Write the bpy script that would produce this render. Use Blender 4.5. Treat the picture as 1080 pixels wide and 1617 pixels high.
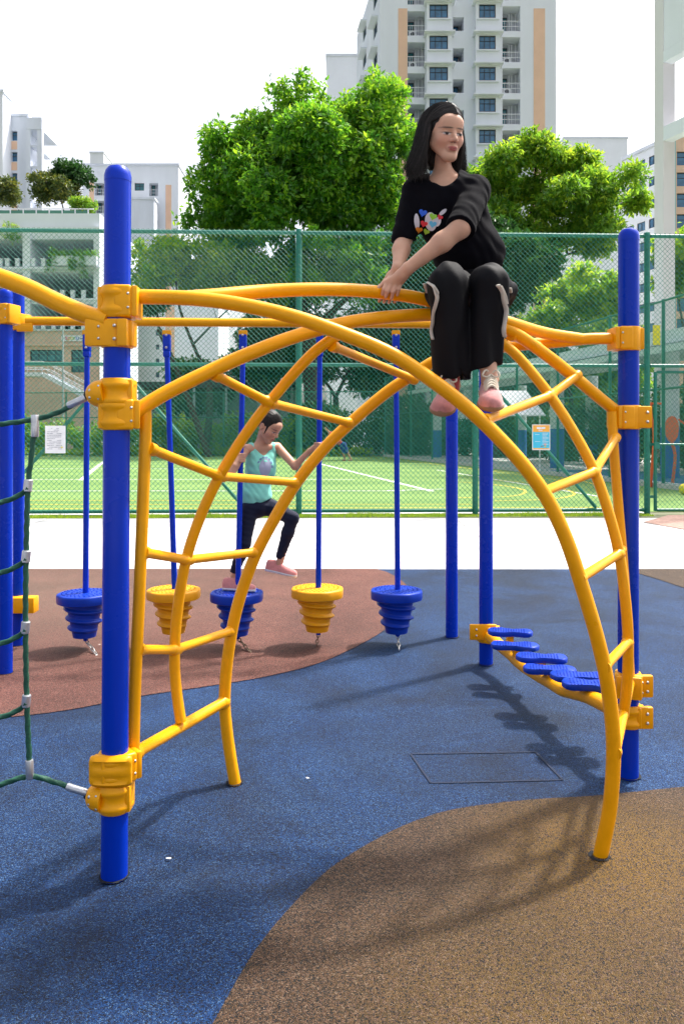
import bpy, bmesh, math, random
import numpy as np
from mathutils import Vector, Matrix

S = bpy.context.scene
COL = S.collection
for o in list(bpy.data.objects):
    bpy.data.objects.remove(o)

# ------------------------------------------------------------------ camera
F, HZ, CAMH = 1260.0, 685.0, 1.5          # focal length and horizon row in photo pixels, eye height
cam_d = bpy.data.cameras.new('camera')
cam_d.sensor_fit = 'VERTICAL'
cam_d.sensor_height = 36.0
cam_d.lens = 36.0 * F / 1617.0
cam_d.shift_y = -(1617 / 2 - HZ) / 1617.0
cam_d.clip_start = 0.05
cam_d.clip_end = 3000
cam = bpy.data.objects.new('camera', cam_d)
COL.objects.link(cam)
cam.location = (0, 0, CAMH)
cam.rotation_euler = (math.radians(90), 0, 0)
S.camera = cam
S.render.resolution_x, S.render.resolution_y = 683, 1024

# ------------------------------------------------------------------ world + sun
SUN_EL = math.radians(60)
sun_h = Vector((0.80, 0.60, 0)).normalized()
sun_dir = Vector((sun_h.x * math.cos(SUN_EL), sun_h.y * math.cos(SUN_EL), math.sin(SUN_EL)))
W_ = bpy.data.worlds.new('World'); S.world = W_
W_.use_nodes = True
nt = W_.node_tree
bg = nt.nodes['Background']
sky = nt.nodes.new('ShaderNodeTexSky')
sky.sky_type = 'NISHITA'
sky.sun_disc = False
sky.sun_elevation = SUN_EL
sky.sun_rotation = math.atan2(sun_h.x, sun_h.y)
sky.altitude = 0
sky.air_density = 1.0
sky.dust_density = 6.0
sky.ozone_density = 1.0
# thin white cloud over the whole sky: the blue of the sky texture is mostly washed out
hsv = nt.nodes.new('ShaderNodeHueSaturation')
hsv.inputs['Saturation'].default_value = 0.35
hsv.inputs['Value'].default_value = 1.0
nt.links.new(sky.outputs[0], hsv.inputs['Color'])
nt.links.new(hsv.outputs[0], bg.inputs['Color'])
bg.inputs['Strength'].default_value = 0.15

sun_d = bpy.data.lights.new('sun', 'SUN')
sun_d.energy = 3.0
sun_d.angle = math.radians(3.2)
sun_d.color = (1.0, 0.955, 0.88)
sun = bpy.data.objects.new('sun', sun_d)
COL.objects.link(sun)
sun.rotation_euler = sun_dir.to_track_quat('Z', 'Y').to_euler()
sun.location = (6, 6, 20)

S.view_settings.view_transform = 'Standard'
S.view_settings.look = 'None'
S.view_settings.exposure = 1.05
S.view_settings.gamma = 1
S.view_settings.use_curve_mapping = False
S.render.engine = 'CYCLES'
S.cycles.max_bounces = 8
S.cycles.transparent_max_bounces = 8

# ------------------------------------------------------------------ helpers
def P(x, y, Y):
    """photo pixel + distance -> point"""
    return Vector(((x - 540) / F * Y, Y, CAMH + (HZ - y) / F * Y))

def G(x, y, z=0.0):
    """photo pixel on the ground"""
    Y = F * (CAMH - z) / (y - HZ)
    return Vector(((x - 540) / F * Y, Y, z))

ORG = {}

class MB:
    def __init__(s):
        s.v = []; s.f = []
    def add(s, vs, fs):
        n = len(s.v)
        s.v.extend(tuple(v) for v in vs)
        s.f.extend(tuple(i + n for i in f) for f in fs)
        return s
    def box(s, lo, hi):
        x0, y0, z0 = lo; x1, y1, z1 = hi
        return s.add([(x0,y0,z0),(x1,y0,z0),(x1,y1,z0),(x0,y1,z0),(x0,y0,z1),(x1,y0,z1),(x1,y1,z1),(x0,y1,z1)],
                     [(0,3,2,1),(4,5,6,7),(0,1,5,4),(1,2,6,5),(2,3,7,6),(3,0,4,7)])
    def obox(s, c, ax, half):
        c = Vector(c); a = [Vector(ax[i]) * half[i] for i in range(3)]
        vs = []
        for sz in (-1, 1):
            for sx, sy in ((-1,-1),(1,-1),(1,1),(-1,1)):
                vs.append(c + a[0]*sx + a[1]*sy + a[2]*sz)
        return s.add(vs, [(0,3,2,1),(4,5,6,7),(0,1,5,4),(1,2,6,5),(2,3,7,6),(3,0,4,7)])
    def rbox(s, c, ax, half, bev=0.006, seg=2):
        bm = bmesh.new()
        bmesh.ops.create_cube(bm, size=2)
        for v in bm.verts:
            v.co = Vector((v.co.x*half[0], v.co.y*half[1], v.co.z*half[2]))
        bmesh.ops.bevel(bm, geom=list(bm.edges), offset=bev, segments=seg, profile=0.5, affect='EDGES')
        bm.verts.index_update()
        c = Vector(c); A = [Vector(a) for a in ax]
        vs = [c + A[0]*v.co.x + A[1]*v.co.y + A[2]*v.co.z for v in bm.verts]
        fs = [tuple(v.index for v in f.verts) for f in bm.faces]
        bm.free()
        return s.add(vs, fs)
    def beam(s, a, b, w, h, up=(0,0,1)):
        a = Vector(a); b = Vector(b); d = (b - a); L = d.length; d.normalize()
        side = d.cross(Vector(up))
        if side.length < 1e-5: side = Vector((1,0,0))
        side.normalize(); u = side.cross(d)
        return s.obox((a + b)/2, (d, side, u), (L/2, w/2, h/2))
    def tube(s, pts, r, n=10, cap=True, twist=0.0, lobes=0, amp=0.0, flat=1.0):
        pts = [Vector(p) for p in pts]
        m = len(pts)
        rs = r if isinstance(r, (list, tuple)) else [r]*m
        t0 = (pts[1] - pts[0]).normalized()
        ref = Vector((0,0,1)) if abs(t0.z) < 0.9 else Vector((1,0,0))
        u = t0.cross(ref).normalized()
        vs = []; fs = []
        L = 0.0
        for i in range(m):
            if i == 0: t = pts[1]-pts[0]
            elif i == m-1: t = pts[-1]-pts[-2]
            else: t = (pts[i+1]-pts[i]).normalized() + (pts[i]-pts[i-1]).normalized()
            t.normalize()
            u = (u - t*u.dot(t)).normalized()
            w = t.cross(u)
            if i: L += (pts[i]-pts[i-1]).length
            for k in range(n):
                a = 2*math.pi*k/n
                rr = rs[i]
                if lobes: rr *= 1 + amp*math.cos(lobes*a - twist*L)
                vs.append(pts[i] + u*(math.cos(a)*rr) + w*(math.sin(a)*rr*flat))
        for i in range(m-1):
            for k in range(n):
                k2 = (k+1) % n
                fs.append((i*n+k, i*n+k2, (i+1)*n+k2, (i+1)*n+k))
        if cap:
            fs.append(tuple(reversed(range(n))))
            fs.append(tuple((m-1)*n + k for k in range(n)))
        return s.add(vs, fs)
    def lathe(s, prof, n=20, c=(0,0,0), ax=None):
        c = Vector(c)
        X, Y, Z = ax if ax else (Vector((1,0,0)), Vector((0,1,0)), Vector((0,0,1)))
        vs = []; fs = []
        for r, z in prof:
            for k in range(n):
                a = 2*math.pi*k/n
                vs.append(c + X*(math.cos(a)*r) + Y*(math.sin(a)*r) + Z*z)
        m = len(prof)
        for i in range(m-1):
            for k in range(n):
                k2 = (k+1) % n
                fs.append((i*n+k, i*n+k2, (i+1)*n+k2, (i+1)*n+k))
        fs.append(tuple(reversed(range(n))))
        fs.append(tuple((m-1)*n+k for k in range(n)))
        return s.add(vs, fs)
    def ball(s, c, r, nu=10, nv=6):
        rr = r if isinstance(r, (tuple, list)) else (r, r, r)
        prof = []
        vs = []; fs = []
        c = Vector(c)
        for i in range(1, nv):
            th = math.pi*i/nv
            for k in range(nu):
                a = 2*math.pi*k/nu
                vs.append(c + Vector((rr[0]*math.sin(th)*math.cos(a), rr[1]*math.sin(th)*math.sin(a), -rr[2]*math.cos(th))))
        vs.append(c - Vector((0,0,rr[2]))); vs.append(c + Vector((0,0,rr[2])))
        b, t = len(vs)-2, len(vs)-1
        for i in range(nv-2):
            for k in range(nu):
                k2 = (k+1) % nu
                fs.append((i*nu+k, i*nu+k2, (i+1)*nu+k2, (i+1)*nu+k))
        for k in range(nu):
            k2 = (k+1) % nu
            fs.append((b, k2, k)); fs.append((t, (nv-2)*nu+k, (nv-2)*nu+k2))
        return s.add(vs, fs)
    def prism(s, poly, z0, z1):
        """vertical extrusion of an xy polygon (counter-clockwise)"""
        n = len(poly)
        vs = [(p[0], p[1], z0) for p in poly] + [(p[0], p[1], z1) for p in poly]
        fs = [tuple(reversed(range(n))), tuple(range(n, 2*n))]
        for k in range(n):
            k2 = (k+1) % n
            fs.append((k, k2, n+k2, n+k))
        return s.add(vs, fs)
    def build(s, name, mat, parent=None, smooth=False, ang=35, **kw):
        V = np.array(s.v, dtype=np.float64)
        return mesh_obj(name, V, s.f, mat, parent, smooth, ang, **kw)

def mesh_obj(name, V, faces, mat, parent=None, smooth=False, ang=35, kind=None, label=None, cat=None, group=None, loc=None, attr=None):
    V = np.asarray(V, dtype=np.float64)
    if parent is not None:
        org = ORG[parent.name]
    elif loc is not None:
        org = Vector(loc)
    else:
        lo = V.min(0); hi = V.max(0)
        org = Vector(((lo[0]+hi[0])/2, (lo[1]+hi[1])/2, lo[2]))
    V = V - np.array(org)
    me = bpy.data.meshes.new(name)
    if isinstance(faces, np.ndarray):
        nf, k = faces.shape
        me.vertices.add(len(V)); me.vertices.foreach_set('co', V.astype(np.float32).ravel())
        me.loops.add(nf*k); me.loops.foreach_set('vertex_index', faces.astype(np.int32).ravel())
        me.polygons.add(nf)
        me.polygons.foreach_set('loop_start', (np.arange(nf)*k).astype(np.int32))
        me.update(calc_edges=True)
    else:
        me.from_pydata([tuple(v) for v in V], [], faces)
    if smooth:
        me.polygons.foreach_set('use_smooth', np.ones(len(me.polygons), dtype=bool))
        if ang: me.set_sharp_from_angle(angle=math.radians(ang))
    else:
        me.polygons.foreach_set('use_smooth', np.zeros(len(me.polygons), dtype=bool))
    if attr:
        for an, arr in attr.items():
            arr = np.asarray(arr, dtype=np.float32)
            if arr.ndim == 1:
                a = me.attributes.new(an, 'FLOAT', 'POINT'); a.data.foreach_set('value', arr)
            else:
                a = me.attributes.new(an, 'FLOAT_COLOR', 'POINT')
                if arr.shape[1] == 3: arr = np.hstack([arr, np.ones((len(arr), 1), np.float32)])
                a.data.foreach_set('color', arr.ravel())
    if mat is not None:
        me.materials.append(mat)
    o = bpy.data.objects.new(name, me)
    COL.objects.link(o)
    if parent is not None:
        o.parent = parent
    else:
        o.location = org
    ORG[o.name] = org
    if kind: o['kind'] = kind
    if label: o['label'] = label
    if cat: o['category'] = cat
    if group: o['group'] = group
    return o

def thing(name, label, cat, loc, group=None):
    o = bpy.data.objects.new(name, None)
    o.empty_display_size = 0.2
    COL.objects.link(o)
    o.location = loc
    ORG[o.name] = Vector(loc)
    o['label'] = label; o['category'] = cat
    if group: o['group'] = group
    return o

def inst(src, name, parent, loc_world, rotz=0.0, scale=None):
    """another object sharing src's mesh (mesh is in local coordinates)"""
    o = bpy.data.objects.new(name, src)
    COL.objects.link(o)
    base = ORG[parent.name] if parent else Vector((0,0,0))
    o.parent = parent
    o.location = Vector(loc_world) - base
    o.rotation_euler = (0, 0, rotz)
    if scale: o.scale = scale
    ORG[o.name] = Vector(loc_world)
    return o

def local_mesh(name, mb, mat, smooth=False):
    me = bpy.data.meshes.new(name)
    me.from_pydata(mb.v, [], mb.f)
    if smooth:
        me.polygons.foreach_set('use_smooth', np.ones(len(me.polygons), dtype=bool))
        me.set_sharp_from_angle(angle=math.radians(35))
    if mat: me.materials.append(mat)
    return me

def cr(pts, n=8):
    """Catmull-Rom through points"""
    pts = [Vector(p) for p in pts]
    ext = [pts[0]*2 - pts[1]] + pts + [pts[-1]*2 - pts[-2]]
    out = []
    for i in range(1, len(ext)-2):
        p0, p1, p2, p3 = ext[i-1:i+3]
        for k in range(n):
            t = k/n
            out.append(0.5*((2*p1) + (p2-p0)*t + (2*p0-5*p1+4*p2-p3)*t*t + (3*p1-p0-3*p2+p3)*t**3))
    out.append(pts[-1])
    return out

# ------------------------------------------------------------------ materials
def new_mat(name):
    m = bpy.data.materials.new(name)
    m.use_nodes = True
    n = m.node_tree.nodes; l = m.node_tree.links
    return m, n, l, n['Principled BSDF']

def mat(name, col, rough=0.5, metal=0.0, spec=0.5, nscale=0, namt=0.0, bump=0.0, bscale=60, bdist=0.002, coat=0.0, rvar=0.0, streak=0.0):
    m, n, l, b = new_mat(name)
    b.inputs['Base Color'].default_value = (*col, 1)
    b.inputs['Roughness'].default_value = rough
    b.inputs['Metallic'].default_value = metal
    b.inputs['Specular IOR Level'].default_value = spec
    if coat:
        b.inputs['Coat Weight'].default_value = coat
        b.inputs['Coat Roughness'].default_value = 0.12
    tc = n.new('ShaderNodeTexCoord')
    if nscale:
        mp = n.new('ShaderNodeMapping')
        l.new(tc.outputs['Object'], mp.inputs[0])
        if streak: mp.inputs['Scale'].default_value = (1, 1, streak)
        t = n.new('ShaderNodeTexNoise')
        t.inputs['Scale'].default_value = nscale
        t.inputs['Detail'].default_value = 5
        t.inputs['Roughness'].default_value = 0.6
        l.new(mp.outputs[0], t.inputs['Vector'])
        mx = n.new('ShaderNodeMix'); mx.data_type = 'RGBA'
        mx.inputs['A'].default_value = (*[c*(1-namt) for c in col], 1)
        mx.inputs['B'].default_value = (*[min(1, c*(1+namt*0.8)) for c in col], 1)
        mr = n.new('ShaderNodeMapRange')
        mr.inputs['From Min'].default_value = 0.3; mr.inputs['From Max'].default_value = 0.7
        l.new(t.outputs['Fac'], mr.inputs['Value'])
        l.new(mr.outputs[0], mx.inputs['Factor'])
        l.new(mx.outputs['Result'], b.inputs['Base Color'])
        if rvar:
            m2 = n.new('ShaderNodeMapRange')
            m2.inputs['From Min'].default_value = 0.3; m2.inputs['From Max'].default_value = 0.7
            m2.inputs['To Min'].default_value = max(0.05, rough-rvar); m2.inputs['To Max'].default_value = rough+rvar
            l.new(t.outputs['Fac'], m2.inputs['Value'])
            l.new(m2.outputs[0], b.inputs['Roughness'])
    if bump:
        t2 = n.new('ShaderNodeTexNoise')
        t2.inputs['Scale'].default_value = bscale
        t2.inputs['Detail'].default_value = 3
        l.new(tc.outputs['Object'], t2.inputs['Vector'])
        bp = n.new('ShaderNodeBump')
        bp.inputs['Strength'].default_value = bump
        bp.inputs['Distance'].default_value = bdist
        l.new(t2.outputs['Fac'], bp.inputs['Height'])
        l.new(bp.outputs[0], b.inputs['Normal'])
    return m

def granules(name, stops, scale=210, stain=(0.5, 0.25), wear=None, bumpd=0.004):
    """poured rubber: a speckle of coloured crumbs with big soft blotches of grime"""
    m, n, l, b = new_mat(name)
    b.inputs['Roughness'].default_value = 0.6
    b.inputs['Specular IOR Level'].default_value = 0.25
    tc = n.new('ShaderNodeTexCoord')
    v = n.new('ShaderNodeTexVoronoi'); v.inputs['Scale'].default_value = scale
    l.new(tc.outputs['Object'], v.inputs['Vector'])
    sep = n.new('ShaderNodeSeparateColor')
    l.new(v.outputs['Color'], sep.inputs[0])
    # vary the mix of crumbs from place to place
    t = n.new('ShaderNodeTexNoise'); t.inputs['Scale'].default_value = 2.1; t.inputs['Detail'].default_value = 6; t.inputs['Roughness'].default_value = 0.65
    l.new(tc.outputs['Object'], t.inputs['Vector'])
    a1 = n.new('ShaderNodeMath'); a1.operation = 'MULTIPLY_ADD'
    l.new(t.outputs['Fac'], a1.inputs[0]); a1.inputs[1].default_value = stain[0]; a1.inputs[2].default_value = -stain[0]*0.5
    a2 = n.new('ShaderNodeMath'); a2.operation = 'ADD'; a2.use_clamp = True
    l.new(sep.outputs[0], a2.inputs[0]); l.new(a1.outputs[0], a2.inputs[1])
    r = n.new('ShaderNodeValToRGB')
    r.color_ramp.interpolation = 'CONSTANT'
    el = r.color_ramp.elements
    el[0].position = stops[0][0]; el[0].color = (*stops[0][1], 1)
    el[1].position = stops[1][0]; el[1].color = (*stops[1][1], 1)
    for p, c in stops[2:]:
        e = el.new(p); e.color = (*c, 1)
    l.new(a2.outputs[0], r.inputs[0])
    t3 = n.new('ShaderNodeTexNoise'); t3.inputs['Scale'].default_value = 0.9; t3.inputs['Detail'].default_value = 8; t3.inputs['Roughness'].default_value = 0.7; t3.inputs['Distortion'].default_value = 0.6
    l.new(tc.outputs['Object'], t3.inputs['Vector'])
    mr = n.new('ShaderNodeMapRange'); mr.inputs['From Min'].default_value = 0.36; mr.inputs['From Max'].default_value = 0.64
    mr.inputs['To Min'].default_value = 1 - stain[1]; mr.inputs['To Max'].default_value = 1 + stain[1]*0.6
    l.new(t3.outputs['Fac'], mr.inputs['Value'])
    mx = n.new('ShaderNodeMix'); mx.data_type = 'RGBA'; mx.blend_type = 'MULTIPLY'; mx.inputs['Factor'].default_value = 1
    l.new(r.outputs[0], mx.inputs['A']); l.new(mr.outputs[0], mx.inputs['B'])
    out = mx.outputs['Result']
    if wear:
        # worn patch: a spot of ground with its own colour, given as (x, y, radius, colour)
        for (wx, wy, wr, wc, wa) in wear:
            d = n.new('ShaderNodeVectorMath'); d.operation = 'DISTANCE'
            g = n.new('ShaderNodeNewGeometry')
            l.new(g.outputs['Position'], d.inputs[0]); d.inputs[1].default_value = (wx, wy, 0)
            q = n.new('ShaderNodeMapRange'); q.interpolation_type = 'SMOOTHSTEP'
            q.inputs['From Min'].default_value = wr; q.inputs['From Max'].default_value = wr*0.1
            q.inputs['To Min'].default_value = 0; q.inputs['To Max'].default_value = wa
            l.new(d.outputs['Value'], q.inputs['Value'])
            ml = n.new('ShaderNodeMath'); ml.operation = 'MULTIPLY'
            l.new(q.outputs[0], ml.inputs[0])
            gt = n.new('ShaderNodeMath'); gt.operation = 'GREATER_THAN'; gt.inputs[1].default_value = 0.45
            l.new(sep.outputs[1], gt.inputs[0]); l.new(gt.outputs[0], ml.inputs[1])
            m3 = n.new('ShaderNodeMix'); m3.data_type = 'RGBA'
            l.new(ml.outputs[0], m3.inputs['Factor']); l.new(out, m3.inputs['A']); m3.inputs['B'].default_value = (*wc, 1)
            out = m3.outputs['Result']
    l.new(out, b.inputs['Base Color'])
    bp = n.new('ShaderNodeBump'); bp.inputs['Strength'].default_value = 0.9; bp.inputs['Distance'].default_value = bumpd
    bp.invert = True
    l.new(v.outputs['Distance'], bp.inputs['Height'])
    l.new(bp.outputs[0], b.inputs['Normal'])
    return m

M = {}
M['blue'] = mat('blue_powder_coat', (0.0003, 0.032, 0.46), 0.26, spec=0.22, nscale=5, namt=0.03, rvar=0.05)
M['yellow'] = mat('yellow_powder_coat', (0.88, 0.375, 0.0005), 0.34, spec=0.28, nscale=11, namt=0.07, rvar=0.07, bump=0.05, bscale=220)
M['blue_plastic'] = mat('blue_moulded_plastic', (0.001, 0.034, 0.38), 0.42, spec=0.25, nscale=14, namt=0.12, rvar=0.08)
M['yellow_plastic'] = mat('yellow_moulded_plastic', (0.80, 0.34, 0.002), 0.45, spec=0.35, nscale=14, namt=0.10, rvar=0.08)
M['steel'] = mat('galvanised_steel', (0.62, 0.63, 0.65), 0.32, metal=1.0, nscale=40, namt=0.12)
M['alu'] = mat('pressed_aluminium', (0.60, 0.61, 0.64), 0.38, metal=0.85, nscale=60, namt=0.15)
M['black_rubber'] = mat('black_rubber', (0.015, 0.015, 0.016), 0.6)
M['rope'] = mat('green_rope', (0.010, 0.085, 0.050), 0.6, nscale=120, namt=0.35, bump=0.4, bscale=400)
M['fence'] = mat('green_fence_paint', (0.001, 0.19, 0.14), 0.42, nscale=12, namt=0.15)
M['fence_post'] = mat('green_post_paint', (0.008, 0.165, 0.115), 0.45, nscale=12, namt=0.2)
M['concrete'] = mat('pale_concrete', (0.56, 0.55, 0.55), 0.85, nscale=2.2, namt=0.06, bump=0.3, bscale=90)
M['kerb'] = mat('kerb_concrete', (0.52, 0.51, 0.50), 0.85, nscale=3, namt=0.12)
M['soil'] = mat('ground_soil', (0.16, 0.17, 0.10), 0.95, nscale=0.6, namt=0.3)
M['white_line'] = mat('white_line_paint', (0.72, 0.74, 0.70), 0.8, nscale=8, namt=0.12)
M['yellow_line'] = mat('yellow_line_paint', (0.62, 0.48, 0.04), 0.8, nscale=8, namt=0.15)
M['rubber_blue'] = granules('blue_rubber', [(0.0, (0.0010, 0.005, 0.019)), (0.28, (0.0020, 0.020, 0.080)), (0.60, (0.004, 0.036, 0.125)), (0.89, (0.045, 0.100, 0.200))], 290, (0.40, 0.52))
M['rubber_red'] = granules('maroon_rubber', [(0.0, (0.030, 0.017, 0.015)), (0.2, (0.105, 0.036, 0.027)), (0.55, (0.165, 0.058, 0.043)), (0.82, (0.235, 0.115, 0.090))], 270, (0.34, 0.30),
                           wear=[(-3.0, 7.6, 3.2, (0.15, 0.115, 0.085), 0.7)])
M['rubber_brown'] = granules('brown_rubber', [(0.0, (0.008, 0.007, 0.007)), (0.30, (0.045, 0.024, 0.012)), (0.57, (0.075, 0.040, 0.019)), (0.74, (0.090, 0.050, 0.032)), (0.92, (0.140, 0.094, 0.062))], 260, (0.30, 0.24),
                             wear=[(0.98, 2.86, 0.75, (0.17, 0.090, 0.006), 0.7), (0.55, 2.1, 0.8, (0.15, 0.085, 0.008), 0.4)])

# turf: green with faint mown bands
def turf_mat():
    m, n, l, b = new_mat('artificial_turf')
    b.inputs['Roughness'].default_value = 0.9
    tc = n.new('ShaderNodeTexCoord')
    t = n.new('ShaderNodeTexNoise'); t.inputs['Scale'].default_value = 0.35; t.inputs['Detail'].default_value = 7
    l.new(tc.outputs['Object'], t.inputs['Vector'])
    w = n.new('ShaderNodeTexWave'); w.wave_type = 'BANDS'; w.bands_direction = 'Y'; w.inputs['Scale'].default_value = 0.09; w.inputs['Distortion'].default_value = 0.6
    l.new(tc.outputs['Object'], w.inputs['Vector'])
    ad = n.new('ShaderNodeMath'); ad.operation = 'MULTIPLY_ADD'; ad.inputs[1].default_value = 0.35
    l.new(w.outputs['Fac'], ad.inputs[0]); l.new(t.outputs['Fac'], ad.inputs[2])
    r = n.new('ShaderNodeValToRGB')
    r.color_ramp.elements[0].position = 0.35; r.color_ramp.elements[0].color = (0.095, 0.190, 0.036, 1)
    r.color_ramp.elements[1].position = 0.95; r.color_ramp.elements[1].color = (0.165, 0.275, 0.065, 1)
    l.new(ad.outputs[0], r.inputs[0]); l.new(r.outputs[0], b.inputs['Base Color'])
    t2 = n.new('ShaderNodeTexNoise'); t2.inputs['Scale'].default_value = 25
    l.new(tc.outputs['Object'], t2.inputs['Vector'])
    bp = n.new('ShaderNodeBump'); bp.inputs['Strength'].default_value = 0.5; bp.inputs['Distance'].default_value = 0.02
    l.new(t2.outputs['Fac'], bp.inputs['Height']); l.new(bp.outputs[0], b.inputs['Normal'])
    return m
M['turf'] = turf_mat()

# ------------------------------------------------------------------ ground
def sheet(name, poly, z, m, kind='structure', **kw):
    mb = MB()
    mb.add([(p[0], p[1], z) for p in poly], [tuple(range(len(poly)))])
    return mb.build(name, m, kind=kind, loc=(0, 0, z), **kw)

sheet('ground', [(-900, -60), (900, -60), (900, 1800), (-900, 1800)], -0.02, M['soil'])
RUB_Y = 8.87
sheet('concrete_plaza', [(-30, -30), (30, -30), (30, 14.55), (-30, 14.0)], -0.012, M['concrete'])
sheet('blue_rubber_ground', [(-14, -6), (14, -6), (14, RUB_Y), (-14, RUB_Y)], -0.004, M['rubber_blue'])
# maroon patch, far left
edge = [(-60, 1140), (100, 1122), (215, 1100), (330, 1083), (420, 1068), (500, 1048), (560, 1022), (605, 996), (638, 968), (650, 945), (640, 922), (615, 905), (596, 899)]
pl = [G(x, y) for x, y in edge]
poly = [(-14, pl[0].y - 1.6)] + [(p.x, p.y) for p in cr(pl, 6)] + [(pl[-1].x - 0.3, RUB_Y), (-14, RUB_Y)]
poly[-3] = (poly[-3][0], RUB_Y - 0.002)
sheet('maroon_rubber_ground', poly, 0.0, M['rubber_red'])
# brown patch, near right
edge = [(300, 1680), (345, 1600), (400, 1505), (455, 1436), (520, 1372), (590, 1327), (650, 1298), (720, 1277), (830, 1263), (940, 1256), (1080, 1242), (1250, 1226)]
pl = [G(x, y) for x, y in edge]
poly = [(-1.4, -2.0)] + [(12, -2.0), (12, pl[-1].y + 0.6)] + [(p.x, p.y) for p in reversed(cr(pl, 6))]
sheet('brown_rubber_ground', poly, 0.0, M['rubber_brown'])
# far right strip of brown rubber beside the plaza
pr = [G(1000, 903), G(1040, 915), G(1100, 935), G(1300, 960)]
sheet('far_brown_rubber_ground', [(p.x, p.y) for p in pr] + [(13.9, RUB_Y - 0.004), (pr[0].x, RUB_Y - 0.004)], 0.0, M['rubber_brown'])
M['joint'] = mat('expansion_joint', (0.30, 0.29, 0.28), 0.9)
for yy in (10.4, 12.3):
    sheet('plaza_joint', [(-20, yy - 0.35), (20, yy + 0.4), (20, yy + 0.42), (-20, yy - 0.33)], -0.008, M['joint'])
for xx in (-5.2, -1.6, 2.0, 5.6):
    sheet('plaza_joint', [(xx, 8.95), (xx + 0.02, 8.95), (xx + 0.02, 14.1), (xx, 14.1)], -0.0085, M['joint'])
# rubber inspection panel set into the blue ground: four thin grooves
M['groove'] = mat('dark_joint', (0.008, 0.015, 0.04), 0.9)
q = [G(648, 1190), G(845, 1187), G(888, 1231), G(680, 1236)]
for i in range(4):
    a, b_ = q[i], q[(i+1) % 4]
    d = (b_ - a).normalized(); sd = Vector((-d.y, d.x, 0)) * 0.0045
    mb = MB(); mb.add([a - sd, b_ - sd, b_ + sd, a + sd], [(0, 1, 2, 3)])
    mb.v = [(v[0], v[1], 0.0) for v in mb.v]
    mb.build('panel_joint', M['groove'], kind='structure')
# scraps of litter on the rubber
M['scrap'] = mat('paper_scrap', (0.7, 0.7, 0.68), 0.8)
# ------------------------------------------------------------------ playing field behind the fence
def fence_y(X): return 14.54 + (X + 6.23) * 0.0363
FAR_Y = 53.0
sheet('turf_field', [(-60, 13.0), (10.3, 15.6), (9.35, 19.5), (8.45, 25.2), (2.8, FAR_Y), (-60, FAR_Y + 4)], -0.006, M['turf'])

def ground_line(name, pts, w, m, z):
    """painted line: flat ribbon through ground points"""
    pts = [Vector((p[0], p[1], 0)) for p in pts]
    mb = MB()
    vs = []
    for i, p in enumerate(pts):
        d = (pts[min(i+1, len(pts)-1)] - pts[max(i-1, 0)]).normalized()
        s = Vector((-d.y, d.x, 0)) * w/2
        vs += [p - s, p + s]
    mb.add([(v.x, v.y, z) for v in vs], [(2*i, 2*i+2, 2*i+3, 2*i+1) for i in range(len(pts)-1)])
    return mb.build(name, m, kind='structure')

for a, b_, w in [((480, 726), (682, 775.5), 0.16), ((-40, 775), (640, 775), 0.10), ((-40, 757), (560, 757), 0.10), ((-40, 740), (330, 740), 0.10),
                 ((128, 758), (172, 722), 0.16), ((610, 774.6), (700, 772.0), 0.10), ((690, 742), (960, 786), 0.09)]:
    ground_line('white_field_line', [G(*a), G(*b_)], w, M['white_line'], -0.002)
for a, b_ in [((-40, 790), (500, 790)), ((-40, 796.5), (760, 796)), ((-40, 803), (1000, 801)), ((640, 727), (900, 760))]:
    ground_line('yellow_field_line', [G(*a), G(*b_)], 0.075, M['yellow_line'], -0.001)
for cpts in [[(705, 760), (770, 764), (818, 771), (828, 778), (800, 784), (720, 786)], [(760, 756), (850, 764), (896, 774), (905, 781), (870, 788), (780, 791)], [(700, 736), (800, 745), (900, 756), (950, 768)]]:
    ground_line('yellow_field_line', cr([G(*c) for c in cpts], 6), 0.08, M['yellow_line'], 0.0)

# brick path right of the plaza
M['brick_path'] = mat('red_brick_paving', (0.36, 0.22, 0.18), 0.85, nscale=14, namt=0.3)
c0 = G(1015, 824); c1 = G(1300, 868)
sheet('brick_path', [(c0.x, c0.y), (c1.x, c1.y - 1.2), (c1.x + 3, 15.2), (c0.x + 0.9, 14.75)], -0.003, M['brick_path'])

# ------------------------------------------------------------------ chain-link fences
def chain_panel(a, b, z0, z1, pitch, wr, n=4, woven=0.004):
    """two sets of diagonal wires filling the rectangle a-b, z0-z1"""
    a = Vector((a[0], a[1], 0)); b = Vector((b[0], b[1], 0))
    L = (b - a).length; U = (b - a)/L; Nn = Vector((-U.y, U.x, 0))
    Hh = z1 - z0
    mb = MB()
    k = 1.0
    t = -Hh
    while t < L:
        # wire rising to the right: u = t + s, z = s
        for sgn in (1, -1):
            if sgn == 1:
                s0 = max(0, -t); s1 = min(Hh, L - t)
                if s1 - s0 < 0.01: continue
                p0 = a + U*(t + s0) + Vector((0, 0, z0 + s0)); p1 = a + U*(t + s1) + Vector((0, 0, z0 + s1))
            else:
                s0 = max(0, -t); s1 = min(Hh, L - t)
                if s1 - s0 < 0.01: continue
                p0 = a + U*(t + s0) + Vector((0, 0, z1 - s0)); p1 = a + U*(t + s1) + Vector((0, 0, z1 - s1))
            off = Nn * (woven * sgn)
            mb.tube([p0 + off, p1 + off], wr, n=n, cap=False)
        t += pitch
    return mb

def pole(mb, p, r, z0, z1, n=12):
    return mb.lathe([(r, z0), (r, z1 - 0.01), (r*0.7, z1)], n, (p[0], p[1], 0))

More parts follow.
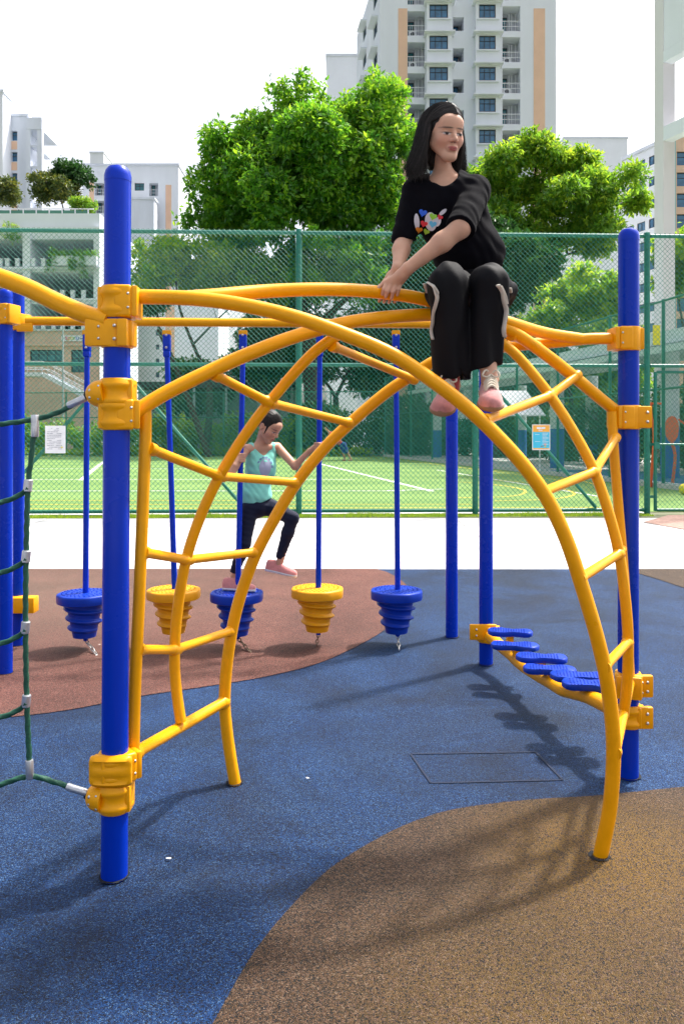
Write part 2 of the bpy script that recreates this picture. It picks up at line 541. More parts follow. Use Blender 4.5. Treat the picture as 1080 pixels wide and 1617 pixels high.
TH = 5.22
def fx(px):
    X = (px - 540)/F*14.77
    for _ in range(4): X = (px - 540)/F*fence_y(X)
    return Vector((X, fence_y(X), 0))
posts_px = [-385, -98, 187, 472, 750, 1021]
fp = [fx(p) for p in posts_px]
fence = thing('chain_link_fence', 'tall green chain-link fence along the near side of the turf field', 'fence', (fp[2].x, fp[2].y, -0.012))
for p in fp:
    pole(MB(), p, 0.055, -0.012, TH + 0.06).build('post', M['fence_post'], fence, smooth=True)
for i in range(len(fp)-1):
    a, b_ = fp[i], fp[i+1]
    d = (b_ - a).normalized()
    for z, r in ((TH - 0.01, 0.036), (2.775, 0.034), (0.075, 0.034)):
        MB().tube([a + d*0.057 + Vector((0,0,z)), b_ - d*0.057 + Vector((0,0,z))], r, 10).build('rail', M['fence_post'], fence, smooth=True)
    off = Vector((0.0, -0.062, 0))
    chain_panel(a + off, b_ + off, 0.05, TH + 0.03, 0.0915, 0.0034).build('wire_mesh', M['fence'], fence, kind='stuff')
for i, j in ((2, 1), (2, 3), (4, 5)):
    a, b_ = fp[i], fp[j]
    d = (b_ - a).normalized(); L = (b_ - a).length
    MB().tube([a + d*0.06 + Vector((0, 0.0, 2.70)), a + d*(L*0.70) + Vector((0, 0.0, 0.12))], 0.030, 10).build('brace', M['fence_post'], fence, smooth=True)
# concrete footing strip under the fence
a, b_ = fp[0], fp[-1]
mb = MB(); mb.add([(a.x, a.y+0.08, 0.012), (b_.x, b_.y+0.08, 0.012), (b_.x, b_.y+0.34, 0.012), (a.x, a.y+0.34, 0.012)], [(0,1,2,3)])
mb.build('fence_footing', M['kerb'], kind='structure')

# gate leaf right of the last post
ga = fx(1034); gb = fx(1150)
gate = thing('gate', 'green chain-link gate leaf hinged beside the last post of the tall fence', 'gate', (ga.x, ga.y, -0.012))
gz = 2.66
MB().tube([ga + Vector((0,0,0.05)), ga + Vector((0,0,gz))], 0.032, 10).build('gate_upright', M['fence_post'], gate, smooth=True)
MB().tube([gb + Vector((0,0,0.05)), gb + Vector((0,0,gz))], 0.032, 10).build('gate_upright', M['fence_post'], gate, smooth=True)
for z in (0.07, 1.3, gz):
    MB().tube([ga + Vector((0.033,0,z)), gb + Vector((-0.033,0,z))], 0.02 if z == 1.3 else 0.028, 10).build('gate_rail', M['fence_post'], gate, smooth=True)
chain_panel(ga + Vector((0,-0.036,0)), gb + Vector((0,-0.036,0)), 0.07, gz, 0.0915, 0.0032).build('wire_mesh', M['fence'], gate, kind='stuff')
for z in (0.32, 1.3):
    MB().beam(fp[-1] + Vector((0.05,0,z)), ga + Vector((-0.03,0,z)), 0.03, 0.05).build('hinge', M['fence_post'], gate)
MB().obox(ga + Vector((0.0, -0.07, 1.28)), ((1,0,0),(0,1,0),(0,0,1)), (0.05, 0.03, 0.07)).build('latch_box', M['fence_post'], gate)
# panel of fence above the gate
over = thing('fence_panel', 'green chain-link panel above the gate leaf', 'fence panel', (gb.x, gb.y, gz))
gp = fx(1152)
MB().tube([fp[-1] + Vector((0.057,0,TH-0.01)), gp + Vector((0,0,TH-0.01))], 0.036, 10).build('rail', M['fence_post'], over, smooth=True)
MB().tube([fp[-1] + Vector((0.057,0,2.775)), gp + Vector((0,0,2.775))], 0.034, 10).build('rail', M['fence_post'], over, smooth=True)
gp2 = fx(1165)
pole(MB(), gp2, 0.055, -0.012, TH + 0.06).build('post', M['fence_post'], over, smooth=True)
chain_panel(fp[-1] + Vector((0.06,-0.062,0)), gp2 + Vector((0,-0.062,0)), 2.74, TH + 0.03, 0.0915, 0.0034).build('wire_mesh', M['fence'], over, kind='stuff')

# fence down the right side and across the far end of the field
SIDE = [Vector((9.35, 19.4, 0)), Vector((8.93, 22.2, 0)), Vector((8.45, 25.2, 0)), Vector((7.75, 28.7, 0)), Vector((7.05, 32.2, 0)), Vector((6.35, 35.7, 0)), Vector((5.6, 39.3, 0)), Vector((4.85, 43.0, 0)), Vector((4.05, 47.0, 0)), Vector((2.85, FAR_Y, 0))]
side = thing('side_fence', 'green chain-link fence receding along the right side of the turf field', 'fence', SIDE[0])
for p in SIDE:
    pole(MB(), p, 0.05, 0, 5.25).build('post', M['fence_post'], side, smooth=True)
for i in range(len(SIDE)-1):
    a, b_ = SIDE[i], SIDE[i+1]
    for z in (5.2, 2.75, 0.1):
        MB().tube([a + Vector((0,0,z)), b_ + Vector((0,0,z))], 0.032, 8).build('rail', M['fence_post'], side, smooth=True)
    chain_panel(a, b_, 0.06, 5.2, 0.10, 0.0028, n=3).build('wire_mesh', M['fence'], side, kind='stuff')
# low kerb under it
mb = MB()
for i in range(len(SIDE)-1):
    mb.beam(SIDE[i] + Vector((0.12, 0, 0.05)), SIDE[i+1] + Vector((0.12, 0, 0.05)), 0.5, 0.14)
mb.build('field_kerb', M['kerb'], kind='structure')

FARP = [Vector((2.85 - 3.6*i, FAR_Y + 0.22*i, 0)) for i in range(10)]
far = thing('far_fence', 'green chain-link fence across the far end of the turf field', 'fence', FARP[0])
for i in range(len(FARP)-1):
    a, b_ = FARP[i], FARP[i+1]
    pole(MB(), b_, 0.05, 0, 4.35).build('post', M['fence_post'], far, smooth=True)
    for z in (4.3, 2.6, 0.1):
        MB().tube([a + Vector((0,0,z)), b_ + Vector((0,0,z))], 0.035, 6).build('rail', M['fence_post'], far, smooth=True)
    chain_panel(a, b_, 0.06, 4.3, 0.12, 0.004, n=3).build('wire_mesh', M['fence'], far, kind='stuff')

# notices tied to the tall fence (printed sheets: text as rows of tiny bars)
def notice(name, label, cat, c, w, h, base, blocks, bars):
    t = thing(name, label, cat, c - Vector((0, 0, h/2)))
    MB().obox(c, ((1,0.036,0),(0,1,0),(0,0,1)), (w/2, 0.002, h/2)).build('backing', base, t)
    for i, (x0, x1, y0, y1, m) in enumerate(blocks):
        MB().obox(c + Vector(((x0+x1)/2*w - w/2, -0.0045, h/2 - (y0+y1)/2*h)), ((1,0.036,0),(0,1,0),(0,0,1)), ((x1-x0)/2*w, 0.0012, (y1-y0)/2*h)).build('printed_panel', m, t)
    mb = {}
    for (x0, x1, y0, y1, m) in bars:
        mb.setdefault(m.name, (MB(), m))[0].obox(c + Vector(((x0+x1)/2*w - w/2, -0.0075, h/2 - (y0+y1)/2*h)), ((1,0.036,0),(0,1,0),(0,0,1)), ((x1-x0)/2*w, 0.001, (y1-y0)/2*h))
    for k, (b0, m) in mb.items():
        b0.build('printed_text', m, t, kind='stuff')
    return t
M['paper'] = mat('laminated_paper', (0.78, 0.79, 0.82), 0.35)
M['ink'] = mat('grey_ink', (0.22, 0.24, 0.30), 0.6)
M['ink_yellow'] = mat('yellow_ink', (0.70, 0.62, 0.10), 0.6)
M['ink_orange'] = mat('orange_print', (0.85, 0.42, 0.06), 0.5)
M['ink_cyan'] = mat('cyan_print', (0.05, 0.50, 0.72), 0.5)
M['ink_pale'] = mat('pale_print', (0.70, 0.78, 0.86), 0.5)
M['ink_red'] = mat('red_print', (0.65, 0.16, 0.06), 0.5)
rnd = random.Random(4)
bars = []
for k in range(13):
    y = 0.09 + k*0.062
    x = 0.10
    while x < 0.8:
        wd = rnd.uniform(0.04, 0.16)
        if rnd.random() < 0.78 and (k > 1 or 0.2 < x < 0.65): bars.append((x, min(0.84, x+wd), y, y + 0.016, M['ink']))
        x += wd + 0.025
bars.append((0.78, 0.88, 0.76, 0.81, M['ink_yellow']))
pn = fx(88)
notice('rules_notice', 'white printed notice sheet tied low on the tall fence', 'notice', P(88, 694, fence_y(pn.x) - 0.085), 0.365, 0.50, M['paper'], [], bars)
pn = fx(854)
bars = [(0.25, 0.48, 0.10, 0.17, M['ink_pale']), (0.5, 0.72, 0.10, 0.17, M['ink_pale']), (0.34, 0.56, 0.21, 0.24, M['ink_pale'])]
for k in range(9):
    y = 0.33 + k*0.055
    bars.append((0.56, 0.56 + rnd.uniform(0.2, 0.34), y, y+0.016, M['ink_pale']))
    if k < 2 or k > 5: bars.append((0.15, 0.15 + rnd.uniform(0.15, 0.3), y, y+0.014, M['ink_pale']))
bars += [(0.66, 0.77, 0.75, 0.81, M['ink_red']), (0.68, 0.76, 0.83, 0.88, M['ink_yellow']), (0.46, 0.58, 0.83, 0.88, M['ink'])]
notice('poster', 'orange and cyan poster tied to the tall fence', 'poster', P(854, 690.5, fence_y(pn.x) - 0.085), 0.335, 0.475, M['paper'],
       [(0.04, 0.96, 0.03, 0.29, M['ink_orange']), (0.04, 0.96, 0.295, 0.92, M['ink_cyan']), (0.04, 0.96, 0.925, 0.965, M['ink_orange'])], bars)
M['sign_yellow'] = mat('small_yellow_sign', (0.75, 0.65, 0.02), 0.5)
MB().obox(P(1036, 529, 21.6), ((1,0,0),(0,1,0),(0,0,1)), (0.10, 0.004, 0.27)).build('small_sign', M['sign_yellow'], label='small yellow sign hung high on the side fence', cat='sign')

# ------------------------------------------------------------------ play structure
PR = 0.0445
P1 = G(181, 1382); P2 = G(991, 1225); P3 = G(767, 1048); P4 = G(713, 1005); P5 = G(9, 1062); P6 = G(29, 1018)
PZ = 2.41

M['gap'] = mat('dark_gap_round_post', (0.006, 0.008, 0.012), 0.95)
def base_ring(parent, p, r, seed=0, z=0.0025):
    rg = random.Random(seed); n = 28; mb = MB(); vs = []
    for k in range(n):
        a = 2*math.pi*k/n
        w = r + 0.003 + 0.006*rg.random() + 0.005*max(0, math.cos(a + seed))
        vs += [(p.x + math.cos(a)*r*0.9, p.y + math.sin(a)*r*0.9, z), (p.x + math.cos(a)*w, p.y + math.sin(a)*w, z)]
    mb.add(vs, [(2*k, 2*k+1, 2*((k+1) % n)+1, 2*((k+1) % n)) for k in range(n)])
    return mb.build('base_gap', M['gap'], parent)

def post(parent, p, top=PZ, tilt=(0, 0), r=PR):
    mb = MB()
    prof = [(r*1.0, -0.01), (r, 0.3), (r, 1.2), (r, top - 0.055), (r*1.02, top - 0.0545), (r*1.02, top - 0.035), (r*0.93, top - 0.018), (r*0.72, top - 0.006), (r*0.35, top)]
    mb.lathe(prof, 28, (0,0,0))
    base_ring(parent, p, r, int(p.x*100) % 17)
    mb.v = [(v[0] + p.x + tilt[0]*v[2]/top, v[1] + p.y + tilt[1]*v[2]/top, v[2]) for v in mb.v]
    return mb.build('post', M['blue'], parent, smooth=True, ang=28)

def clamp(parent, p, z, h=0.105, d=(1, 0), ear=True, back=True, m=None, ribs=True):
    """two cast half-shells bolted round a post, with an ear towards d"""
    d = Vector((d[0], d[1], 0)).normalized(); s = Vector((-d.y, d.x, 0)); up = Vector((0,0,1))
    c = Vector((p.x, p.y, z))
    m = m or M['yellow']
    mb = MB()
    hh = h/2
    if ribs:
        prof = [(PR+0.0008, -hh), (PR+0.007, -hh+0.001), (PR+0.011, -hh+0.006), (PR+0.0115, -hh*0.84), (PR+0.0175, -hh*0.66), (PR+0.0190, -hh*0.52), (PR+0.0160, -hh*0.38), (PR+0.0115, -hh*0.24), (PR+0.0100, 0), (PR+0.0115, hh*0.24), (PR+0.0160, hh*0.38), (PR+0.0190, hh*0.52), (PR+0.0175, hh*0.66), (PR+0.0115, hh*0.84), (PR+0.011, hh-0.006), (PR+0.007, hh-0.001), (PR+0.0008, hh)]
    else:
        prof = [(PR+0.0008, -hh), (PR+0.008, -hh+0.001), (PR+0.010, -hh+0.006), (PR+0.010, hh-0.006), (PR+0.008, hh-0.001), (PR+0.0008, hh)]
    mb.lathe(prof, 36, c)
    if ear:
        # cast block towards the tube, a seam, and a second thinner shell
        mb.rbox(c + d*0.026, (d, s, up), (0.030, PR + 0.0125, hh*0.985), 0.010, 3)
        mb.rbox(c + d*(PR + 0.0205), (d, s, up), (0.0105, PR + 0.008, hh*0.93), 0.006, 2)
    if back:
        mb.rbox(c - d*(PR + 0.004), (d, s, up), (0.012, 0.034, hh*0.9), 0.006, 2)
    o = mb.build('clamp', m, parent, smooth=True, ang=40)
    for sz in (-0.42, 0.42):
        for ss in (1, -1):
            b0 = MB(); b0.ball(c + s*(ss*(PR + 0.0115)) + up*(sz*hh) + d*0.046, 0.0050, 8, 6)
            b0.build('bolt', M['steel'], o, smooth=True)
    return o

def tube_obj(parent, pts, r, name='tube', n=16, k=10, m=None):
    return MB().tube(cr(pts, k), r, n).build(name, m or M['yellow'], parent, smooth=True, ang=50)

def plan(px, A, B):
    """distance of the vertical plane through ground points A,B along the photo column px"""
    s = (px - 540)/F
    dx, dy = B.x - A.x, B.y - A.y
    den = dx - s*dy
    t = (s*A.y - A.x)/den
    return A.y + t*dy

frame = thing('climbing_frame', 'yellow arched tube climber between two blue posts with a girl sitting on top', 'climbing frame', (0.24, 3.1, 0))
post(frame, P1, tilt=(0.012, 0)); post(frame, P2, tilt=(0.003, 0), top=2.40)
G1 = G(947, 1352); G2 = G(370, 1236)

R1 = 0.0255
base_ring(frame, G1, 0.030, 3); base_ring(frame, G2, 0.030, 5)
# front arch: left post to the ground at right
t1 = [(206, 468), (300, 471), (380, 481), (470, 502), (560, 534), (615, 558), (655, 582), (708, 620), (742, 648), (778, 682), (824, 732), (862, 785), (893, 850), (918, 925), (943, 1010), (960, 1090), (968, 1180), (963, 1270), (952, 1330), (946, 1358)]
t1p = [P(x, y, P1.y + 0.012 + (G1.y - P1.y)*i/(len(t1)-1)) for i, (x, y) in enumerate(t1)]
tube_obj(frame, t1p, R1, 'arch_tube')
# rear arch: right post to the ground at left
t4 = [(984, 535), (930, 535), (880, 540), (810, 546), (740, 556), (690, 569), (655, 590), (610, 620), (560, 662), (515, 705), (470, 760), (432, 822), (400, 885), (375, 958), (361, 1030), (355, 1100), (358, 1150), (365, 1200), (372, 1240)]
t4p = [P(x, y, (P2.y - 0.0) + (G2.y - P2.y)*i/(len(t4)-1)) for i, (x, y) in enumerate(t4)]
tube_obj(frame, t4p, R1, 'arch_tube')
# diagonal arch, post to post
t2 = [(206, 656), (260, 622), (330, 587), (400, 556), (470, 530), (540, 511), (610, 501), (690, 497), (750, 502), (805, 522), (860, 559), (912, 600), (958, 638), (984, 657)]
t2p = [P(x, y, plan(x, P1, P2)) for x, y in t2]
tube_obj(frame, t2p, R1, 'arch_tube')
# top rail, welded to both arches
t3 = [(288, 471), (340, 467), (420, 460), (500, 457), (570, 459), (640, 467), (690, 478), (745, 492), (805, 510), (860, 526), (915, 535)]
t3p = [P(x, y, plan(x, P1, P2)) for x, y in t3]
t3p[0] = P(288, 471, P1.y + 0.03); t3p[1] = P(340, 467, P1.y + 0.085)
t3p[-1] = P(915, 535, P2.y - 0.01); t3p[-2] = P(860, 526, P2.y - 0.085)
tube_obj(frame, t3p, R1, 'top_rail')

# left ladder surface
RL = 0.021
t5 = [P(230, 644, 2.755), P(230, 690, 2.76), P(226, 800, 2.765), P(220, 950, 2.77), P(214, 1080, 2.775), P(211, 1192, 2.775)]
tube_obj(frame, t5, RL, 'upright_tube')
t7 = [(536, 527), (490, 562), (430, 630), (385, 690), (347, 752), (315, 820), (293, 890), (280, 970), (276, 1040), (279, 1090), (286, 1140)]
d7 = [3.02, 3.03, 3.05, 3.06, 3.07, 3.08, 3.08, 3.08, 3.075, 3.07, 3.06]
tube_obj(frame, [P(x, y, d) for (x, y), d in zip(t7, d7)], RL, 'arch_tube')
RR = 0.0175
def rung(a, b_, r=RR):
    # slight weld fillet where the rung meets the tubes
    L = (b_ - a).length; d = (b_ - a)/L
    e = 0.026
    pts = [a, a + d*e*0.9, a + d*(e + 0.004), a + d*(e + 0.009), b_ - d*(e + 0.009), b_ - d*(e + 0.004), b_ - d*e*0.9, b_]
    return MB().tube(pts, [r*1.3, r*1.3, r*1.12, r, r, r*1.12, r*1.3, r*1.3], 14).build('rung', M['yellow'], frame, smooth=True, ang=50)
left_r = [((338, 591, 2.84), (426, 636, 3.05), (553, 668, 3.46)), ((236, 708, 2.76), (347, 752, 3.07), (468, 762, 3.455)),
          ((226, 872, 2.768), (295, 884, 3.08), (404, 872, 3.45)), ((219, 1026, 2.773), (277, 1026, 3.077), (366, 996, 3.445))]
for a, b_, c in left_r:
    rung(P(*a), P(*b_)); rung(P(*b_), P(*c))
rung(P(524, 546, 3.02), P(655, 600, 3.465))
rung(P(212, 1190, 2.775), P(355, 1108, 3.44), 0.022)

# right ladder surface
t6 = [P(966, 650, 3.455), P(968, 700, 3.45), P(975, 790, 3.445), P(984, 900, 3.44), P(990, 1000, 3.44), P(994, 1075, 3.45)]
tube_obj(frame, t6, RL, 'upright_tube')
t7b = [(786, 536), (820, 566), (868, 625), (905, 682), (938, 745), (962, 815), (978, 880), (987, 950), (991, 1010), (990, 1070), (984, 1130)]
d7b = [3.27, 3.25, 3.22, 3.19, 3.16, 3.14, 3.13, 3.12, 3.12, 3.13, 3.15]
tube_obj(frame, [P(x, y, d) for (x, y), d in zip(t7b, d7b)], RL, 'arch_tube')
right_r = [((912, 592, 3.40), (868, 625, 3.22), (764, 664, 2.775)), ((972, 690, 3.45), (938, 745, 3.16), (854, 778, 2.785)),
           ((981, 868, 3.445), (978, 874, 3.13), (914, 914, 2.795)), ((990, 1006, 3.44), (991, 1014, 3.12), (953, 1054, 2.80))]
for a, b_, c in right_r:
    rung(P(*a), P(*b_)); rung(P(*b_), P(*c))
rung(P(806, 530, 3.28), P(850, 548, 3.48))
rung(P(994, 1078, 3.45), P(969, 1190, 2.81), 0.020)

clamp(frame, P1 + Vector((0.011, 0, 0)), 1.945, 0.11, (1, 0.06))
clamp(frame, P1 + Vector((0.008, 0, 0)), 1.565, 0.105, (1, 0.3))
clamp(frame, P1 + Vector((0.002, 0, 0)), 0.372, 0.10, (0.75, 0.66))
# big cast front shell of the bottom clamp
c = Vector((P1.x, P1.y, 0.372))
mb = MB()
rows = []
for j in range(9):
    v = -1 + 2*j/8
    for i in range(17):
        u = -1 + 2*i/16
        ang = u*0.75
        ex = (1 - abs(u)**6*0.15); ez = (1 - abs(u)**5*0.18)
        rr = 0.062 + 0.006*math.cos(v*math.pi*1.6 + 0.2) - 0.012*max(0, abs(v)-0.75)*4
        x = u*0.083*ex; y = -(0.047 + 0.016*math.cos(u*1.35) + 0.006*math.cos(v*7.0)*(1-u*u) - 0.02*max(0, abs(v)-0.8)*3)
        rows.append((c.x + x, c.y + y, c.z + v*0.052*ez))
n0 = 17
fs = [(j*n0+i, j*n0+i+1, (j+1)*n0+i+1, (j+1)*n0+i) for j in range(8) for i in range(16)]
back = [(r_[0], c.y - 0.036, r_[2]) for r_ in rows]
mb.add(rows, fs)
k0 = len(rows)
mb.add(back, [tuple(reversed(f)) for f in fs])
rim = [i for i in range(n0)] + [j*n0+n0-1 for j in range(1, 9)] + [8*n0+i for i in range(n0-2, -1, -1)] + [j*n0 for j in range(7, 0, -1)]
mb.f += [(rim[(i+1) % len(rim)], rim[i], rim[i]+k0, rim[(i+1) % len(rim)]+k0) for i in range(len(rim))]
mb.build('clamp_shell', M['yellow'], frame, smooth=True, ang=60)

clamp(frame, P2, 1.915, 0.105, (-1, -0.05), ribs=False)
clamp(frame, P2, 1.572, 0.105, (-1, -0.2), ribs=False)
clamp(frame, P2, 0.405, 0.105, (-0.3, -1), ribs=False)
clamp(frame, P2, 0.268, 0.10, (-0.9, 0.5))
for z, w in ((1.572, 0.075), (0.405, 0.085), (0.268, 0.085)):
    o = MB().rbox((P2.x + 0.052, P2.y - 0.035, z), ((1,0,0),(0,1,0),(0,0,1)), (w/2, 0.014, 0.048), 0.008).build('clamp_ear', M['yellow'], frame, smooth=True, ang=40)
    for dz in (-0.02, 0.02):
        MB().ball((P2.x + 0.066, P2.y - 0.050, z + dz), 0.0075, 8, 6).build('bolt', M['steel'], o, smooth=True)

# ------------------------------------------------------------------ rope net left of the first post
net = thing('rope_net', 'dark green rope climbing net under a thick yellow tube beside the first blue post', 'climbing net', (-1.4, 2.72, 0))
PN = Vector((-2.55, 2.95, 0))
post(net, PN)
clamp(net, P1 + Vector((0.0095, 0, 0)), 1.838, 0.095, (-1, 0.0), ribs=False, ear=False)
MB().rbox((P1.x - 0.035, P1.y - 0.036, 1.838), ((1,0,0),(0,1,0),(0,0,1)), (0.05, 0.018, 0.045), 0.006).build('clamp_ear', M['yellow'], net, smooth=True)
MB().rbox((P1.x + 0.042, P1.y - 0.042, 1.838), ((1,0,0),(0,1,0),(0,0,1)), (0.018, 0.022, 0.046), 0.006).build('clamp_ear', M['yellow'], net, smooth=True)
for dz in (-0.022, 0.022):
    MB().ball((P1.x + 0.018, P1.y - 0.062, 1.838 + dz), 0.0065, 8, 6).build('bolt', M['steel'], net, smooth=True)
tt = [P(170, 507, 2.685), P(130, 494, 2.69), P(90, 477, 2.70), P(40, 453, 2.71), P(-20, 432, 2.73), P(-100, 412, 2.76), P(-250, 410, 2.85), P(-420, 440, 2.92), Vector((PN.x, PN.y, 1.93))]
tube_obj(net, tt, 0.031, 'top_tube')
def rope(pts, k=8):
    p = cr(pts, k)
    # resample for an even lay of strands
    L = [0]
    for i in range(1, len(p)): L.append(L[-1] + (p[i]-p[i-1]).length)
    N = max(4, int(L[-1]/0.006)); out = []; j = 0
    for i in range(N+1):
        s = L[-1]*i/N
        while j < len(p)-2 and L[j+1] < s: j += 1
        t = (s - L[j])/max(1e-9, L[j+1]-L[j])
        out.append(p[j].lerp(p[j+1], min(1, max(0, t))))
    return MB().tube(out, 0.0088, 12, twist=130.0, lobes=3, amp=0.13).build('rope', M['rope'], net, smooth=True, ang=0)
def ferrule(a, b_, r=0.0125):
    mb = MB(); a = Vector(a); b_ = Vector(b_)
    d = (b_-a)
    mb.tube([a, a + d*0.06, a + d*0.5, a + d*0.94, b_], [r*0.88, r, r, r, r*0.88], 16)
    return mb.build('ferrule', M['alu'], net, smooth=True, ang=30)
DN = 2.70
vx = [(56, 664), (50, 725), (45, 768), (42, 880), (41, 992), (43, 1108), (48, 1222)]
rope([P(x, y, DN) for x, y in vx])
rope([P(128, 632, 2.695), P(95, 650, DN), P(56, 662, DN), P(0, 670, DN), P(-90, 680, 2.73), P(-220, 670, 2.80), P(-420, 640, 2.9)])
rope([P(126, 1248, 2.695), P(90, 1236, DN), P(48, 1226, DN), P(0, 1240, DN), P(-90, 1275, 2.73), P(-220, 1290, 2.80), P(-420, 1260, 2.9)])
for (x, y) in [(45, 769), (42, 881), (41, 993), (42, 1109)]:
    rope([P(x, y, DN - 0.012), P(x - 12, y + 12, DN), P(x - 35, y + 22, DN), P(x - 60, y + 26, DN), P(-120, y + 30, 2.74), P(-260, y + 20, 2.82), P(-420, y - 6, 2.9)])
    ferrule(P(x + 1, y - 12, DN - 0.004), P(x - 1, y + 7, DN - 0.004), 0.0145)
rope([P(-150, 676, 2.745), P(-160, 800, 2.75), P(-165, 1000, 2.75), P(-160, 1285, 2.75)])
ferrule(P(56, 655, DN - 0.006), P(56, 690, DN - 0.006), 0.0135)
ferrule(P(47, 1200, DN - 0.004), P(48, 1230, DN - 0.004), 0.0135)
ferrule(P(108, 641, 2.698), P(136, 628, 2.695), 0.0128)
ferrule(P(106, 1242, 2.698), P(138, 1252, 2.695), 0.0128)
for (y, z) in ((625, 1.638), (1256, 0.272)):
    pp = P1 + Vector((0.009*z/1.6, 0, 0))
    clamp(net, pp, z, 0.10, (-1, 0), ear=False)
    mb = MB()
    A = Vector((pp.x - 0.03, pp.y - 0.02, z)); B = P(140, y - 1, 2.70)
    d = (B - A); s = d.length
    mb.tube([A, A + d*0.35, A + d*0.6, A + d*0.85, A + d*0.97, B], [0.047, 0.046, 0.043, 0.034, 0.026, 0.018], 20)
    o = mb.build('swivel_socket', M['yellow'], net, smooth=True, ang=50)
    MB().tube([B - d*0.03, B + d.normalized()*0.010], [0.019, 0.015], 16).build('bush', M['black_rubber'], o, smooth=True)
    side_v = Vector((0, -1, 0))
    for dz in (-0.012, 0.012):
        MB().ball(A + d*0.72 + Vector((0, -0.037, dz)), 0.006, 8, 6).build('bolt', M['steel'], o, smooth=True)

# ------------------------------------------------------------------ hanging bar with its posts
bar = thing('hanging_bar', 'long thin yellow overhead bar between rear blue posts, carrying the stepping pods', 'overhead bar', (P6.x, P6.y, 0))
post(bar, P6, top=2.55); post(bar, P4, top=2.41)
BA = Vector((P6.x + 0.10, 5.60, 2.285)); BB = Vector((P4.x, 5.72, 2.29))
bz = lambda x: None
yb = 509
A = P(42, 507, 5.60); B = P(713, 512, 5.78)
MB().tube([A, A.lerp(B, 0.33), A.lerp(B, 0.66), B], 0.031, 16).build('bar', M['yellow'], bar, smooth=True, ang=50)
clamp(bar, P6, A.z, 0.12, (1, -0.4)); clamp(bar, P4, B.z - 0.02, 0.12, (0, -1))
MB().rbox(P(40, 517, 5.58), ((1,0,0),(0,1,0),(0,0,1)), (0.055, 0.012, 0.030), 0.006).build('bracket', M['yellow'], bar, smooth=True)
bb = MB(); bb.rbox(Vector((P6.x + 0.06, P6.y - 0.06, 0.30)), ((1,0,0),(0,1,0),(0,0,1)), (0.095, 0.05, 0.055), 0.008).build('foot_bracket', M['yellow'], bar, smooth=True)

p5t = thing('corner_post', 'blue post with one yellow clamp standing beside the rope net', 'post', (P5.x, P5.y, 0))
post(p5t, P5, top=2.41)
clamp(p5t, P5, P(10, 497, P5.y).z, 0.13, (1, -0.3))

# ------------------------------------------------------------------ five stepping pods
def chain_links(a, b_, m, parent, n=5):
    a = Vector(a); b_ = Vector(b_); d = (b_-a)/n
    dn = d.normalized()
    u = dn.cross(Vector((0,1,0))).normalized(); w = dn.cross(u)
    for i in range(n):
        c = a + d*(i+0.5); L = d.length*0.68
        ax = u if i % 2 == 0 else w
        pts = []
        for k in range(15):
            t = 2*math.pi*k/14
            pts.append(c + dn*(math.sin(t)*L) + ax*(math.cos(t)*0.0105))
        MB().tube(pts, 0.0038, 6, cap=False).build('chain_link', m, parent, smooth=True, ang=0)

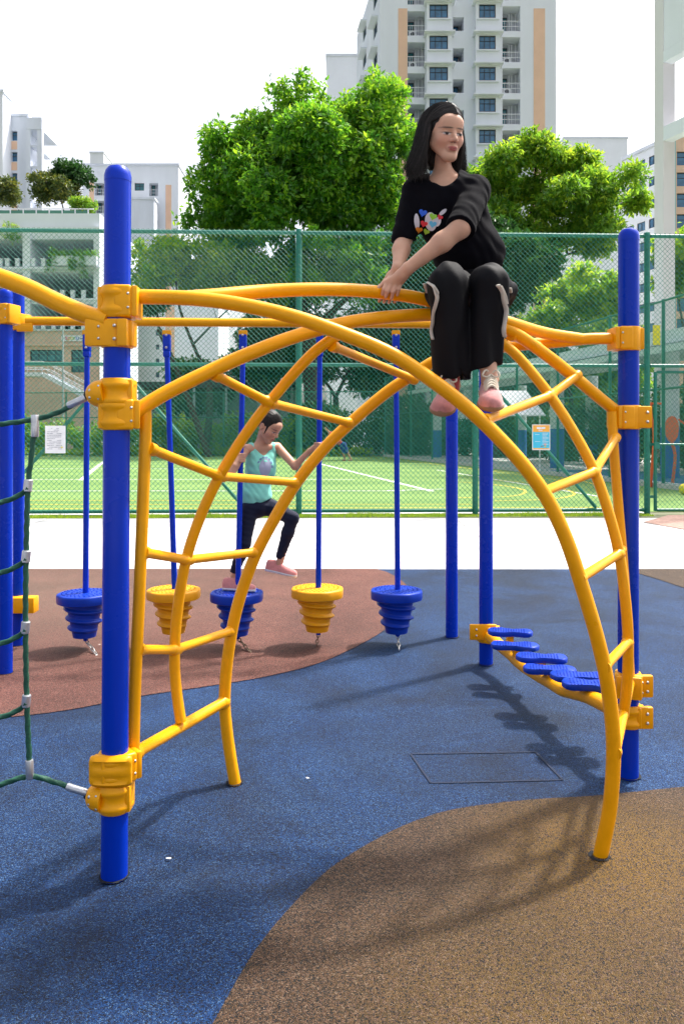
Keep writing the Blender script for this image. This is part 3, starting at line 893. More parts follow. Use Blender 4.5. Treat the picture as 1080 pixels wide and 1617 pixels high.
M['chain'] = mat('bright_chain', (0.72, 0.70, 0.66), 0.3, metal=1.0)
M['rust'] = mat('rusty_chain', (0.28, 0.20, 0.14), 0.55, metal=0.7, nscale=90, namt=0.4)
pods = [(138, 134, 936, 140, 1046, 'blue', 'blue stepping pod hanging right behind the first thick blue post', 'chain'),
        (264, 274.5, 930, 268, 1034, 'yellow', 'yellow stepping pod behind the thin curved ladder tubes', 'chain'),
        (384, 374, 934, 392, 1040, 'blue', 'blue stepping pod with the girl in the mint top standing on it', 'rust'),
        (505, 501, 928, 500, 1020, 'yellow', 'yellow stepping pod just ahead of the walking girl', 'rust'),
        (625, 626, 931, 633, 1037, 'blue', 'blue stepping pod at the end of the row beside the rear posts', 'chain')]
POD = []
for (tx, dx, dy, gx, gy, colr, label, chm) in pods:
    f = (tx - 42)/(713 - 42)
    Yb = A.y + (B.y - A.y)*f
    Yd = Yb - 0.06
    top = P(tx, 527, Yb)
    zc = P(dx, dy, Yd)                       # centre of the disc's top face
    m = M[colr + '_plastic']
    t = thing('stepping_pod', label, 'stepping pod', (zc.x, zc.y, 0.0), 'stepping pods hanging from the overhead bar')
    # scalloped disc
    mb = MB()
    R = 0.188; n = 48
    prof = [(0.30, -0.066, 0.0), (0.90, -0.068, 0.2), (0.985, -0.062, 0.8), (1.0, -0.048, 1.0), (1.0, -0.012, 1.0), (0.98, -0.003, 1.0), (0.93, 0.0, 0.7), (0.5, 0.0015, 0.2), (0.12, 0.002, 0.0)]
    vs = []; fs = []
    for q_, z, sc in prof:
        for k in range(n):
            a = 2*math.pi*k/n
            rr = R*q_*(1 - 0.028*sc*(0.5 + 0.5*math.cos(8*a + 0.4)))
            vs.append((zc.x + rr*math.cos(a), zc.y + rr*math.sin(a), zc.z + z))
    for i in range(len(prof)-1):
        for k in range(n):
            k2 = (k+1) % n
            fs.append((i*n+k, i*n+k2, (i+1)*n+k2, (i+1)*n+k))
    fs.append(tuple(reversed(range(n)))); fs.append(tuple((len(prof)-1)*n + k for k in range(n)))
    mb.add(vs, fs)
    disc = mb.build('disc', m, t, smooth=True, ang=50)
    # grip dots on the disc
    gd = MB()
    for rr, nn in ((0.05, 10), (0.085, 18), (0.12, 24), (0.15, 30)):
        for k in range(nn):
            a = 2*math.pi*k/nn
            gd.lathe([(0.006, 0.0), (0.005, 0.0035), (0.002, 0.004)], 5, (zc.x + rr*math.cos(a), zc.y + rr*math.sin(a), zc.z + 0.001))
    gd.build('grip_dots', m, disc, kind='stuff')
    # screw-threaded cone under the disc
    mb = MB(); n = 30; rows_ = 44
    zt = zc.z - 0.064; zb = zt - 0.240
    vs = []; fs = []
    for i in range(rows_ + 1):
        v = i/rows_
        z = zt + (zb - zt)*v
        base = 0.124 - 0.046*v
        for k in range(n):
            a = 2*math.pi*k/n
            ph = v*3.55*2*math.pi - a
            rid = max(0.0, math.cos(ph))**0.9*0.024
            fade = min(1, v*8) * min(1, max(0, (0.86 - v - 0.02*math.cos(a))*9))
            rr = base + rid*fade
            vs.append((zc.x + rr*math.cos(a), zc.y + rr*math.sin(a), z))
    for i in range(rows_):
        for k in range(n):
            k2 = (k+1) % n
            fs.append((i*n+k2, i*n+k, (i+1)*n+k, (i+1)*n+k2))
    fs.append(tuple(range(n))); fs.append(tuple(reversed([rows_*n + k for k in range(n)])))
    mb.add(vs, fs)
    mb.build('threaded_cone', m, t, smooth=True, ang=70)
    rod_top = Vector((top.x, Yb, top.z))
    MB().tube([Vector((zc.x + 0.008, zc.y, zc.z - 0.01)), rod_top + Vector((0, 0, -0.13))], [0.0205, 0.0185], 14).build('rod', M['blue'], t, smooth=True)
    fk = MB()
    fk.rbox(rod_top + Vector((0, 0, -0.065)), ((1,0,0),(0,1,0),(0,0,1)), (0.026, 0.022, 0.06), 0.006)
    fk.rbox(rod_top + Vector((0, 0, -0.145)), ((1,0,0),(0,1,0),(0,0,1)), (0.024, 0.024, 0.022), 0.008)
    fo = fk.build('fork', M['blue'], t, smooth=True)
    MB().rbox(rod_top + Vector((0, 0, 0.006)), ((1,0,0),(0,1,0),(0,0,1)), (0.03, 0.018, 0.018), 0.004).build('lug', M['yellow'], t, smooth=True)
    for dz in (-0.012, -0.10):
        MB().ball(rod_top + Vector((0, -0.024, dz)), 0.010, 8, 6).build('bolt', M['steel'], fo, smooth=True)
    MB().tube([Vector((zc.x + 0.008, zc.y, zb)), Vector((zc.x + 0.008, zc.y, zb - 0.03))], 0.016, 10).build('chain_socket', M['blue'], t, smooth=True)
    gr = G(gx, gy)
    chain_links(Vector((zc.x + 0.008, zc.y, zb - 0.025)), Vector((gr.x, max(gr.y, zc.y - 0.15), 0.0)), M[chm], t, 4)
    POD.append((zc, rod_top))

# ------------------------------------------------------------------ footprint bridge
bridge = thing('footprint_bridge', 'low wavy yellow beam with blue footprint-shaped steps', 'balance bridge', (P3.x, P3.y, 0))
post(bridge, P3, top=2.41)
clamp(bridge, P3, P(770, 1000, P3.y).z, 0.11, (0.8, -0.6))
MB().rbox(P(762, 998, P3.y - 0.05), ((1,0,0),(0,1,0),(0,0,1)), (0.085, 0.012, 0.05), 0.006).build('clamp_ear', M['yellow'], bridge, smooth=True)
for dz in (-0.02, 0.02):
    MB().ball(P(752, 999, P3.y - 0.065) + Vector((0, 0, dz)), 0.0075, 8, 6).build('bolt', M['steel'], bridge, smooth=True)
bp_ = [P(773, 1004, 5.12), P(790, 1020, 4.98), P(806, 1033, 4.80), P(823, 1049, 4.60), P(846, 1064, 4.38), P(869, 1077, 4.18), P(887, 1088, 4.04), P(906, 1093, 3.92), P(927, 1099, 3.79), P(950, 1110, 3.65), P(982, 1126, 3.50)]
tube_obj(bridge, bp_, 0.036, 'beam', 16, 6)
# footprint outline (unit length, heel at 0)
def foot_outline(mir):
    pts = [(-0.02, 0.0), (0.02, 0.13), (0.14, 0.18), (0.34, 0.155), (0.48, 0.15), (0.62, 0.20), (0.78, 0.215), (0.92, 0.17), (1.0, 0.05), (0.985, -0.07), (0.90, -0.145), (0.74, -0.17), (0.58, -0.12), (0.45, -0.085), (0.30, -0.11), (0.14, -0.155), (0.02, -0.12)]
    return [(x, y*mir) for x, y in pts]
pads = [((770, 991), (837, 998), 4.86, 1, 1.0), ((776, 1011), (848, 1021), 4.70, -1, 0.0), ((814, 1030), (891, 1039), 4.36, 1, 1.0), ((827, 1049), (906, 1057), 4.22, -1, 0.0), ((868, 1061), (955, 1066), 3.94, 1, 1.0), ((888, 1072), (980, 1081), 3.80, -1, 0.0)]
for i, (a, b_, D, mir, flip) in enumerate(pads):
    pa, pb = P(*a, D), P(*b_, D - 0.05)
    pb.z = pa.z = (pa.z + pb.z)/2
    ax = pb - pa; L = ax.length*1.04; ax.normalize()
    sd = Vector((-ax.y, ax.x, 0))
    ol = foot_outline(mir)
    if flip: ol = [(1 - x, -y) for x, y in ol]
    if mir < 0: ol = list(reversed(ol))
    wsc = 1.3
    loop = [pa + ax*(x*L) + sd*(y*L*wsc) for x, y in ol]
    loop = cr(loop + [loop[0]], 3)[:-1]
    area = sum(loop[k].x*loop[(k+1) % len(loop)].y - loop[(k+1) % len(loop)].x*loop[k].y for k in range(len(loop)))
    if area < 0: loop.reverse()
    cen = sum(loop, Vector())/len(loop)
    n = len(loop); mb = MB(); vs = []
    for sc, dz in ((0.93, -0.030), (1.0, -0.024), (1.0, -0.006), (0.95, 0.0)):
        vs += [(cen + (p - cen)*sc) + Vector((0, 0, dz)) for p in loop]
    fs = [(r_*n+k, r_*n+(k+1) % n, (r_+1)*n+(k+1) % n, (r_+1)*n+k) for r_ in range(3) for k in range(n)]
    fs += [tuple(reversed(range(n))), tuple(3*n+k for k in range(n))]
    mb.add(vs, fs)
    po = mb.build('footprint_step', M['blue_plastic'], bridge, smooth=True, ang=50)
    gd = MB()
    for u in range(3, 29, 2):
        for v in range(-5, 6, 2):
            q_ = (u/32, v/32)
            cnt = False
            for k in range(len(ol)):
                x0, y0 = ol[k]; x1, y1 = ol[(k+1) % len(ol)]
                if (y0 > q_[1]) != (y1 > q_[1]) and q_[0] < (x1-x0)*(q_[1]-y0)/(y1-y0) + x0: cnt = not cnt
            if cnt:
                c = pa + ax*(q_[0]*L) + sd*(q_[1]*L*wsc)
                c = cen + (c - cen)*0.92
                gd.lathe([(0.0050, -0.001), (0.004, 0.0022), (0.0015, 0.0026)], 6, c)
    gd.build('grip_studs', M['blue_plastic'], po, kind='stuff')
    # bracket down to the beam
    best = min(cr(bp_, 6), key=lambda p: (Vector((p.x, p.y)) - Vector((cen.x, cen.y))).length + 0.0)
    MB().beam(Vector((cen.x, cen.y, cen.z - 0.028)), best, 0.035, 0.05, up=(0,1,0)).build('step_bracket', M['yellow'], bridge)
# ------------------------------------------------------------------ buildings
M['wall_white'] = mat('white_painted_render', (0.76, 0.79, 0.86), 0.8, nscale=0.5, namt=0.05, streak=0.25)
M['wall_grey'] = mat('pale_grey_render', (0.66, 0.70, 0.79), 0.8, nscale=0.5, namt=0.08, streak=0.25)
M['wall_far'] = mat('far_white_render', (0.78, 0.81, 0.88), 0.85, nscale=0.4, namt=0.04)
M['peach'] = mat('peach_render', (0.80, 0.53, 0.38), 0.8, nscale=0.5, namt=0.07)
M['peach2'] = mat('beige_render', (0.66, 0.47, 0.35), 0.8, nscale=0.7, namt=0.08)
M['teal_wall'] = mat('teal_render', (0.22, 0.52, 0.56), 0.8, nscale=0.5, namt=0.06)
M['glass'] = mat('window_glass', (0.035, 0.15, 0.29), 0.12, spec=0.8, nscale=0.8, namt=0.5)
M['glass_teal'] = mat('teal_window_glass', (0.02, 0.15, 0.18), 0.12, spec=0.8, nscale=0.8, namt=0.5)
M['frame_dark'] = mat('dark_window_frame', (0.02, 0.03, 0.045), 0.5)
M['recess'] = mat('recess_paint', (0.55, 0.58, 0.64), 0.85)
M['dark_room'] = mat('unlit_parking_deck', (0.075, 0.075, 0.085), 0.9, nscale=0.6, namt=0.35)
M['white_metal'] = mat('white_railing_paint', (0.72, 0.74, 0.78), 0.5)
M['grey_metal'] = mat('grey_metal_sheet', (0.45, 0.50, 0.55), 0.5)
M['green_panel'] = mat('green_glass_panel', (0.06, 0.20, 0.14), 0.3)
M['steel_roof'] = mat('pale_metal_roof', (0.66, 0.72, 0.76), 0.5, nscale=1.0, namt=0.08)

def facade(O, U, W, Hh, holes, depth=0.25):
    """wall with real openings; O bottom-left corner, U along the wall; outside is U x Z. holes: (u0,u1,z0,z1,depth,back?)"""
    O = Vector(O); U = Vector(U).normalized(); Nn = U.cross(Vector((0,0,1)))
    mb = MB(); bk = MB()
    us = sorted(set([0.0, W] + [min(W, max(0, round(h[i], 4))) for h in holes for i in (0, 1)]))
    zs = sorted(set([0.0, Hh] + [min(Hh, max(0, round(h[i], 4))) for h in holes for i in (2, 3)]))
    def pt(u, z, d=0.0): return O + U*u + Vector((0,0,z)) - Nn*d
    for j in range(len(zs)-1):
        zc = (zs[j]+zs[j+1])/2
        run = None
        for i in range(len(us)):
            solid = False
            if i < len(us)-1:
                uc = (us[i]+us[i+1])/2
                solid = not any(h[0] < uc < h[1] and h[2] < zc < h[3] for h in holes)
            if solid and run is None: run = us[i]
            if not solid and run is not None:
                mb.add([pt(run, zs[j]), pt(us[i], zs[j]), pt(us[i], zs[j+1]), pt(run, zs[j+1])], [(0,1,2,3)])
                run = None
    for h in holes:
        u0, u1, z0, z1 = h[:4]; d = h[4] if len(h) > 4 else depth
        mb.add([pt(u0,z0), pt(u1,z0), pt(u1,z1), pt(u0,z1), pt(u0,z0,d), pt(u1,z0,d), pt(u1,z1,d), pt(u0,z1,d)],
               [(0,4,5,1), (1,5,6,2), (2,6,7,3), (3,7,4,0)])
        bk.add([pt(u0,z0,d), pt(u1,z0,d), pt(u1,z1,d), pt(u0,z1,d)], [(0,1,2,3)])
    return mb, bk

WIN = {}
def window_mesh(w, h, nx, ny, pane_m, fr=0.07):
    key = (round(w, 2), round(h, 2), nx, ny, pane_m.name)
    if key in WIN: return WIN[key]
    f = MB()
    f.box((0, -0.05, 0), (w, 0.03, fr)); f.box((0, -0.05, h-fr), (w, 0.03, h)); f.box((0, -0.05, fr), (fr, 0.03, h-fr)); f.box((w-fr, -0.05, fr), (w, 0.03, h-fr))
    for i in range(1, nx):
        x = w*i/nx; f.box((x-fr*0.4, -0.045, fr), (x+fr*0.4, 0.028, h-fr))
    for j in range(1, ny):
        z = h*(0.62 if ny == 2 else j/ny)
        for i in range(nx):
            f.box((w*i/nx + fr*0.45, -0.04, z-fr*0.35), (w*(i+1)/nx - fr*0.45, 0.026, z+fr*0.35))
    p = MB(); p.add([(fr*0.5, 0.0, fr*0.5), (w-fr*0.5, 0.0, fr*0.5), (w-fr*0.5, 0.0, h-fr*0.5), (fr*0.5, 0.0, h-fr*0.5)], [(0,1,2,3)])
    WIN[key] = (local_mesh('window', f, M['frame_dark']), local_mesh('pane', p, pane_m))
    return WIN[key]

def window(root, O, U, w, h, nx=3, ny=2, pane=None):
    fm, pm = window_mesh(w, h, nx, ny, pane or M['glass'])
    ang = math.atan2(U[1], U[0])
    o = inst(fm, 'window', root, O, ang)
    p = bpy.data.objects.new('pane', pm); COL.objects.link(p); p.parent = o
    return o

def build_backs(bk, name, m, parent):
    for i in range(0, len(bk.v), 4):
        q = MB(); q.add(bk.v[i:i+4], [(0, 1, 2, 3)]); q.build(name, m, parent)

RAIL = {}
def railing(root, O, U, w, h=1.0, m=None, gap=0.14):
    key = (round(w, 2), round(h, 2))
    if key not in RAIL:
        f = MB()
        f.box((0, -0.025, h-0.05), (w, 0.025, h)); f.box((0, -0.02, 0.05), (w, 0.02, 0.09))
        f.box((0, -0.02, h*0.5-0.02), (w, 0.02, h*0.5+0.02))
        x = gap
        while x < w - 0.05:
            f.box((x-0.012, -0.012, 0.09), (x+0.012, 0.012, h-0.05)); x += gap
        RAIL[key] = local_mesh('railing', f, m or M['white_metal'])
    return inst(RAIL[key], 'railing', root, O, math.atan2(U[1], U[0]))

X1 = (1, 0, 0)
# ---- tall apartment block behind the girl -------------------------------------------------
YB = 75.0; K = YB/F
def bx(px): return (px - 540)*K
def bz_(py): return CAMH + (HZ - py)*K
tower = thing('apartment_block', 'tall white apartment block with peach stripes and stacked balconies', 'building', (bx(740), YB, 0))
Lx, Rx = bx(600), bx(877.5)
ZT = bz_(-60)
FL = 49.0*K
holes = []; wins = []; rails = []; bays = []; acs = []
rows = [-1 + k for k in range(14)]
for k in rows:
    yw = 12.7 + 49*k                     # window head row in the photo
    zt = bz_(yw); zb = bz_(yw + 21)
    if zb < 1.0: continue
    for (p0, p1, a, b_) in ((643.5, 671, 5, 44), (793, 821, -3, 37)):
        holes.append((bx(p0)-Lx, bx(p1)-Lx, max(0.2, bz_(yw + b_)), bz_(yw + a), 1.5))
    holes.append((bx(715)-Lx, bx(732)-Lx, max(0.2, bz_(yw + 36)), bz_(yw + 14.5), 2.2))
mb, bk = facade((Lx, YB, 0), X1, Rx - Lx, ZT, holes)
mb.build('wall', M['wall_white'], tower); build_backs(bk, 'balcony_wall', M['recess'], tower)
MB().box((Lx + 0.3, YB + 2.6, 0), (Rx, YB + 14, ZT - 0.01)).build('core_wall', M['wall_white'], tower)
# right return
MB().add([(Rx, YB, 0), (Rx, YB + 2.6, 0), (Rx, YB + 2.6, ZT), (Rx, YB, ZT)], [(0,1,2,3)]).build('wall', M['wall_white'], tower)
for (p0, p1) in ((628.5, 643), (842, 860)):
    MB().box((bx(p0), YB - 0.03, 0), (bx(p1), YB + 0.02, bz_(13.5))).build('stripe', M['peach'], tower)
for k in rows:
    yw = 12.7 + 49*k
    if bz_(yw + 21) < 1.0: continue
    for (p0, p1, w0, w1) in ((672.5, 712, 676.5, 705.5), (749, 787, 754, 780)):
        # projecting bay with sill box, hood and window
        x0, x1 = bx(p0), bx(p1)
        hz0, hz1 = bz_(yw + 22), bz_(yw - 0.5)
        m1, b1 = facade((x0, YB - 0.7, bz_(yw + 43)), X1, x1 - x0, bz_(yw - 3) - bz_(yw + 43), [(bx(w0)-x0, bx(w1)-x0, bz_(yw+21.5)-bz_(yw+43), bz_(yw)-bz_(yw+43), 0.22)])
        zlo, zhi = bz_(yw + 43), bz_(yw - 3)
        m1.add([(x0, YB, zlo), (x0, YB-0.7, zlo), (x0, YB-0.7, zhi), (x0, YB, zhi)], [(0,1,2,3)])
        m1.add([(x1, YB-0.7, zlo), (x1, YB, zlo), (x1, YB, zhi), (x1, YB-0.7, zhi)], [(0,1,2,3)])
        m1.add([(x0, YB, zlo), (x1, YB, zlo), (x1, YB-0.7, zlo), (x0, YB-0.7, zlo)], [(0,1,2,3)])
        m1.box((x0 - 0.25, YB - 1.15, zhi), (x1 + 0.25, YB - 0.002, zhi + 0.14))
        m1.box((x0 + 0.1, YB - 0.86, bz_(yw + 24.5)), (x1 - 0.1, YB - 0.702, bz_(yw + 23)))
        m1.build('bay', M['wall_white'], tower)
        window(tower, (bx(w0), YB - 0.55, bz_(yw + 21.3)), X1, bx(w1) - bx(w0), bz_(yw + 0.2) - bz_(yw + 21.3), 3, 2)
    for (p0, p1, b_) in ((643.5, 671, 44), (793, 821, 37)):
        zf = bz_(yw + b_)
        railing(tower, (bx(p0) + 0.02, YB + 0.12, zf), X1, bx(p1) - bx(p0) - 0.04, 1.05, gap=0.2)
        window(tower, (bx(p0) + 0.08, YB + 1.42, zf + 0.25), X1, 0.62, 1.75, 1, 2, M['glass_teal'])
        pm = MB()
        for dx in (0.80, 1.05, 1.42):
            pm.box((bx(p0) + dx, YB + 1.1, zf), (bx(p0) + dx + 0.09, YB + 1.2, zf + 2.3))
        pm.build('pipe', M['white_metal'], tower)
        if (k + b_) % 3 != 1:
            a = MB(); a.rbox((bx(p0) + 0.5, YB + 0.55, zf + 0.36), ((1,0,0),(0,1,0),(0,0,1)), (0.36, 0.16, 0.28), 0.03)
            ao = a.build('air_conditioner', M['white_metal'], tower)
            MB().lathe([(0.2, 0), (0.2, 0.012)], 14, (bx(p0) + 0.5, YB + 0.388, zf + 0.36), (Vector((1,0,0)), Vector((0,0,1)), Vector((0,-1,0)))).build('fan_grille', M['frame_dark'], ao)
    # stair opening parapet with slot
    z0 = bz_(yw + 36); 
    MB().box((bx(715) + 0.01, YB + 0.03, bz_(yw + 62)), (bx(732) - 0.01, YB + 0.15, bz_(yw + 38))).build('parapet', M['wall_grey'], tower)
    window(tower, (bx(716), YB + 1.6, bz_(yw + 35.5)), X1, bx(727) - bx(716), bz_(yw + 16) - bz_(yw + 35.5), 1, 1)
# left flank turned away from us
A0 = Vector((bx(568), YB + 14.0, 0)); A1 = Vector((Lx, YB, 0)); U = (A1 - A0).normalized(); LW = (A1 - A0).length
holes = []
for k in rows:
    yw = 12.7 + 49*k
    if bz_(yw + 21) < 1.0: continue
    for u0 in (4.2, 10.6):
        holes.append((u0, u0 + 2.0, bz_(yw + 24), bz_(yw + 3), 0.25))
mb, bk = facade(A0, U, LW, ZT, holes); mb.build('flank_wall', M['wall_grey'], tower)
for h in holes:
    window(tower, A0 + U*h[0] + Vector((0,0,h[2])) - U.cross(Vector((0,0,1)))*0.15, U, 2.0, h[3]-h[2], 2, 2)
    c = A0 + U*(h[0]+1.0) + Vector((0,0,h[3]+0.1)) + U.cross(Vector((0,0,1)))*0.3
    MB().obox(c, (U, U.cross(Vector((0,0,1))), (0,0,1)), (1.3, 0.32, 0.07)).build('hood', M['wall_white'], tower)

# ---- generic slab block --------------------------------------------------------------------
def block(name, label, p0, p1, ytop, Y, D, wm, openings, stripes=(), cat='building', base_y=760):
    k = Y/F
    X = lambda p: (p - 540)*k
    Z = lambda y: max(0.0, CAMH + (HZ - y)*k)
    t = thing(name, label, cat, (X((p0+p1)/2), Y, 0))
    hs = [(X(a)-X(p0), X(b)-X(p0), Z(d), Z(c), dep) for (a, b, c, d, dep, *_r) in openings]
    mb, bk = facade((X(p0), Y, 0), X1, X(p1)-X(p0), Z(ytop), hs)
    z = Z(ytop); x0, x1 = X(p0), X(p1)
    mb.add([(x1, Y, 0), (x1, Y+D, 0), (x1, Y+D, z), (x1, Y, z)], [(0,1,2,3)])
    mb.add([(x0, Y+D, 0), (x0, Y, 0), (x0, Y, z), (x0, Y+D, z)], [(0,1,2,3)])
    mb.add([(x0, Y, z), (x1, Y, z), (x1, Y+D, z), (x0, Y+D, z)], [(0,1,2,3)])
    mb.build('wall', wm, t)
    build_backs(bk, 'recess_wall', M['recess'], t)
    MB().box((x0 - 0.15, Y - 0.15, z), (x1 + 0.15, Y + D, z + 0.35)).build('roof_cap', M['wall_grey'], t)
    for (a, b, c, d, m) in stripes:
        MB().box((X(a), Y - 0.04, Z(d)), (X(b), Y + 0.02, Z(c))).build('stripe', m, t)
    for op in openings:
        a, b, c, d, dep = op[:5]; spec = op[5] if len(op) > 5 else None
        if spec == 'win':
            window(t, (X(a), Y + dep*0.7, Z(d)), X1, X(b)-X(a), Z(c)-Z(d), 2, 2)
        elif spec == 'teal':
            window(t, (X(a), Y + dep*0.7, Z(d)), X1, X(b)-X(a), Z(c)-Z(d), 2, 2, M['glass_teal'])
        elif spec == 'bal':
            railing(t, (X(a)+0.02, Y + 0.1, Z(d)), X1, X(b)-X(a)-0.04, 1.1, gap=0.3)
            window(t, (X(a)+0.1, Y + dep*0.95, Z(d)+0.2), X1, (X(b)-X(a))*0.4, 2.0, 1, 2, M['glass_teal'])
    return t

# far-left block with open corridors
ops = []
for r in range(14):
    y0 = 207 + 33*r
    ops.append((9, 28, y0, y0 + 15, 0.6, 'win'))
block('corridor_block', 'white and peach block with open corner bays behind the parking deck', 8.5, 44, 184, 115, 6, M['wall_grey'], ops, [(9.2, 27.8, 223 + 33*r, 236 + 33*r, M['peach']) for r in range(13)])
block('far_block', 'plain pale block cut by the picture edge behind the parking deck', -90, 5, 146, 112, 9, M['wall_white'], [(-80, -60, 190 + 33*r, 207 + 33*r, 0.4, 'win') for r in range(13)])
# open concrete frame on its right corner
KL = 114.5/F
fr_ = thing('open_stairwell', 'open white concrete frame at the corner of the corridor block', 'building', ((56-540)*KL, 114.5, 0))
for px in (45, 63):
    MB().box(((px-540)*KL - 0.35, 114.5, 0), ((px-540)*KL + 0.35, 115.2, CAMH + (HZ-186)*KL)).build('column', M['wall_grey'], fr_)
for r in range(13):
    y = 207 + 33*r
    MB().box(((45-540)*KL + 0.36, 114.45, CAMH + (HZ-y-24)*KL), ((63-540)*KL - 0.36, 120, CAMH + (HZ-y-27-5)*KL + 0.9)).build('slab', M['wall_grey'], fr_)
    MB().beam(Vector(((47-540)*KL, 116.0, CAMH + (HZ-y-24)*KL)), Vector(((61-540)*KL, 116.0, CAMH + (HZ-y)*KL)), 0.5, 0.35).build('stair_flight', M['wall_white'], fr_)
MB().box(((43-540)*KL, 114.4, CAMH + (HZ-204)*KL), ((66-540)*KL, 121, CAMH + (HZ-186)*KL)).build('parapet', M['wall_grey'], fr_)

# mid-left block
ops = []
for r in range(12):
    y0 = 289 + 28*r
    ops.append((150, 165, y0, y0 + 20, 1.4, 'bal'))
    ops.append((213, 228, y0 + 0, y0 + 12, 0.4, 'teal'))
    ops.append((236, 250, y0 - 0, y0 + 21, 1.4, 'bal'))
block('peach_striped_block', 'white apartment block with pale peach stripes rising behind the small yellow-green tree', 131, 282, 262, 126, 12, M['wall_white'], ops, [(142, 149, 288, 640, M['peach']), (262, 271, 292, 640, M['peach'])])
block('stair_tower', 'plain white windowless stair tower beside the striped block', 206.5, 243.5, 315, 122, 2.5, M['wall_grey'], [])
block('end_block', 'slim pale block edge next to the big tree', 283, 292, 327, 140, 5, M['wall_far'], [])
block('water_tank_house', 'tiny pale tank house on the horizon above the left rooftops', 143, 164, 242, 190, 8, M['wall_far'], [])
block('low_grey_block', 'low grey-white annex with small square windows behind the thin forked trunk', 200, 345, 478, 92, 9, M['wall_far'],
      [(246, 252, 500 + 22*r, 508 + 22*r, 0.3, 'win') for r in range(6)], [(262, 276, 484, 640, M['peach'])])
# pieces behind the big trees
block('rear_block', 'pale flat-roofed block showing left of the tall apartment block', 516, 600, 89, 118, 10, M['wall_far'], [])
block('distant_block', 'distant white stepped block right of the tall apartment block', 890, 990, 219, 150, 20, M['wall_far'], [])
block('distant_step', 'small white rooftop step beside the distant stepped block', 878, 892, 233, 151, 18, M['wall_far'], [])

# school block, right: facade turned towards us
SB = thing('school_block', 'white school block with rows of dark windows behind the right tree', 'building', (36, 100, 0))
A0 = Vector(((984-540)/F*104, 104, 0)); A1 = Vector(((1066-540)/F*95.5, 95.5, 0)); U = (A1-A0).normalized(); LW = (A1-A0).length
hs = []
for r in range(10):
    z0 = CAMH + (HZ-264)/F*100 - 2.6*r
    for u0 in (0.5, 2.5, 4.6, 6.6):
        if u0 + 1.45 < LW: hs.append((u0, u0+1.45, z0, z0+1.15, 0.2))
ZS = CAMH + (HZ-237)/F*100
mb, bk = facade(A0, U, LW, ZS, hs); mb.build('wall', M['wall_white'], SB)
MB().add([A0, A1, A1 + Vector((12, 6, 0)), A0 + Vector((12, 6, 0)), A0 + Vector((0,0,ZS)), A1 + Vector((0,0,ZS)), A1 + Vector((12,6,ZS)), A0 + Vector((12,6,ZS))], [(4,5,6,7),(1,2,6,5),(3,0,4,7)]).build('side_wall', M['wall_white'], SB)
MB().beam(A0 + Vector((0,0,ZS+0.2)), A1 + Vector((0,0,ZS+0.2)), 0.7, 0.4).build('roof_cap', M['wall_grey'], SB)
for h in hs:
    window(SB, A0 + U*h[0] + Vector((0,0,h[2])) - U.cross(Vector((0,0,1)))*0.14, U, 1.45, 1.15, 2, 1)

# peach and teal block at the right edge
ops = []
for r in range(9):
    ops.append((1068, 1105, 239 + 33*r, 261 + 33*r, 0.4, 'win'))
block('teal_banded_block', 'peach block with a teal corner band behind the white pillar', 1052, 1180, 214, 84, 0.8, M['peach2'], ops, [(1053, 1066, 215, 640, M['teal_wall'])])

# ---- white pillar frame building, right edge ------------------------------------------------
FRM = thing('pillar_building', 'white building on tall square pillars with open bays cut by the picture edge', 'building', (14.5, 36, 0))
K3 = 36.0/F
px0, px1 = (1032.5-540)*K3, (1052-540)*K3
dirv = Vector((0.36, -0.93, 0)).normalized()          # facade runs towards us and to the right
nrm = Vector((-dirv.y, dirv.x, 0))
C0 = Vector((px0, 36.0, 0))
def zq(y): return CAMH + (HZ - y)*K3
def slab_(u0, u1, z0, z1, d0, d1, nm, m):
    mb = MB()
    c = C0 + dirv*((u0+u1)/2) + nrm*((d0+d1)/2) + Vector((0,0,(z0+z1)/2))
    mb.obox(c, (dirv, nrm, (0,0,1)), ((u1-u0)/2, (d1-d0)/2, (z1-z0)/2))
    return mb.build(nm, m, FRM)
M['pillar_white'] = mat('pillar_white_render', (0.70, 0.68, 0.70), 0.8, nscale=0.6, namt=0.05, streak=0.3)
slab_(0.0, 0.55, 0, zq(-80), 0.0, 0.66, 'pillar', M['pillar_white'])
slab_(9.0, 9.6, 0, zq(-80), 0.0, 0.9, 'pillar', M['pillar_white'])
slab_(0.551, 8.99, zq(107), zq(90), 0.0, 0.5, 'beam', M['wall_white'])
slab_(0.551, 8.99, zq(229), zq(207), 0.0, 0.5, 'beam', M['wall_white'])
slab_(0.551, 8.99, zq(100) + 0.4, zq(100) + 0.65, 0.51, 6.0, 'floor_slab', M['pillar_white'])
slab_(0.551, 8.99, zq(222) + 0.25, zq(222) + 0.5, 0.51, 6.0, 'floor_slab', M['pillar_white'])
slab_(0.551, 8.99, zq(89.9) + 0.02, zq(-80), 0.03, 6.0, 'upper_wall', M['wall_white'])
window(FRM, C0 + dirv*0.75 - nrm*0.02 + Vector((0,0,zq(7))), dirv, 1.6, 1.2, 2, 1)

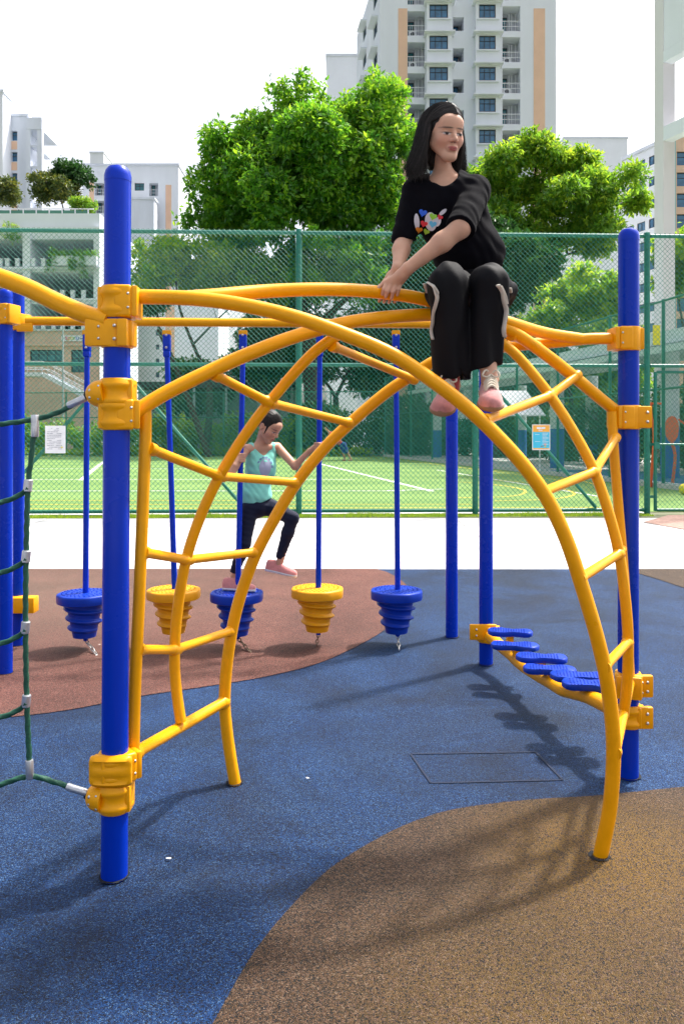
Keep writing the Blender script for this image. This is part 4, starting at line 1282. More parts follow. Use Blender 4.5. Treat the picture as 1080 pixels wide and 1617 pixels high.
# ---- covered walkway ------------------------------------------------------------------------
walk = thing('covered_walkway', 'covered walkway with round white columns painted blue below', 'walkway', (10.5, 30, 0))
M['col_white'] = mat('column_white', (0.62, 0.66, 0.68), 0.7, nscale=1.2, namt=0.08)
M['col_blue'] = mat('column_blue', (0.02, 0.14, 0.48), 0.6, nscale=2, namt=0.12)
wd = Vector((-0.208, 0.978, 0))
cols = [Vector((11.08, 27.0, 0)) + wd*(8.1*i) for i in range(-1, 4)] + [Vector((14.0, 31.5, 0)) + wd*(8.1*i) for i in range(-1, 3)]
for c in cols:
    o = MB().lathe([(0.30, 1.72), (0.30, 4.35)], 20, c).build('column', M['col_white'], walk, smooth=True)
    MB().lathe([(0.303, 0.0), (0.303, 1.72)], 20, c).build('painted_base', M['col_blue'], o, smooth=True)
a = Vector((10.75, 27.0, 0)) - wd*14; b_ = Vector((10.75, 27.0, 0)) + wd*26
MB().beam(a + Vector((1.6, 0.3, 4.62)), b_ + Vector((1.6, 0.3, 4.62)), 4.4, 0.42).build('roof', M['steel_roof'], walk)
MB().beam(a + Vector((-0.9, 0, 4.18)), b_ + Vector((-0.9, 0, 4.18)), 0.22, 0.22).build('gutter', M['steel_roof'], walk)
sheet('walkway_floor', [(9.6, 19.0), (20, 19.0), (16, 60), (3.6, 60)], 0.004, M['kerb'])
M['blue_floor'] = mat('blue_play_floor', (0.03, 0.14, 0.30), 0.8, nscale=2, namt=0.2)
sheet('blue_play_floor', [(9.4, 21.2), (13.5, 21.2), (11.5, 33), (7.2, 33)], 0.010, M['blue_floor'])
# orange exercise paddles beyond the side fence
M['orange'] = mat('orange_powder_coat', (0.80, 0.12, 0.03), 0.45, nscale=9, namt=0.1)
for (px, D, label) in ((1060, 24.0, 'orange paddle-shaped post with an oval disc behind the gate'),):
    c = P(px, 678, D)
    t = thing('play_paddle', label, 'play equipment', (c.x, c.y, 0.0))
    vs = []
    mb = MB(); n = 24
    for dy in (-0.025, 0.025):
        for k in range(n):
            a = 2*math.pi*k/n
            vs.append((c.x + math.cos(a)*0.205*(1 + 0.1*math.sin(a)), c.y + dy, c.z + math.sin(a)*0.40))
    mb.add(vs, [tuple(range(n)), tuple(reversed(range(n, 2*n)))] + [((k+1) % n, k, n+k, n+(k+1) % n) for k in range(n)])
    mb.build('disc', M['orange'], t)
    MB().tube(cr([c + Vector((0.0, 0, -0.38)), c + Vector((0.09, 0, -0.7)), c + Vector((0.09, 0, -1.0)), Vector((c.x + 0.02, c.y, 0.0))], 5), 0.05, 8).build('stem', M['orange'], t, smooth=True)
    MB().tube([c + Vector((0.2, 0.02, 0.3)), c + Vector((0.5, 0.05, 0.1))], 0.03, 8).build('arm', M['orange'], t, smooth=True)
c = P(1029, 640, 22.5)
t = thing('pull_up_frame', 'thin red bent bar standing next to the paddle behind the gate', 'exercise frame', (c.x, c.y, 0))
MB().tube(cr([Vector((c.x - 0.05, c.y, 0)), c + Vector((0.06, 0, -0.9)), c + Vector((-0.03, 0, -0.3)), c + Vector((-0.05, 0, 0.05))], 5), 0.045, 8).build('upright', M['orange'], t, smooth=True)
MB().tube([c + Vector((-0.05, 0, 0.05)), c + Vector((0.35, 0.1, 0.05))], 0.03, 8).build('crossbar', M['orange'], t, smooth=True)
# yellow ball on the turf by the gate
c = G(1079, 781)
M['ball_yellow'] = mat('yellow_ball', (0.75, 0.62, 0.02), 0.5)
MB().ball((c.x + 0.02, c.y, 0.135), 0.14, 16, 10).build('ball', M['ball_yellow'], smooth=True, ang=0, label='yellow ball lying on the turf seen through the gate', cat='ball')
# small goal / white triangular net frame seen under the girl's foot
c = P(815, 655, 30.0)
sh = thing('shade_canopy', 'small white triangular canopy beyond the side fence', 'canopy', (c.x, c.y, 0))
MB().add([c + Vector((-1.1, 0, 0.0)), c + Vector((1.1, 0, 0.0)), c + Vector((0.55, 0.8, 0.95)), c + Vector((-0.5, 0.8, 0.95)), c + Vector((-1.1, 0, -0.05)), c + Vector((1.1, 0, -0.05))], [(0,1,2,3),(4,5,1,0)]).build('roof_sheet', M['white_metal'], sh)
for dx in (-0.9, 0.9):
    MB().tube([c + Vector((dx, 0.1, 0)), Vector((c.x + dx, c.y + 0.1, 0))], 0.03, 6).build('pole', M['white_metal'], sh)

# ---- parking deck, left ------------------------------------------------------------------------
YC = 74.0; KC = YC/F
cx = lambda p: (p - 540)*KC
cz = lambda y: CAMH + (HZ - y)*KC
deck = thing('parking_deck', 'white multi-storey parking deck with peg parapets and planters', 'building', (cx(40), YC, 0))
x0, x1 = cx(-140), cx(158)
hs = []
bays_ = [(-132, -95), (-86, -49), (-40, 38), (50, 150)]
for (y0, y1) in ((378, 421), (430, 471), (480, 520)):
    for (a, b_) in bays_:
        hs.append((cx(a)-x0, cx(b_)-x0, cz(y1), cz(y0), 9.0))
for (a, b_, y0, y1) in ((47, 100, 552, 571), (112, 134, 552, 588), (-60, 30, 552, 571)):
    hs.append((cx(a)-x0, cx(b_)-x0, cz(y1), cz(y0), 0.3))
mb, bk = facade((x0, YC, cz(522)), X1, x1-x0, cz(337)-cz(522), [(h[0], h[1], h[2]-cz(522), h[3]-cz(522), h[4]) for h in hs if h[2] > cz(530)])
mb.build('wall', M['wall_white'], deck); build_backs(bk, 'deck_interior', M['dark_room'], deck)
mb, bk = facade((x0, YC + 0.15, 0), X1, x1-x0, cz(522), [h for h in hs if h[2] <= cz(530)])
mb.build('lower_wall', M['peach2'], deck)
MB().add([(x1, YC, 0), (x1, YC+14, 0), (x1, YC+14, cz(337)), (x1, YC, cz(337))], [(0,1,2,3)]).build('side_wall', M['wall_white'], deck)
MB().add([(x0, YC, cz(337)), (x1, YC, cz(337)), (x1, YC+14, cz(337)), (x0, YC+14, cz(337))], [(0,1,2,3)]).build('roof_deck', M['concrete'], deck)
for (p, w) in ((44, 12), (154, 9), (-44.5, 9)):
    MB().box((cx(p-w/2), YC - 0.25, cz(524)), (cx(p+w/2), YC - 0.002, cz(360))).build('column', M['wall_white'], deck)
for y in (359, 423, 472):
    MB().box((x0, YC - 0.4, cz(y + 3)), (x1 + 0.1, YC - 0.255, cz(y))).build('ledge', M['wall_white'], deck)
for (yb_, xs) in ((421, (-30, -14, 2, 13, 29, 54, 70, 86)), (471, (-30, -14, 2, 13, 29, 54, 70, 86, 100, 116, 133)), (520, (13, 29, 54, 70, 86, 100, 116, 133))):
    for px in xs:
        b0 = MB(); b0.box((cx(px-3), YC - 0.2, cz(yb_)), (cx(px+3), YC + 0.1, cz(yb_-10))); b0.box((cx(px-3.6), YC - 0.24, cz(yb_-10)), (cx(px+3.6), YC + 0.14, cz(yb_-12.5)))
        b0.build('peg', M['wall_white'], deck)
MB().box((cx(88), YC - 0.9, cz(422)), (cx(157), YC - 0.41, cz(407))).build('planter', M['wall_white'], deck)
for (a, b_, y0, y1) in ((47, 100, 552, 571), (112, 134, 552, 588), (-60, 30, 552, 571)):
    window(deck, (cx(a), YC + 0.35, cz(y1)), X1, cx(b_)-cx(a), cz(y0)-cz(y1), 4 if b_-a > 40 else 2, 2, M['glass_teal'])
MB().box((x0, YC - 0.1, cz(546)), (x1, YC + 0.149, cz(542))).build('ledge', M['peach2'], deck)
# roof railing with green panels
rr_ = thing('roof_railing', 'pale railing with green panels on the parking deck roof', 'railing', (cx(60), YC + 2.0, cz(337)))
for i, px in enumerate(range(-60, 140, 21)):
    MB().box((cx(px)-0.05, YC + 1.95, cz(337)), (cx(px)+0.05, YC + 2.05, cz(321))).build('post', M['white_metal'], rr_)
    if px + 21 < 140:
        MB().box((cx(px)+0.06, YC + 1.99, cz(336.5)), (cx(px+21)-0.06, YC + 2.01, cz(322.5))).build('panel', M['green_panel'], rr_)
MB().box((cx(-60), YC + 1.94, cz(321)), (cx(138), YC + 2.06, cz(319.6))).build('top_rail', M['white_metal'], rr_)
# banner with coloured letters
bn = thing('banner', 'white banner with small coloured letters on the beige wall of the parking deck', 'banner', (cx(115), YC, cz(538)))
MB().box((cx(97), YC + 0.06, cz(538.5)), (cx(136), YC + 0.10, cz(529.5))).build('cloth', M['paper'], bn)
cols_ = [(0.6, 0.06, 0.08), (0.75, 0.35, 0.02), (0.6, 0.6, 0.05), (0.1, 0.4, 0.15), (0.05, 0.15, 0.55)]
for i, ch in enumerate('sporu'):
    cu = bpy.data.curves.new('letter', 'FONT'); cu.body = ch; cu.size = 0.62; cu.extrude = 0.01; cu.align_x = 'CENTER'
    tmp = bpy.data.objects.new('tmp', cu); COL.objects.link(tmp)
    dg = bpy.context.evaluated_depsgraph_get()
    me = bpy.data.meshes.new_from_object(tmp.evaluated_get(dg))
    bpy.data.objects.remove(tmp)
    me.name = 'letter'; me.materials.clear(); me.materials.append(mat('letter_ink_' + ch, cols_[i], 0.6))
    o = inst(me, 'letter', bn, (cx(105 + 4.4*i), YC + 0.045, cz(536.4)))
    o.rotation_euler = (math.pi/2, 0, 0)
MB().box((cx(127), YC + 0.045, cz(535.5)), (cx(135), YC + 0.058, cz(533.5))).build('small_print', M['ink'], bn)
# outdoor stair
st = thing('outdoor_stair', 'white outdoor staircase with railings below the parking deck', 'staircase', (cx(100), 68, 0))
KS = 68.0/F
s0 = Vector(((68-540)*KS, 68, CAMH + (HZ-591)*KS)); s1 = Vector(((150-540)*KS, 68, CAMH + (HZ-634)*KS))
sl = Vector(((20-540)*KS, 68, s0.z))
s2 = Vector(((205-540)*KS, 68, 0.2))
for y_ in (0, 1.6):
    o_ = Vector((0, y_, 0))
    MB().beam(sl + o_, s0 + o_, 0.12, 0.32).build('stringer', M['wall_white'], st)
    MB().beam(s0 + o_, s1 + o_, 0.12, 0.36).build('stringer', M['wall_white'], st)
    MB().beam(s1 + o_, s2 + o_, 0.12, 0.36).build('stringer', M['wall_white'], st)
    for a, b_ in ((sl, s0), (s0, s1), (s1, s2)):
        for hgt in (0.55, 1.1):
            MB().tube([a + o_ + Vector((0,0,hgt)), b_ + o_ + Vector((0,0,hgt))], 0.03, 6).build('handrail', M['white_metal'], st)
        n = max(2, int((b_-a).length/0.9))
        for i in range(n):
            q_ = a.lerp(b_, (i+0.5)/n) + o_
            MB().tube([q_, q_ + Vector((0,0,1.1))], 0.02, 5).build('baluster', M['white_metal'], st)
n = 22
for i in range(n):
    q_ = s0.lerp(s1, (i+0.5)/n) if i < 11 else s1.lerp(s2, (i-10.5)/11)
    MB().box((q_.x - 0.22, 68.07, q_.z - 0.04), (q_.x + 0.22, 69.53, q_.z + 0.04)).build('tread', M['grey_metal'], st)
MB().box((sl.x, 68.07, sl.z - 0.05), (s0.x, 69.53, sl.z + 0.05)).build('landing', M['grey_metal'], st)
# lamp pole
lp = P(100, 560, 60)
t = thing('lamp_pole', 'thin grey lamp pole in front of the parking deck', 'pole', (lp.x, 60, 0))
MB().tube([(lp.x, 60, 0), (lp.x, 60, CAMH + (HZ-505)*60/F)], [0.09, 0.06], 8).build('shaft', M['grey_metal'], t, smooth=True)
MB().box((lp.x - 0.25, 59.8, CAMH + (HZ-505)*60/F), (lp.x + 0.25, 60.1, CAMH + (HZ-505)*60/F + 0.1)).build('lamp_head', M['grey_metal'], t)
# dark roofed shelter behind the far fence
sh = thing('dark_shelter', 'low dark-roofed shelter behind the far fence', 'shelter', (-12, 62, 0))
KS = 62/F
MB().box(((205-540)*KS, 61, CAMH + (HZ-613)*KS), ((470-540)*KS, 65, CAMH + (HZ-604)*KS)).build('roof', mat('dark_roof_sheet', (0.03, 0.04, 0.045), 0.7), sh)
for px in (212, 260, 310, 360, 410, 462):
    MB().box(((px-540)*KS - 0.08, 61.1, 0), ((px-540)*KS + 0.08, 61.3, CAMH + (HZ-613.2)*KS)).build('post', M['grey_metal'], sh)
MB().box(((205-540)*KS, 64.8, 0), ((470-540)*KS, 65.0, CAMH + (HZ-613.2)*KS)).build('rear_wall', M['grey_metal'], sh)
# ------------------------------------------------------------------ vegetation
def leaf_mat(name, c0, c1, c2, trans=0.45):
    m = bpy.data.materials.new(name); m.use_nodes = True
    n = m.node_tree.nodes; l = m.node_tree.links
    n.remove(n['Principled BSDF'])
    out = n['Material Output']
    at = n.new('ShaderNodeAttribute'); at.attribute_name = 'tint'
    r = n.new('ShaderNodeValToRGB')
    e = r.color_ramp.elements
    e[0].position = 0.0; e[0].color = (*c0, 1)
    e[1].position = 1.0; e[1].color = (*c2, 1)
    k = e.new(0.5); k.color = (*c1, 1)
    l.new(at.outputs['Fac'], r.inputs[0])
    d = n.new('ShaderNodeBsdfDiffuse'); t = n.new('ShaderNodeBsdfTranslucent'); g = n.new('ShaderNodeBsdfGlossy')
    g.inputs['Roughness'].default_value = 0.42
    g.inputs['Color'].default_value = (0.9, 0.95, 0.9, 1)
    l.new(r.outputs[0], d.inputs['Color'])
    hs = n.new('ShaderNodeHueSaturation'); hs.inputs['Value'].default_value = 2.1; hs.inputs['Hue'].default_value = 0.485
    l.new(r.outputs[0], hs.inputs['Color']); l.new(hs.outputs[0], t.inputs['Color'])
    m1 = n.new('ShaderNodeMixShader'); m1.inputs[0].default_value = trans
    l.new(d.outputs[0], m1.inputs[1]); l.new(t.outputs[0], m1.inputs[2])
    m2 = n.new('ShaderNodeMixShader'); m2.inputs[0].default_value = 0.035
    l.new(m1.outputs[0], m2.inputs[1]); l.new(g.outputs[0], m2.inputs[2])
    l.new(m2.outputs[0], out.inputs['Surface'])
    return m
M['leaf_green'] = leaf_mat('leaf_bright_green', (0.018, 0.105, 0.008), (0.075, 0.240, 0.013), (0.235, 0.40, 0.018), 0.5)
M['leaf_lime'] = leaf_mat('leaf_yellow_green', (0.038, 0.135, 0.012), (0.120, 0.265, 0.018), (0.30, 0.41, 0.024), 0.5)
M['leaf_dark'] = leaf_mat('leaf_dark_green', (0.007, 0.040, 0.010), (0.018, 0.075, 0.013), (0.050, 0.130, 0.018), 0.3)
M['leaf_olive'] = leaf_mat('leaf_olive_green', (0.020, 0.045, 0.012), (0.055, 0.090, 0.016), (0.19, 0.19, 0.018), 0.3)
M['bark'] = mat('dark_bark', (0.045, 0.038, 0.030), 0.9, nscale=4, namt=0.4, bump=0.6, bscale=12, bdist=0.03)
M['bark_grey'] = mat('grey_bark', (0.10, 0.09, 0.08), 0.9, nscale=4, namt=0.3)

def leaves(rng, centers, radii, n_total, size, spray=9, droop=0.3, shell=0.22, spread=1.5, up=0.5):
    """leaf quads gathered in sprays near the surface of a set of ellipsoid clumps"""
    C = np.array(centers, dtype=np.float64); R = np.array(radii, dtype=np.float64)
    wgt = (R[:,0]*R[:,2] + R[:,0]*R[:,1]); wgt /= wgt.sum()
    ns = max(1, n_total//spray)
    idx = rng.choice(len(C), ns, p=wgt)
    d = rng.normal(size=(ns, 3)); d[:,2] = d[:,2]*0.9 + 0.25
    d /= np.linalg.norm(d, axis=1)[:,None]
    rad = 1 - np.abs(rng.normal(0, shell, ns)); rad = np.clip(rad, 0.1, 1.0)
    sp = C[idx] + d*R[idx]*rad[:,None]
    tint_s = np.clip(0.5 + 0.22*rng.normal(size=ns) + 0.18*(C[idx][:,2]-C[:,2].mean())/(C[:,2].std()+1e-6)*0.4, 0, 1)
    # outward shoot direction for each spray
    sh = d + 0.6*rng.normal(size=(ns,3)); sh[:,2] += 0.2; sh /= np.linalg.norm(sh, axis=1)[:,None]
    k = spray
    N = ns*k
    SP = np.repeat(sp, k, 0); SH = np.repeat(sh, k, 0); OUT = np.repeat(d, k, 0)
    t = np.tile(np.linspace(0, 1, k), ns)
    pos = SP + SH*(t*size*spread)[:,None] + rng.normal(size=(N,3))*size*0.22
    ax = SH*0.5 + rng.normal(size=(N,3))*0.75; ax[:,2] -= droop
    ax /= np.linalg.norm(ax, axis=1)[:,None]
    nr = OUT*0.5 + rng.normal(size=(N,3))*0.55; nr[:,2] += up
    side = np.cross(nr, ax); side /= (np.linalg.norm(side, axis=1)[:,None] + 1e-9)
    L = size*rng.uniform(0.65, 1.25, N)[:,None]
    Wd = L*rng.uniform(0.36, 0.55, N)[:,None]
    nn = np.cross(ax, side)
    v0 = pos; v2 = pos + ax*L
    mid = pos + ax*L*0.5 + nn*L*0.10
    v1 = mid + side*Wd*0.5; v3 = mid - side*Wd*0.5
    V = np.stack([v0, v1, v2, v3], 1).reshape(-1, 3)
    Fc = np.arange(N*4).reshape(-1, 4)
    tint = np.repeat(np.clip(np.repeat(tint_s, k) + rng.normal(0, 0.12, N), 0, 1), 4)
    return V, Fc, tint

def clumps(rng, c, r, n, fr=(0.22, 0.36), flat=1.0, lower=-0.75):
    """bumpy crown: n sub-ellipsoids near the surface of a big ellipsoid"""
    out_c, out_r = [], []
    while len(out_c) < n:
        d = rng.normal(size=3); d /= np.linalg.norm(d)
        if d[2] < lower: continue
        q = rng.uniform(0.45, 0.86) if rng.random() < 0.8 else rng.uniform(0.0, 0.5)
        f = rng.uniform(*fr)
        out_c.append(np.array(c) + d*np.array(r)*q)
        s = f*min(r[0], r[2])
        out_r.append((s*rng.uniform(0.9, 1.3), s*rng.uniform(0.9, 1.3), s*flat*rng.uniform(0.75, 1.0)))
    return out_c, out_r

def tree(name, label, base, crowns, leafn, size, lm, bark=None, trunk_r=0.3, seed=1, fork=0.35, group=None, limbs=14, cat='tree', fr=(0.22, 0.36), nsub=40, flat=1.0, shell=0.22, lower=-0.75, stem_pts=None):
    rng = np.random.default_rng(seed)
    base = Vector(base)
    t = thing(name, label, cat, base, group)
    CC, RR = [], []
    for (c, r, w) in crowns:
        a, b_ = clumps(rng, c, r, max(3, int(nsub*w)), fr, flat, lower); CC += a; RR += b_
    V, Fc, tint = leaves(rng, CC, RR, leafn, size, shell=shell)
    mesh_obj('crown', V, Fc, lm, t, attr={'tint': tint})
    # trunk, then limbs that each branch off the nearest limb grown before them
    mb = MB()
    cen = Vector(np.mean([c for c, r, w in crowns], axis=0))
    fk = base.lerp(cen, fork)
    tp = cr([base + Vector((0,0,-0.02)), base.lerp(fk, 0.5) + Vector((rng.normal()*trunk_r*0.6, 0, 0)), fk], 4)
    mb.tube(tp, [trunk_r*1.3] + [trunk_r*(1.05 - 0.03*i) for i in range(len(tp)-1)], 9)
    nodes = [(fk, trunk_r*0.8)] + [(q, trunk_r*0.5) for q in tp[-3:-1]]
    order = list(rng.choice(len(CC), min(limbs, len(CC)), replace=False))
    order.sort(key=lambda i: (Vector(CC[i]) - fk).length)
    far_first = order[-4:] + order[:-4]
    for i in far_first:
        e = Vector(CC[i])
        s0, r0 = min(nodes, key=lambda nd: (nd[0]-e).length + 0.35*(nd[0]-fk).length + (2.0 if nd[0].z > e.z else 0))
        L = (e - s0).length
        if L < 0.2: continue
        m1 = s0.lerp(e, 0.5) + Vector((rng.normal()*0.10*L, rng.normal()*0.10*L, L*0.08))
        pts = cr([s0, m1, e], 4)
        r0 = min(r0*0.72, 0.05*L + trunk_r*0.2)
        rs_ = [max(0.025, r0*(1 - 0.8*j/(len(pts)-1))) for j in range(len(pts))]
        mb.tube(pts, rs_, 6, cap=False)
        nodes += [(pts[j], rs_[j]) for j in range(2, len(pts)-1)]
        for q in range(3):
            q0 = pts[3 + q*2]
            e2 = q0 + Vector((rng.normal(), rng.normal(), abs(rng.normal())*0.6))*(L*0.16 + 0.3)
            mb.tube([q0, q0.lerp(e2, 0.5) + Vector((0,0,0.05)), e2], [rs_[4]*0.6, rs_[4]*0.35, 0.012], 4, cap=False)
    mb.build('trunk', bark or M['bark'], t, smooth=True, ang=60)
    return t

def C(px, py, Y, rx, rz, ry=None):
    """crown ellipsoid from its outline in the photo: centre pixel, half sizes in pixels, distance"""
    k = Y/F
    p = P(px, py, Y)
    return ((p.x, p.y, p.z), (rx*k, (ry if ry else rx)*k, rz*k))
def gb_(px, Y): return Vector(((px - 540)/F*Y, Y, 0))

# the big round tree left of the seated girl
tree('round_tree', 'big dense bright green tree behind the fence, left of the tall apartment block', gb_(500, 58),
     [(*C(475, 290, 58, 150, 150), 0.8), (*C(585, 215, 58, 72, 100), 0.4), (*C(470, 165, 58, 60, 45), 0.15), (*C(380, 300, 58, 85, 110), 0.4), (*C(600, 330, 58, 60, 90), 0.3), (*C(470, 430, 58, 170, 78), 0.75), (*C(345, 345, 58, 50, 55), 0.2)],
     165000, 0.44, M['leaf_green'], trunk_r=0.55, seed=3, fork=0.45, nsub=75, fr=(0.13, 0.26), limbs=30, shell=0.15)
# layered tree, right: flat pads of foliage on rising limbs
pads_ = [(790, 258, 48, 26), (850, 242, 48, 24), (912, 266, 52, 26), (962, 292, 58, 22), (1002, 326, 26, 13), (815, 308, 72, 26), (898, 326, 72, 28), (775, 360, 50, 34), (865, 385, 82, 30), (945, 372, 58, 24), (835, 435, 66, 34), (760, 300, 32, 30)]
tree('layered_tree', 'wide layered yellow-green tree standing between the tall apartment block and the right post', gb_(850, 60),
     [(*C(a, b_, 60 + (i % 3 - 1)*1.5, c, d, c*0.9), 0.2) for i, (a, b_, c, d) in enumerate(pads_)],
     62000, 0.42, M['leaf_lime'], trunk_r=0.5, seed=8, fork=0.45, nsub=42, fr=(0.42, 0.75), flat=0.7, limbs=34, shell=0.2, lower=-0.5)
# low foliage below the layered tree
tree('lower_tree', 'dark green tree filling the fence below the layered tree', gb_(775, 50),
     [(*C(790, 430, 50, 85, 85), 0.8), (*C(730, 400, 50, 60, 80), 0.5)], 26000, 0.42, M['leaf_dark'], trunk_r=0.42, seed=11, fork=0.5, nsub=26, limbs=16)
tree('sprawling_tree', 'thin yellow-green tree with dark bare branches behind the right end of the fence', gb_(900, 44),
     [(*C(925, 470, 44, 85, 45), 0.7), (*C(880, 520, 44, 60, 40), 0.4)], 11000, 0.34, M['leaf_lime'], trunk_r=0.14, seed=13, fork=0.45, nsub=22, flat=0.6, shell=0.35, limbs=20)
tree('edge_tree', 'small yellow-green tree beside the white pillar building', gb_(1082, 40),
     [(*C(1085, 410, 40, 45, 75), 0.8)], 7500, 0.32, M['leaf_lime'], trunk_r=0.12, seed=17, fork=0.55, nsub=18, shell=0.35, limbs=14)
# forked tree with small crown behind first post
tree('forked_tree', 'small yellow-green tree with dark forked trunk between the first post and the big round tree', gb_(322, 55),
     [(*C(265, 425, 55, 65, 52), 0.8), (*C(345, 430, 55, 60, 45), 0.5), (*C(420, 480, 55, 50, 40), 0.3)], 19000, 0.36, M['leaf_lime'], trunk_r=0.26, seed=19, fork=0.42, nsub=26, shell=0.35, limbs=22)
tree('slanting_tree', 'slim dark slanting tree leaning behind the first blue post', gb_(330, 52),
     [(*C(232, 470, 52, 30, 28), 0.5)], 1500, 0.34, M['leaf_dark'], trunk_r=0.2, seed=23, fork=0.8, nsub=8, limbs=8)
# backdrop of dark trees behind far fence
for i, (px, py, rx, rz, Y, sd, lab) in enumerate([
        (425, 565, 80, 80, 62, 31, 'dark bushy tree directly below the big round tree crown'),
        (530, 540, 85, 95, 63, 32, 'dark bushy tree behind the walking girl side of the far fence'),
        (615, 555, 80, 100, 64, 33, 'dark leafy tree filling the gap behind the seated girl'),
        (700, 545, 75, 100, 63, 34, 'dark tree standing behind the two rear blue posts'),
        (300, 620, 70, 50, 64, 35, 'low dark tree beside the dark-roofed shelter'),
        (650, 440, 80, 80, 66, 36, 'dark tree crown seen through the mesh beside the seated girl'),
        (845, 600, 70, 60, 56, 37, 'dark green tree behind the covered walkway'),
        (960, 580, 60, 70, 54, 38, 'leafy green tree between walkway columns')]):
    tree('backdrop_tree', lab, gb_(px, Y), [(*C(px, py, Y, rx, rz), 1.0)], 13000, 0.46, M['leaf_dark'] if i != 7 else M['leaf_lime'], trunk_r=0.28, seed=sd, fork=0.5, nsub=20, limbs=10, group='dark trees behind the far fence')
# roof garden trees on the parking deck
rz_ = cz(337)
for (px, py, rx, rz, sd, lm, lab) in [(85, 302, 42, 32, 41, M['leaf_olive'], 'olive tree growing on the parking deck roof behind the railing'),
                                (112, 280, 30, 26, 42, M['leaf_dark'], 'darker taller tree behind the olive tree on the parking deck roof'),
                                (8, 304, 24, 28, 43, M['leaf_olive'], 'olive tree at the picture edge of the parking deck roof')]:
    b0 = Vector(((px-540)*KC, YC + 5 + (sd-41)*2, rz_))
    cc = C(px, py, YC + 5 + (sd-41)*2, rx, rz)
    tree('roof_tree', lab, b0, [(*cc, 1.0)], 7000, 0.36, lm, trunk_r=0.12, seed=sd, fork=0.4, nsub=16, limbs=8)
tree('roof_bush', 'round pale green bush at the end of the parking deck roof', Vector(((131-540)*KC, YC + 3, rz_)), [(*C(131, 325, YC + 3, 21, 17), 1.0)], 5200, 0.24, M['leaf_lime'], trunk_r=0.06, seed=45, fork=0.4, nsub=14, limbs=5, cat='bush')

def hedge(name, label, pts, size, n, lm, seed, cat='hedge', kind=None, lsize=0.2):
    rng = np.random.default_rng(seed)
    cs = []; rs = []
    for i in range(len(pts)-1):
        a, b_ = Vector(pts[i]), Vector(pts[i+1])
        L = (b_-a).length; m = max(2, int(L/(size*0.8)))
        for k in range(m):
            q = a.lerp(b_, (k + rng.random())/m)
            s = size*rng.uniform(0.7, 1.3)
            cs.append((q.x, q.y + rng.normal()*0.2*size, q.z + s*0.7)); rs.append((s*0.8, s*0.7, s*0.8))
    V, Fc, tint = leaves(rng, cs, rs, n, lsize, shell=0.3)
    V[:,2] = np.maximum(V[:,2], pts[0][2] + 0.003)
    kw = dict(kind=kind) if kind else dict(label=label, cat=cat)
    return mesh_obj(name, V, Fc, lm, attr={'tint': tint}, **kw)
hedge('far_hedge', 'leafy hedge behind the far fence of the turf field', [(-42, 58.5, 0), (-14, 57, 0), (-2, 55.5, 0)], 1.5, 34000, M['leaf_lime'], 51, lsize=0.30)
hedge('rear_hedge', 'tall dark hedge behind the far corner of the field', [(-3, 56, 0), (6, 55.5, 0), (13, 52, 0)], 2.2, 26000, M['leaf_dark'], 52, lsize=0.34)
hedge('walkway_hedge', 'dark shrubs along the back of the covered walkway', [(15.5, 24, 0), (13.5, 40, 0), (11.5, 52, 0)], 1.9, 26000, M['leaf_dark'], 53, lsize=0.26)
hedge('flower_border', 'low yellow-green border plants along the far edge of the turf', [(-40, 53.6, 0), (-12, 53.9, 0), (2, 53.0, 0)], 0.30, 16000, M['leaf_lime'], 54, kind=None, cat='border plants', lsize=0.14)
# weeds along the foot of the tall fence
rng = np.random.default_rng(60)
N = 9000
u = rng.uniform(0, 1, N); a = fp[0]; b_ = fp[-1]
x = a.x + (b_.x - a.x)*u; y = a.y + (b_.y - a.y)*u - rng.uniform(0.02, 0.34, N)**1.0
h = rng.uniform(0.02, 0.075, N)*(0.55 + 0.45*np.sin(x*3.1)*np.sin(x*1.3 + 1))
h = np.abs(h) + 0.015
dx = rng.normal(0, 0.02, N); dy = rng.normal(0, 0.02, N); w_ = 0.008
V = np.stack([np.stack([x - w_, y, np.full(N, -0.012)], 1), np.stack([x + w_, y, np.full(N, -0.012)], 1), np.stack([x + dx, y + dy, h], 1)], 1).reshape(-1, 3)
mesh_obj('fence_grass', V, np.arange(N*3).reshape(-1, 3), M['leaf_lime'], kind='stuff', attr={'tint': np.repeat(rng.uniform(0.5, 1, N), 3)})
# planter creepers on the parking deck
rng = np.random.default_rng(61)
cs, rs = [], []
for k in range(12):
    cs.append((cx(92 + k*5.4), YC - 0.65, cz(405))); rs.append((0.3, 0.25, 0.28))
for (px, y0, y1) in ((138, 408, 436), (86, 400, 428), (120, 415, 426)):
    for k in range(6): cs.append((cx(px + rng.normal()), YC - 0.95, cz(y0 + (y1-y0)*k/5))); rs.append((0.2, 0.12, 0.3))
V, Fc, tint = leaves(rng, cs, rs, 2600, 0.2)
mesh_obj('planter_creeper', V, Fc, M['leaf_green'], attr={'tint': tint}, label='green creeper spilling from the planter on the parking deck', cat='plant')
cs = [(cx(20 + rng.normal()*8), YC - 0.5, cz(372 + rng.normal()*6)) for _ in range(9)]
V, Fc, tint = leaves(rng, cs, [(0.35, 0.2, 0.35)]*9, 700, 0.2)
mesh_obj('hanging_creeper', V, Fc, M['leaf_lime'], attr={'tint': tint}, label='sparse yellowish creeper hanging over the top ledge of the parking deck', cat='plant')
# ------------------------------------------------------------------ people: signed-distance sculpting
from mathutils.bvhtree import BVHTree

def smin(a, b, k):
    if k <= 0: return np.minimum(a, b)
    h = np.clip(0.5 + 0.5*(b - a)/k, 0, 1)
    return b*(1-h) + a*h - k*h*(1-h)
def smax(a, b, k): return -smin(-a, -b, k)

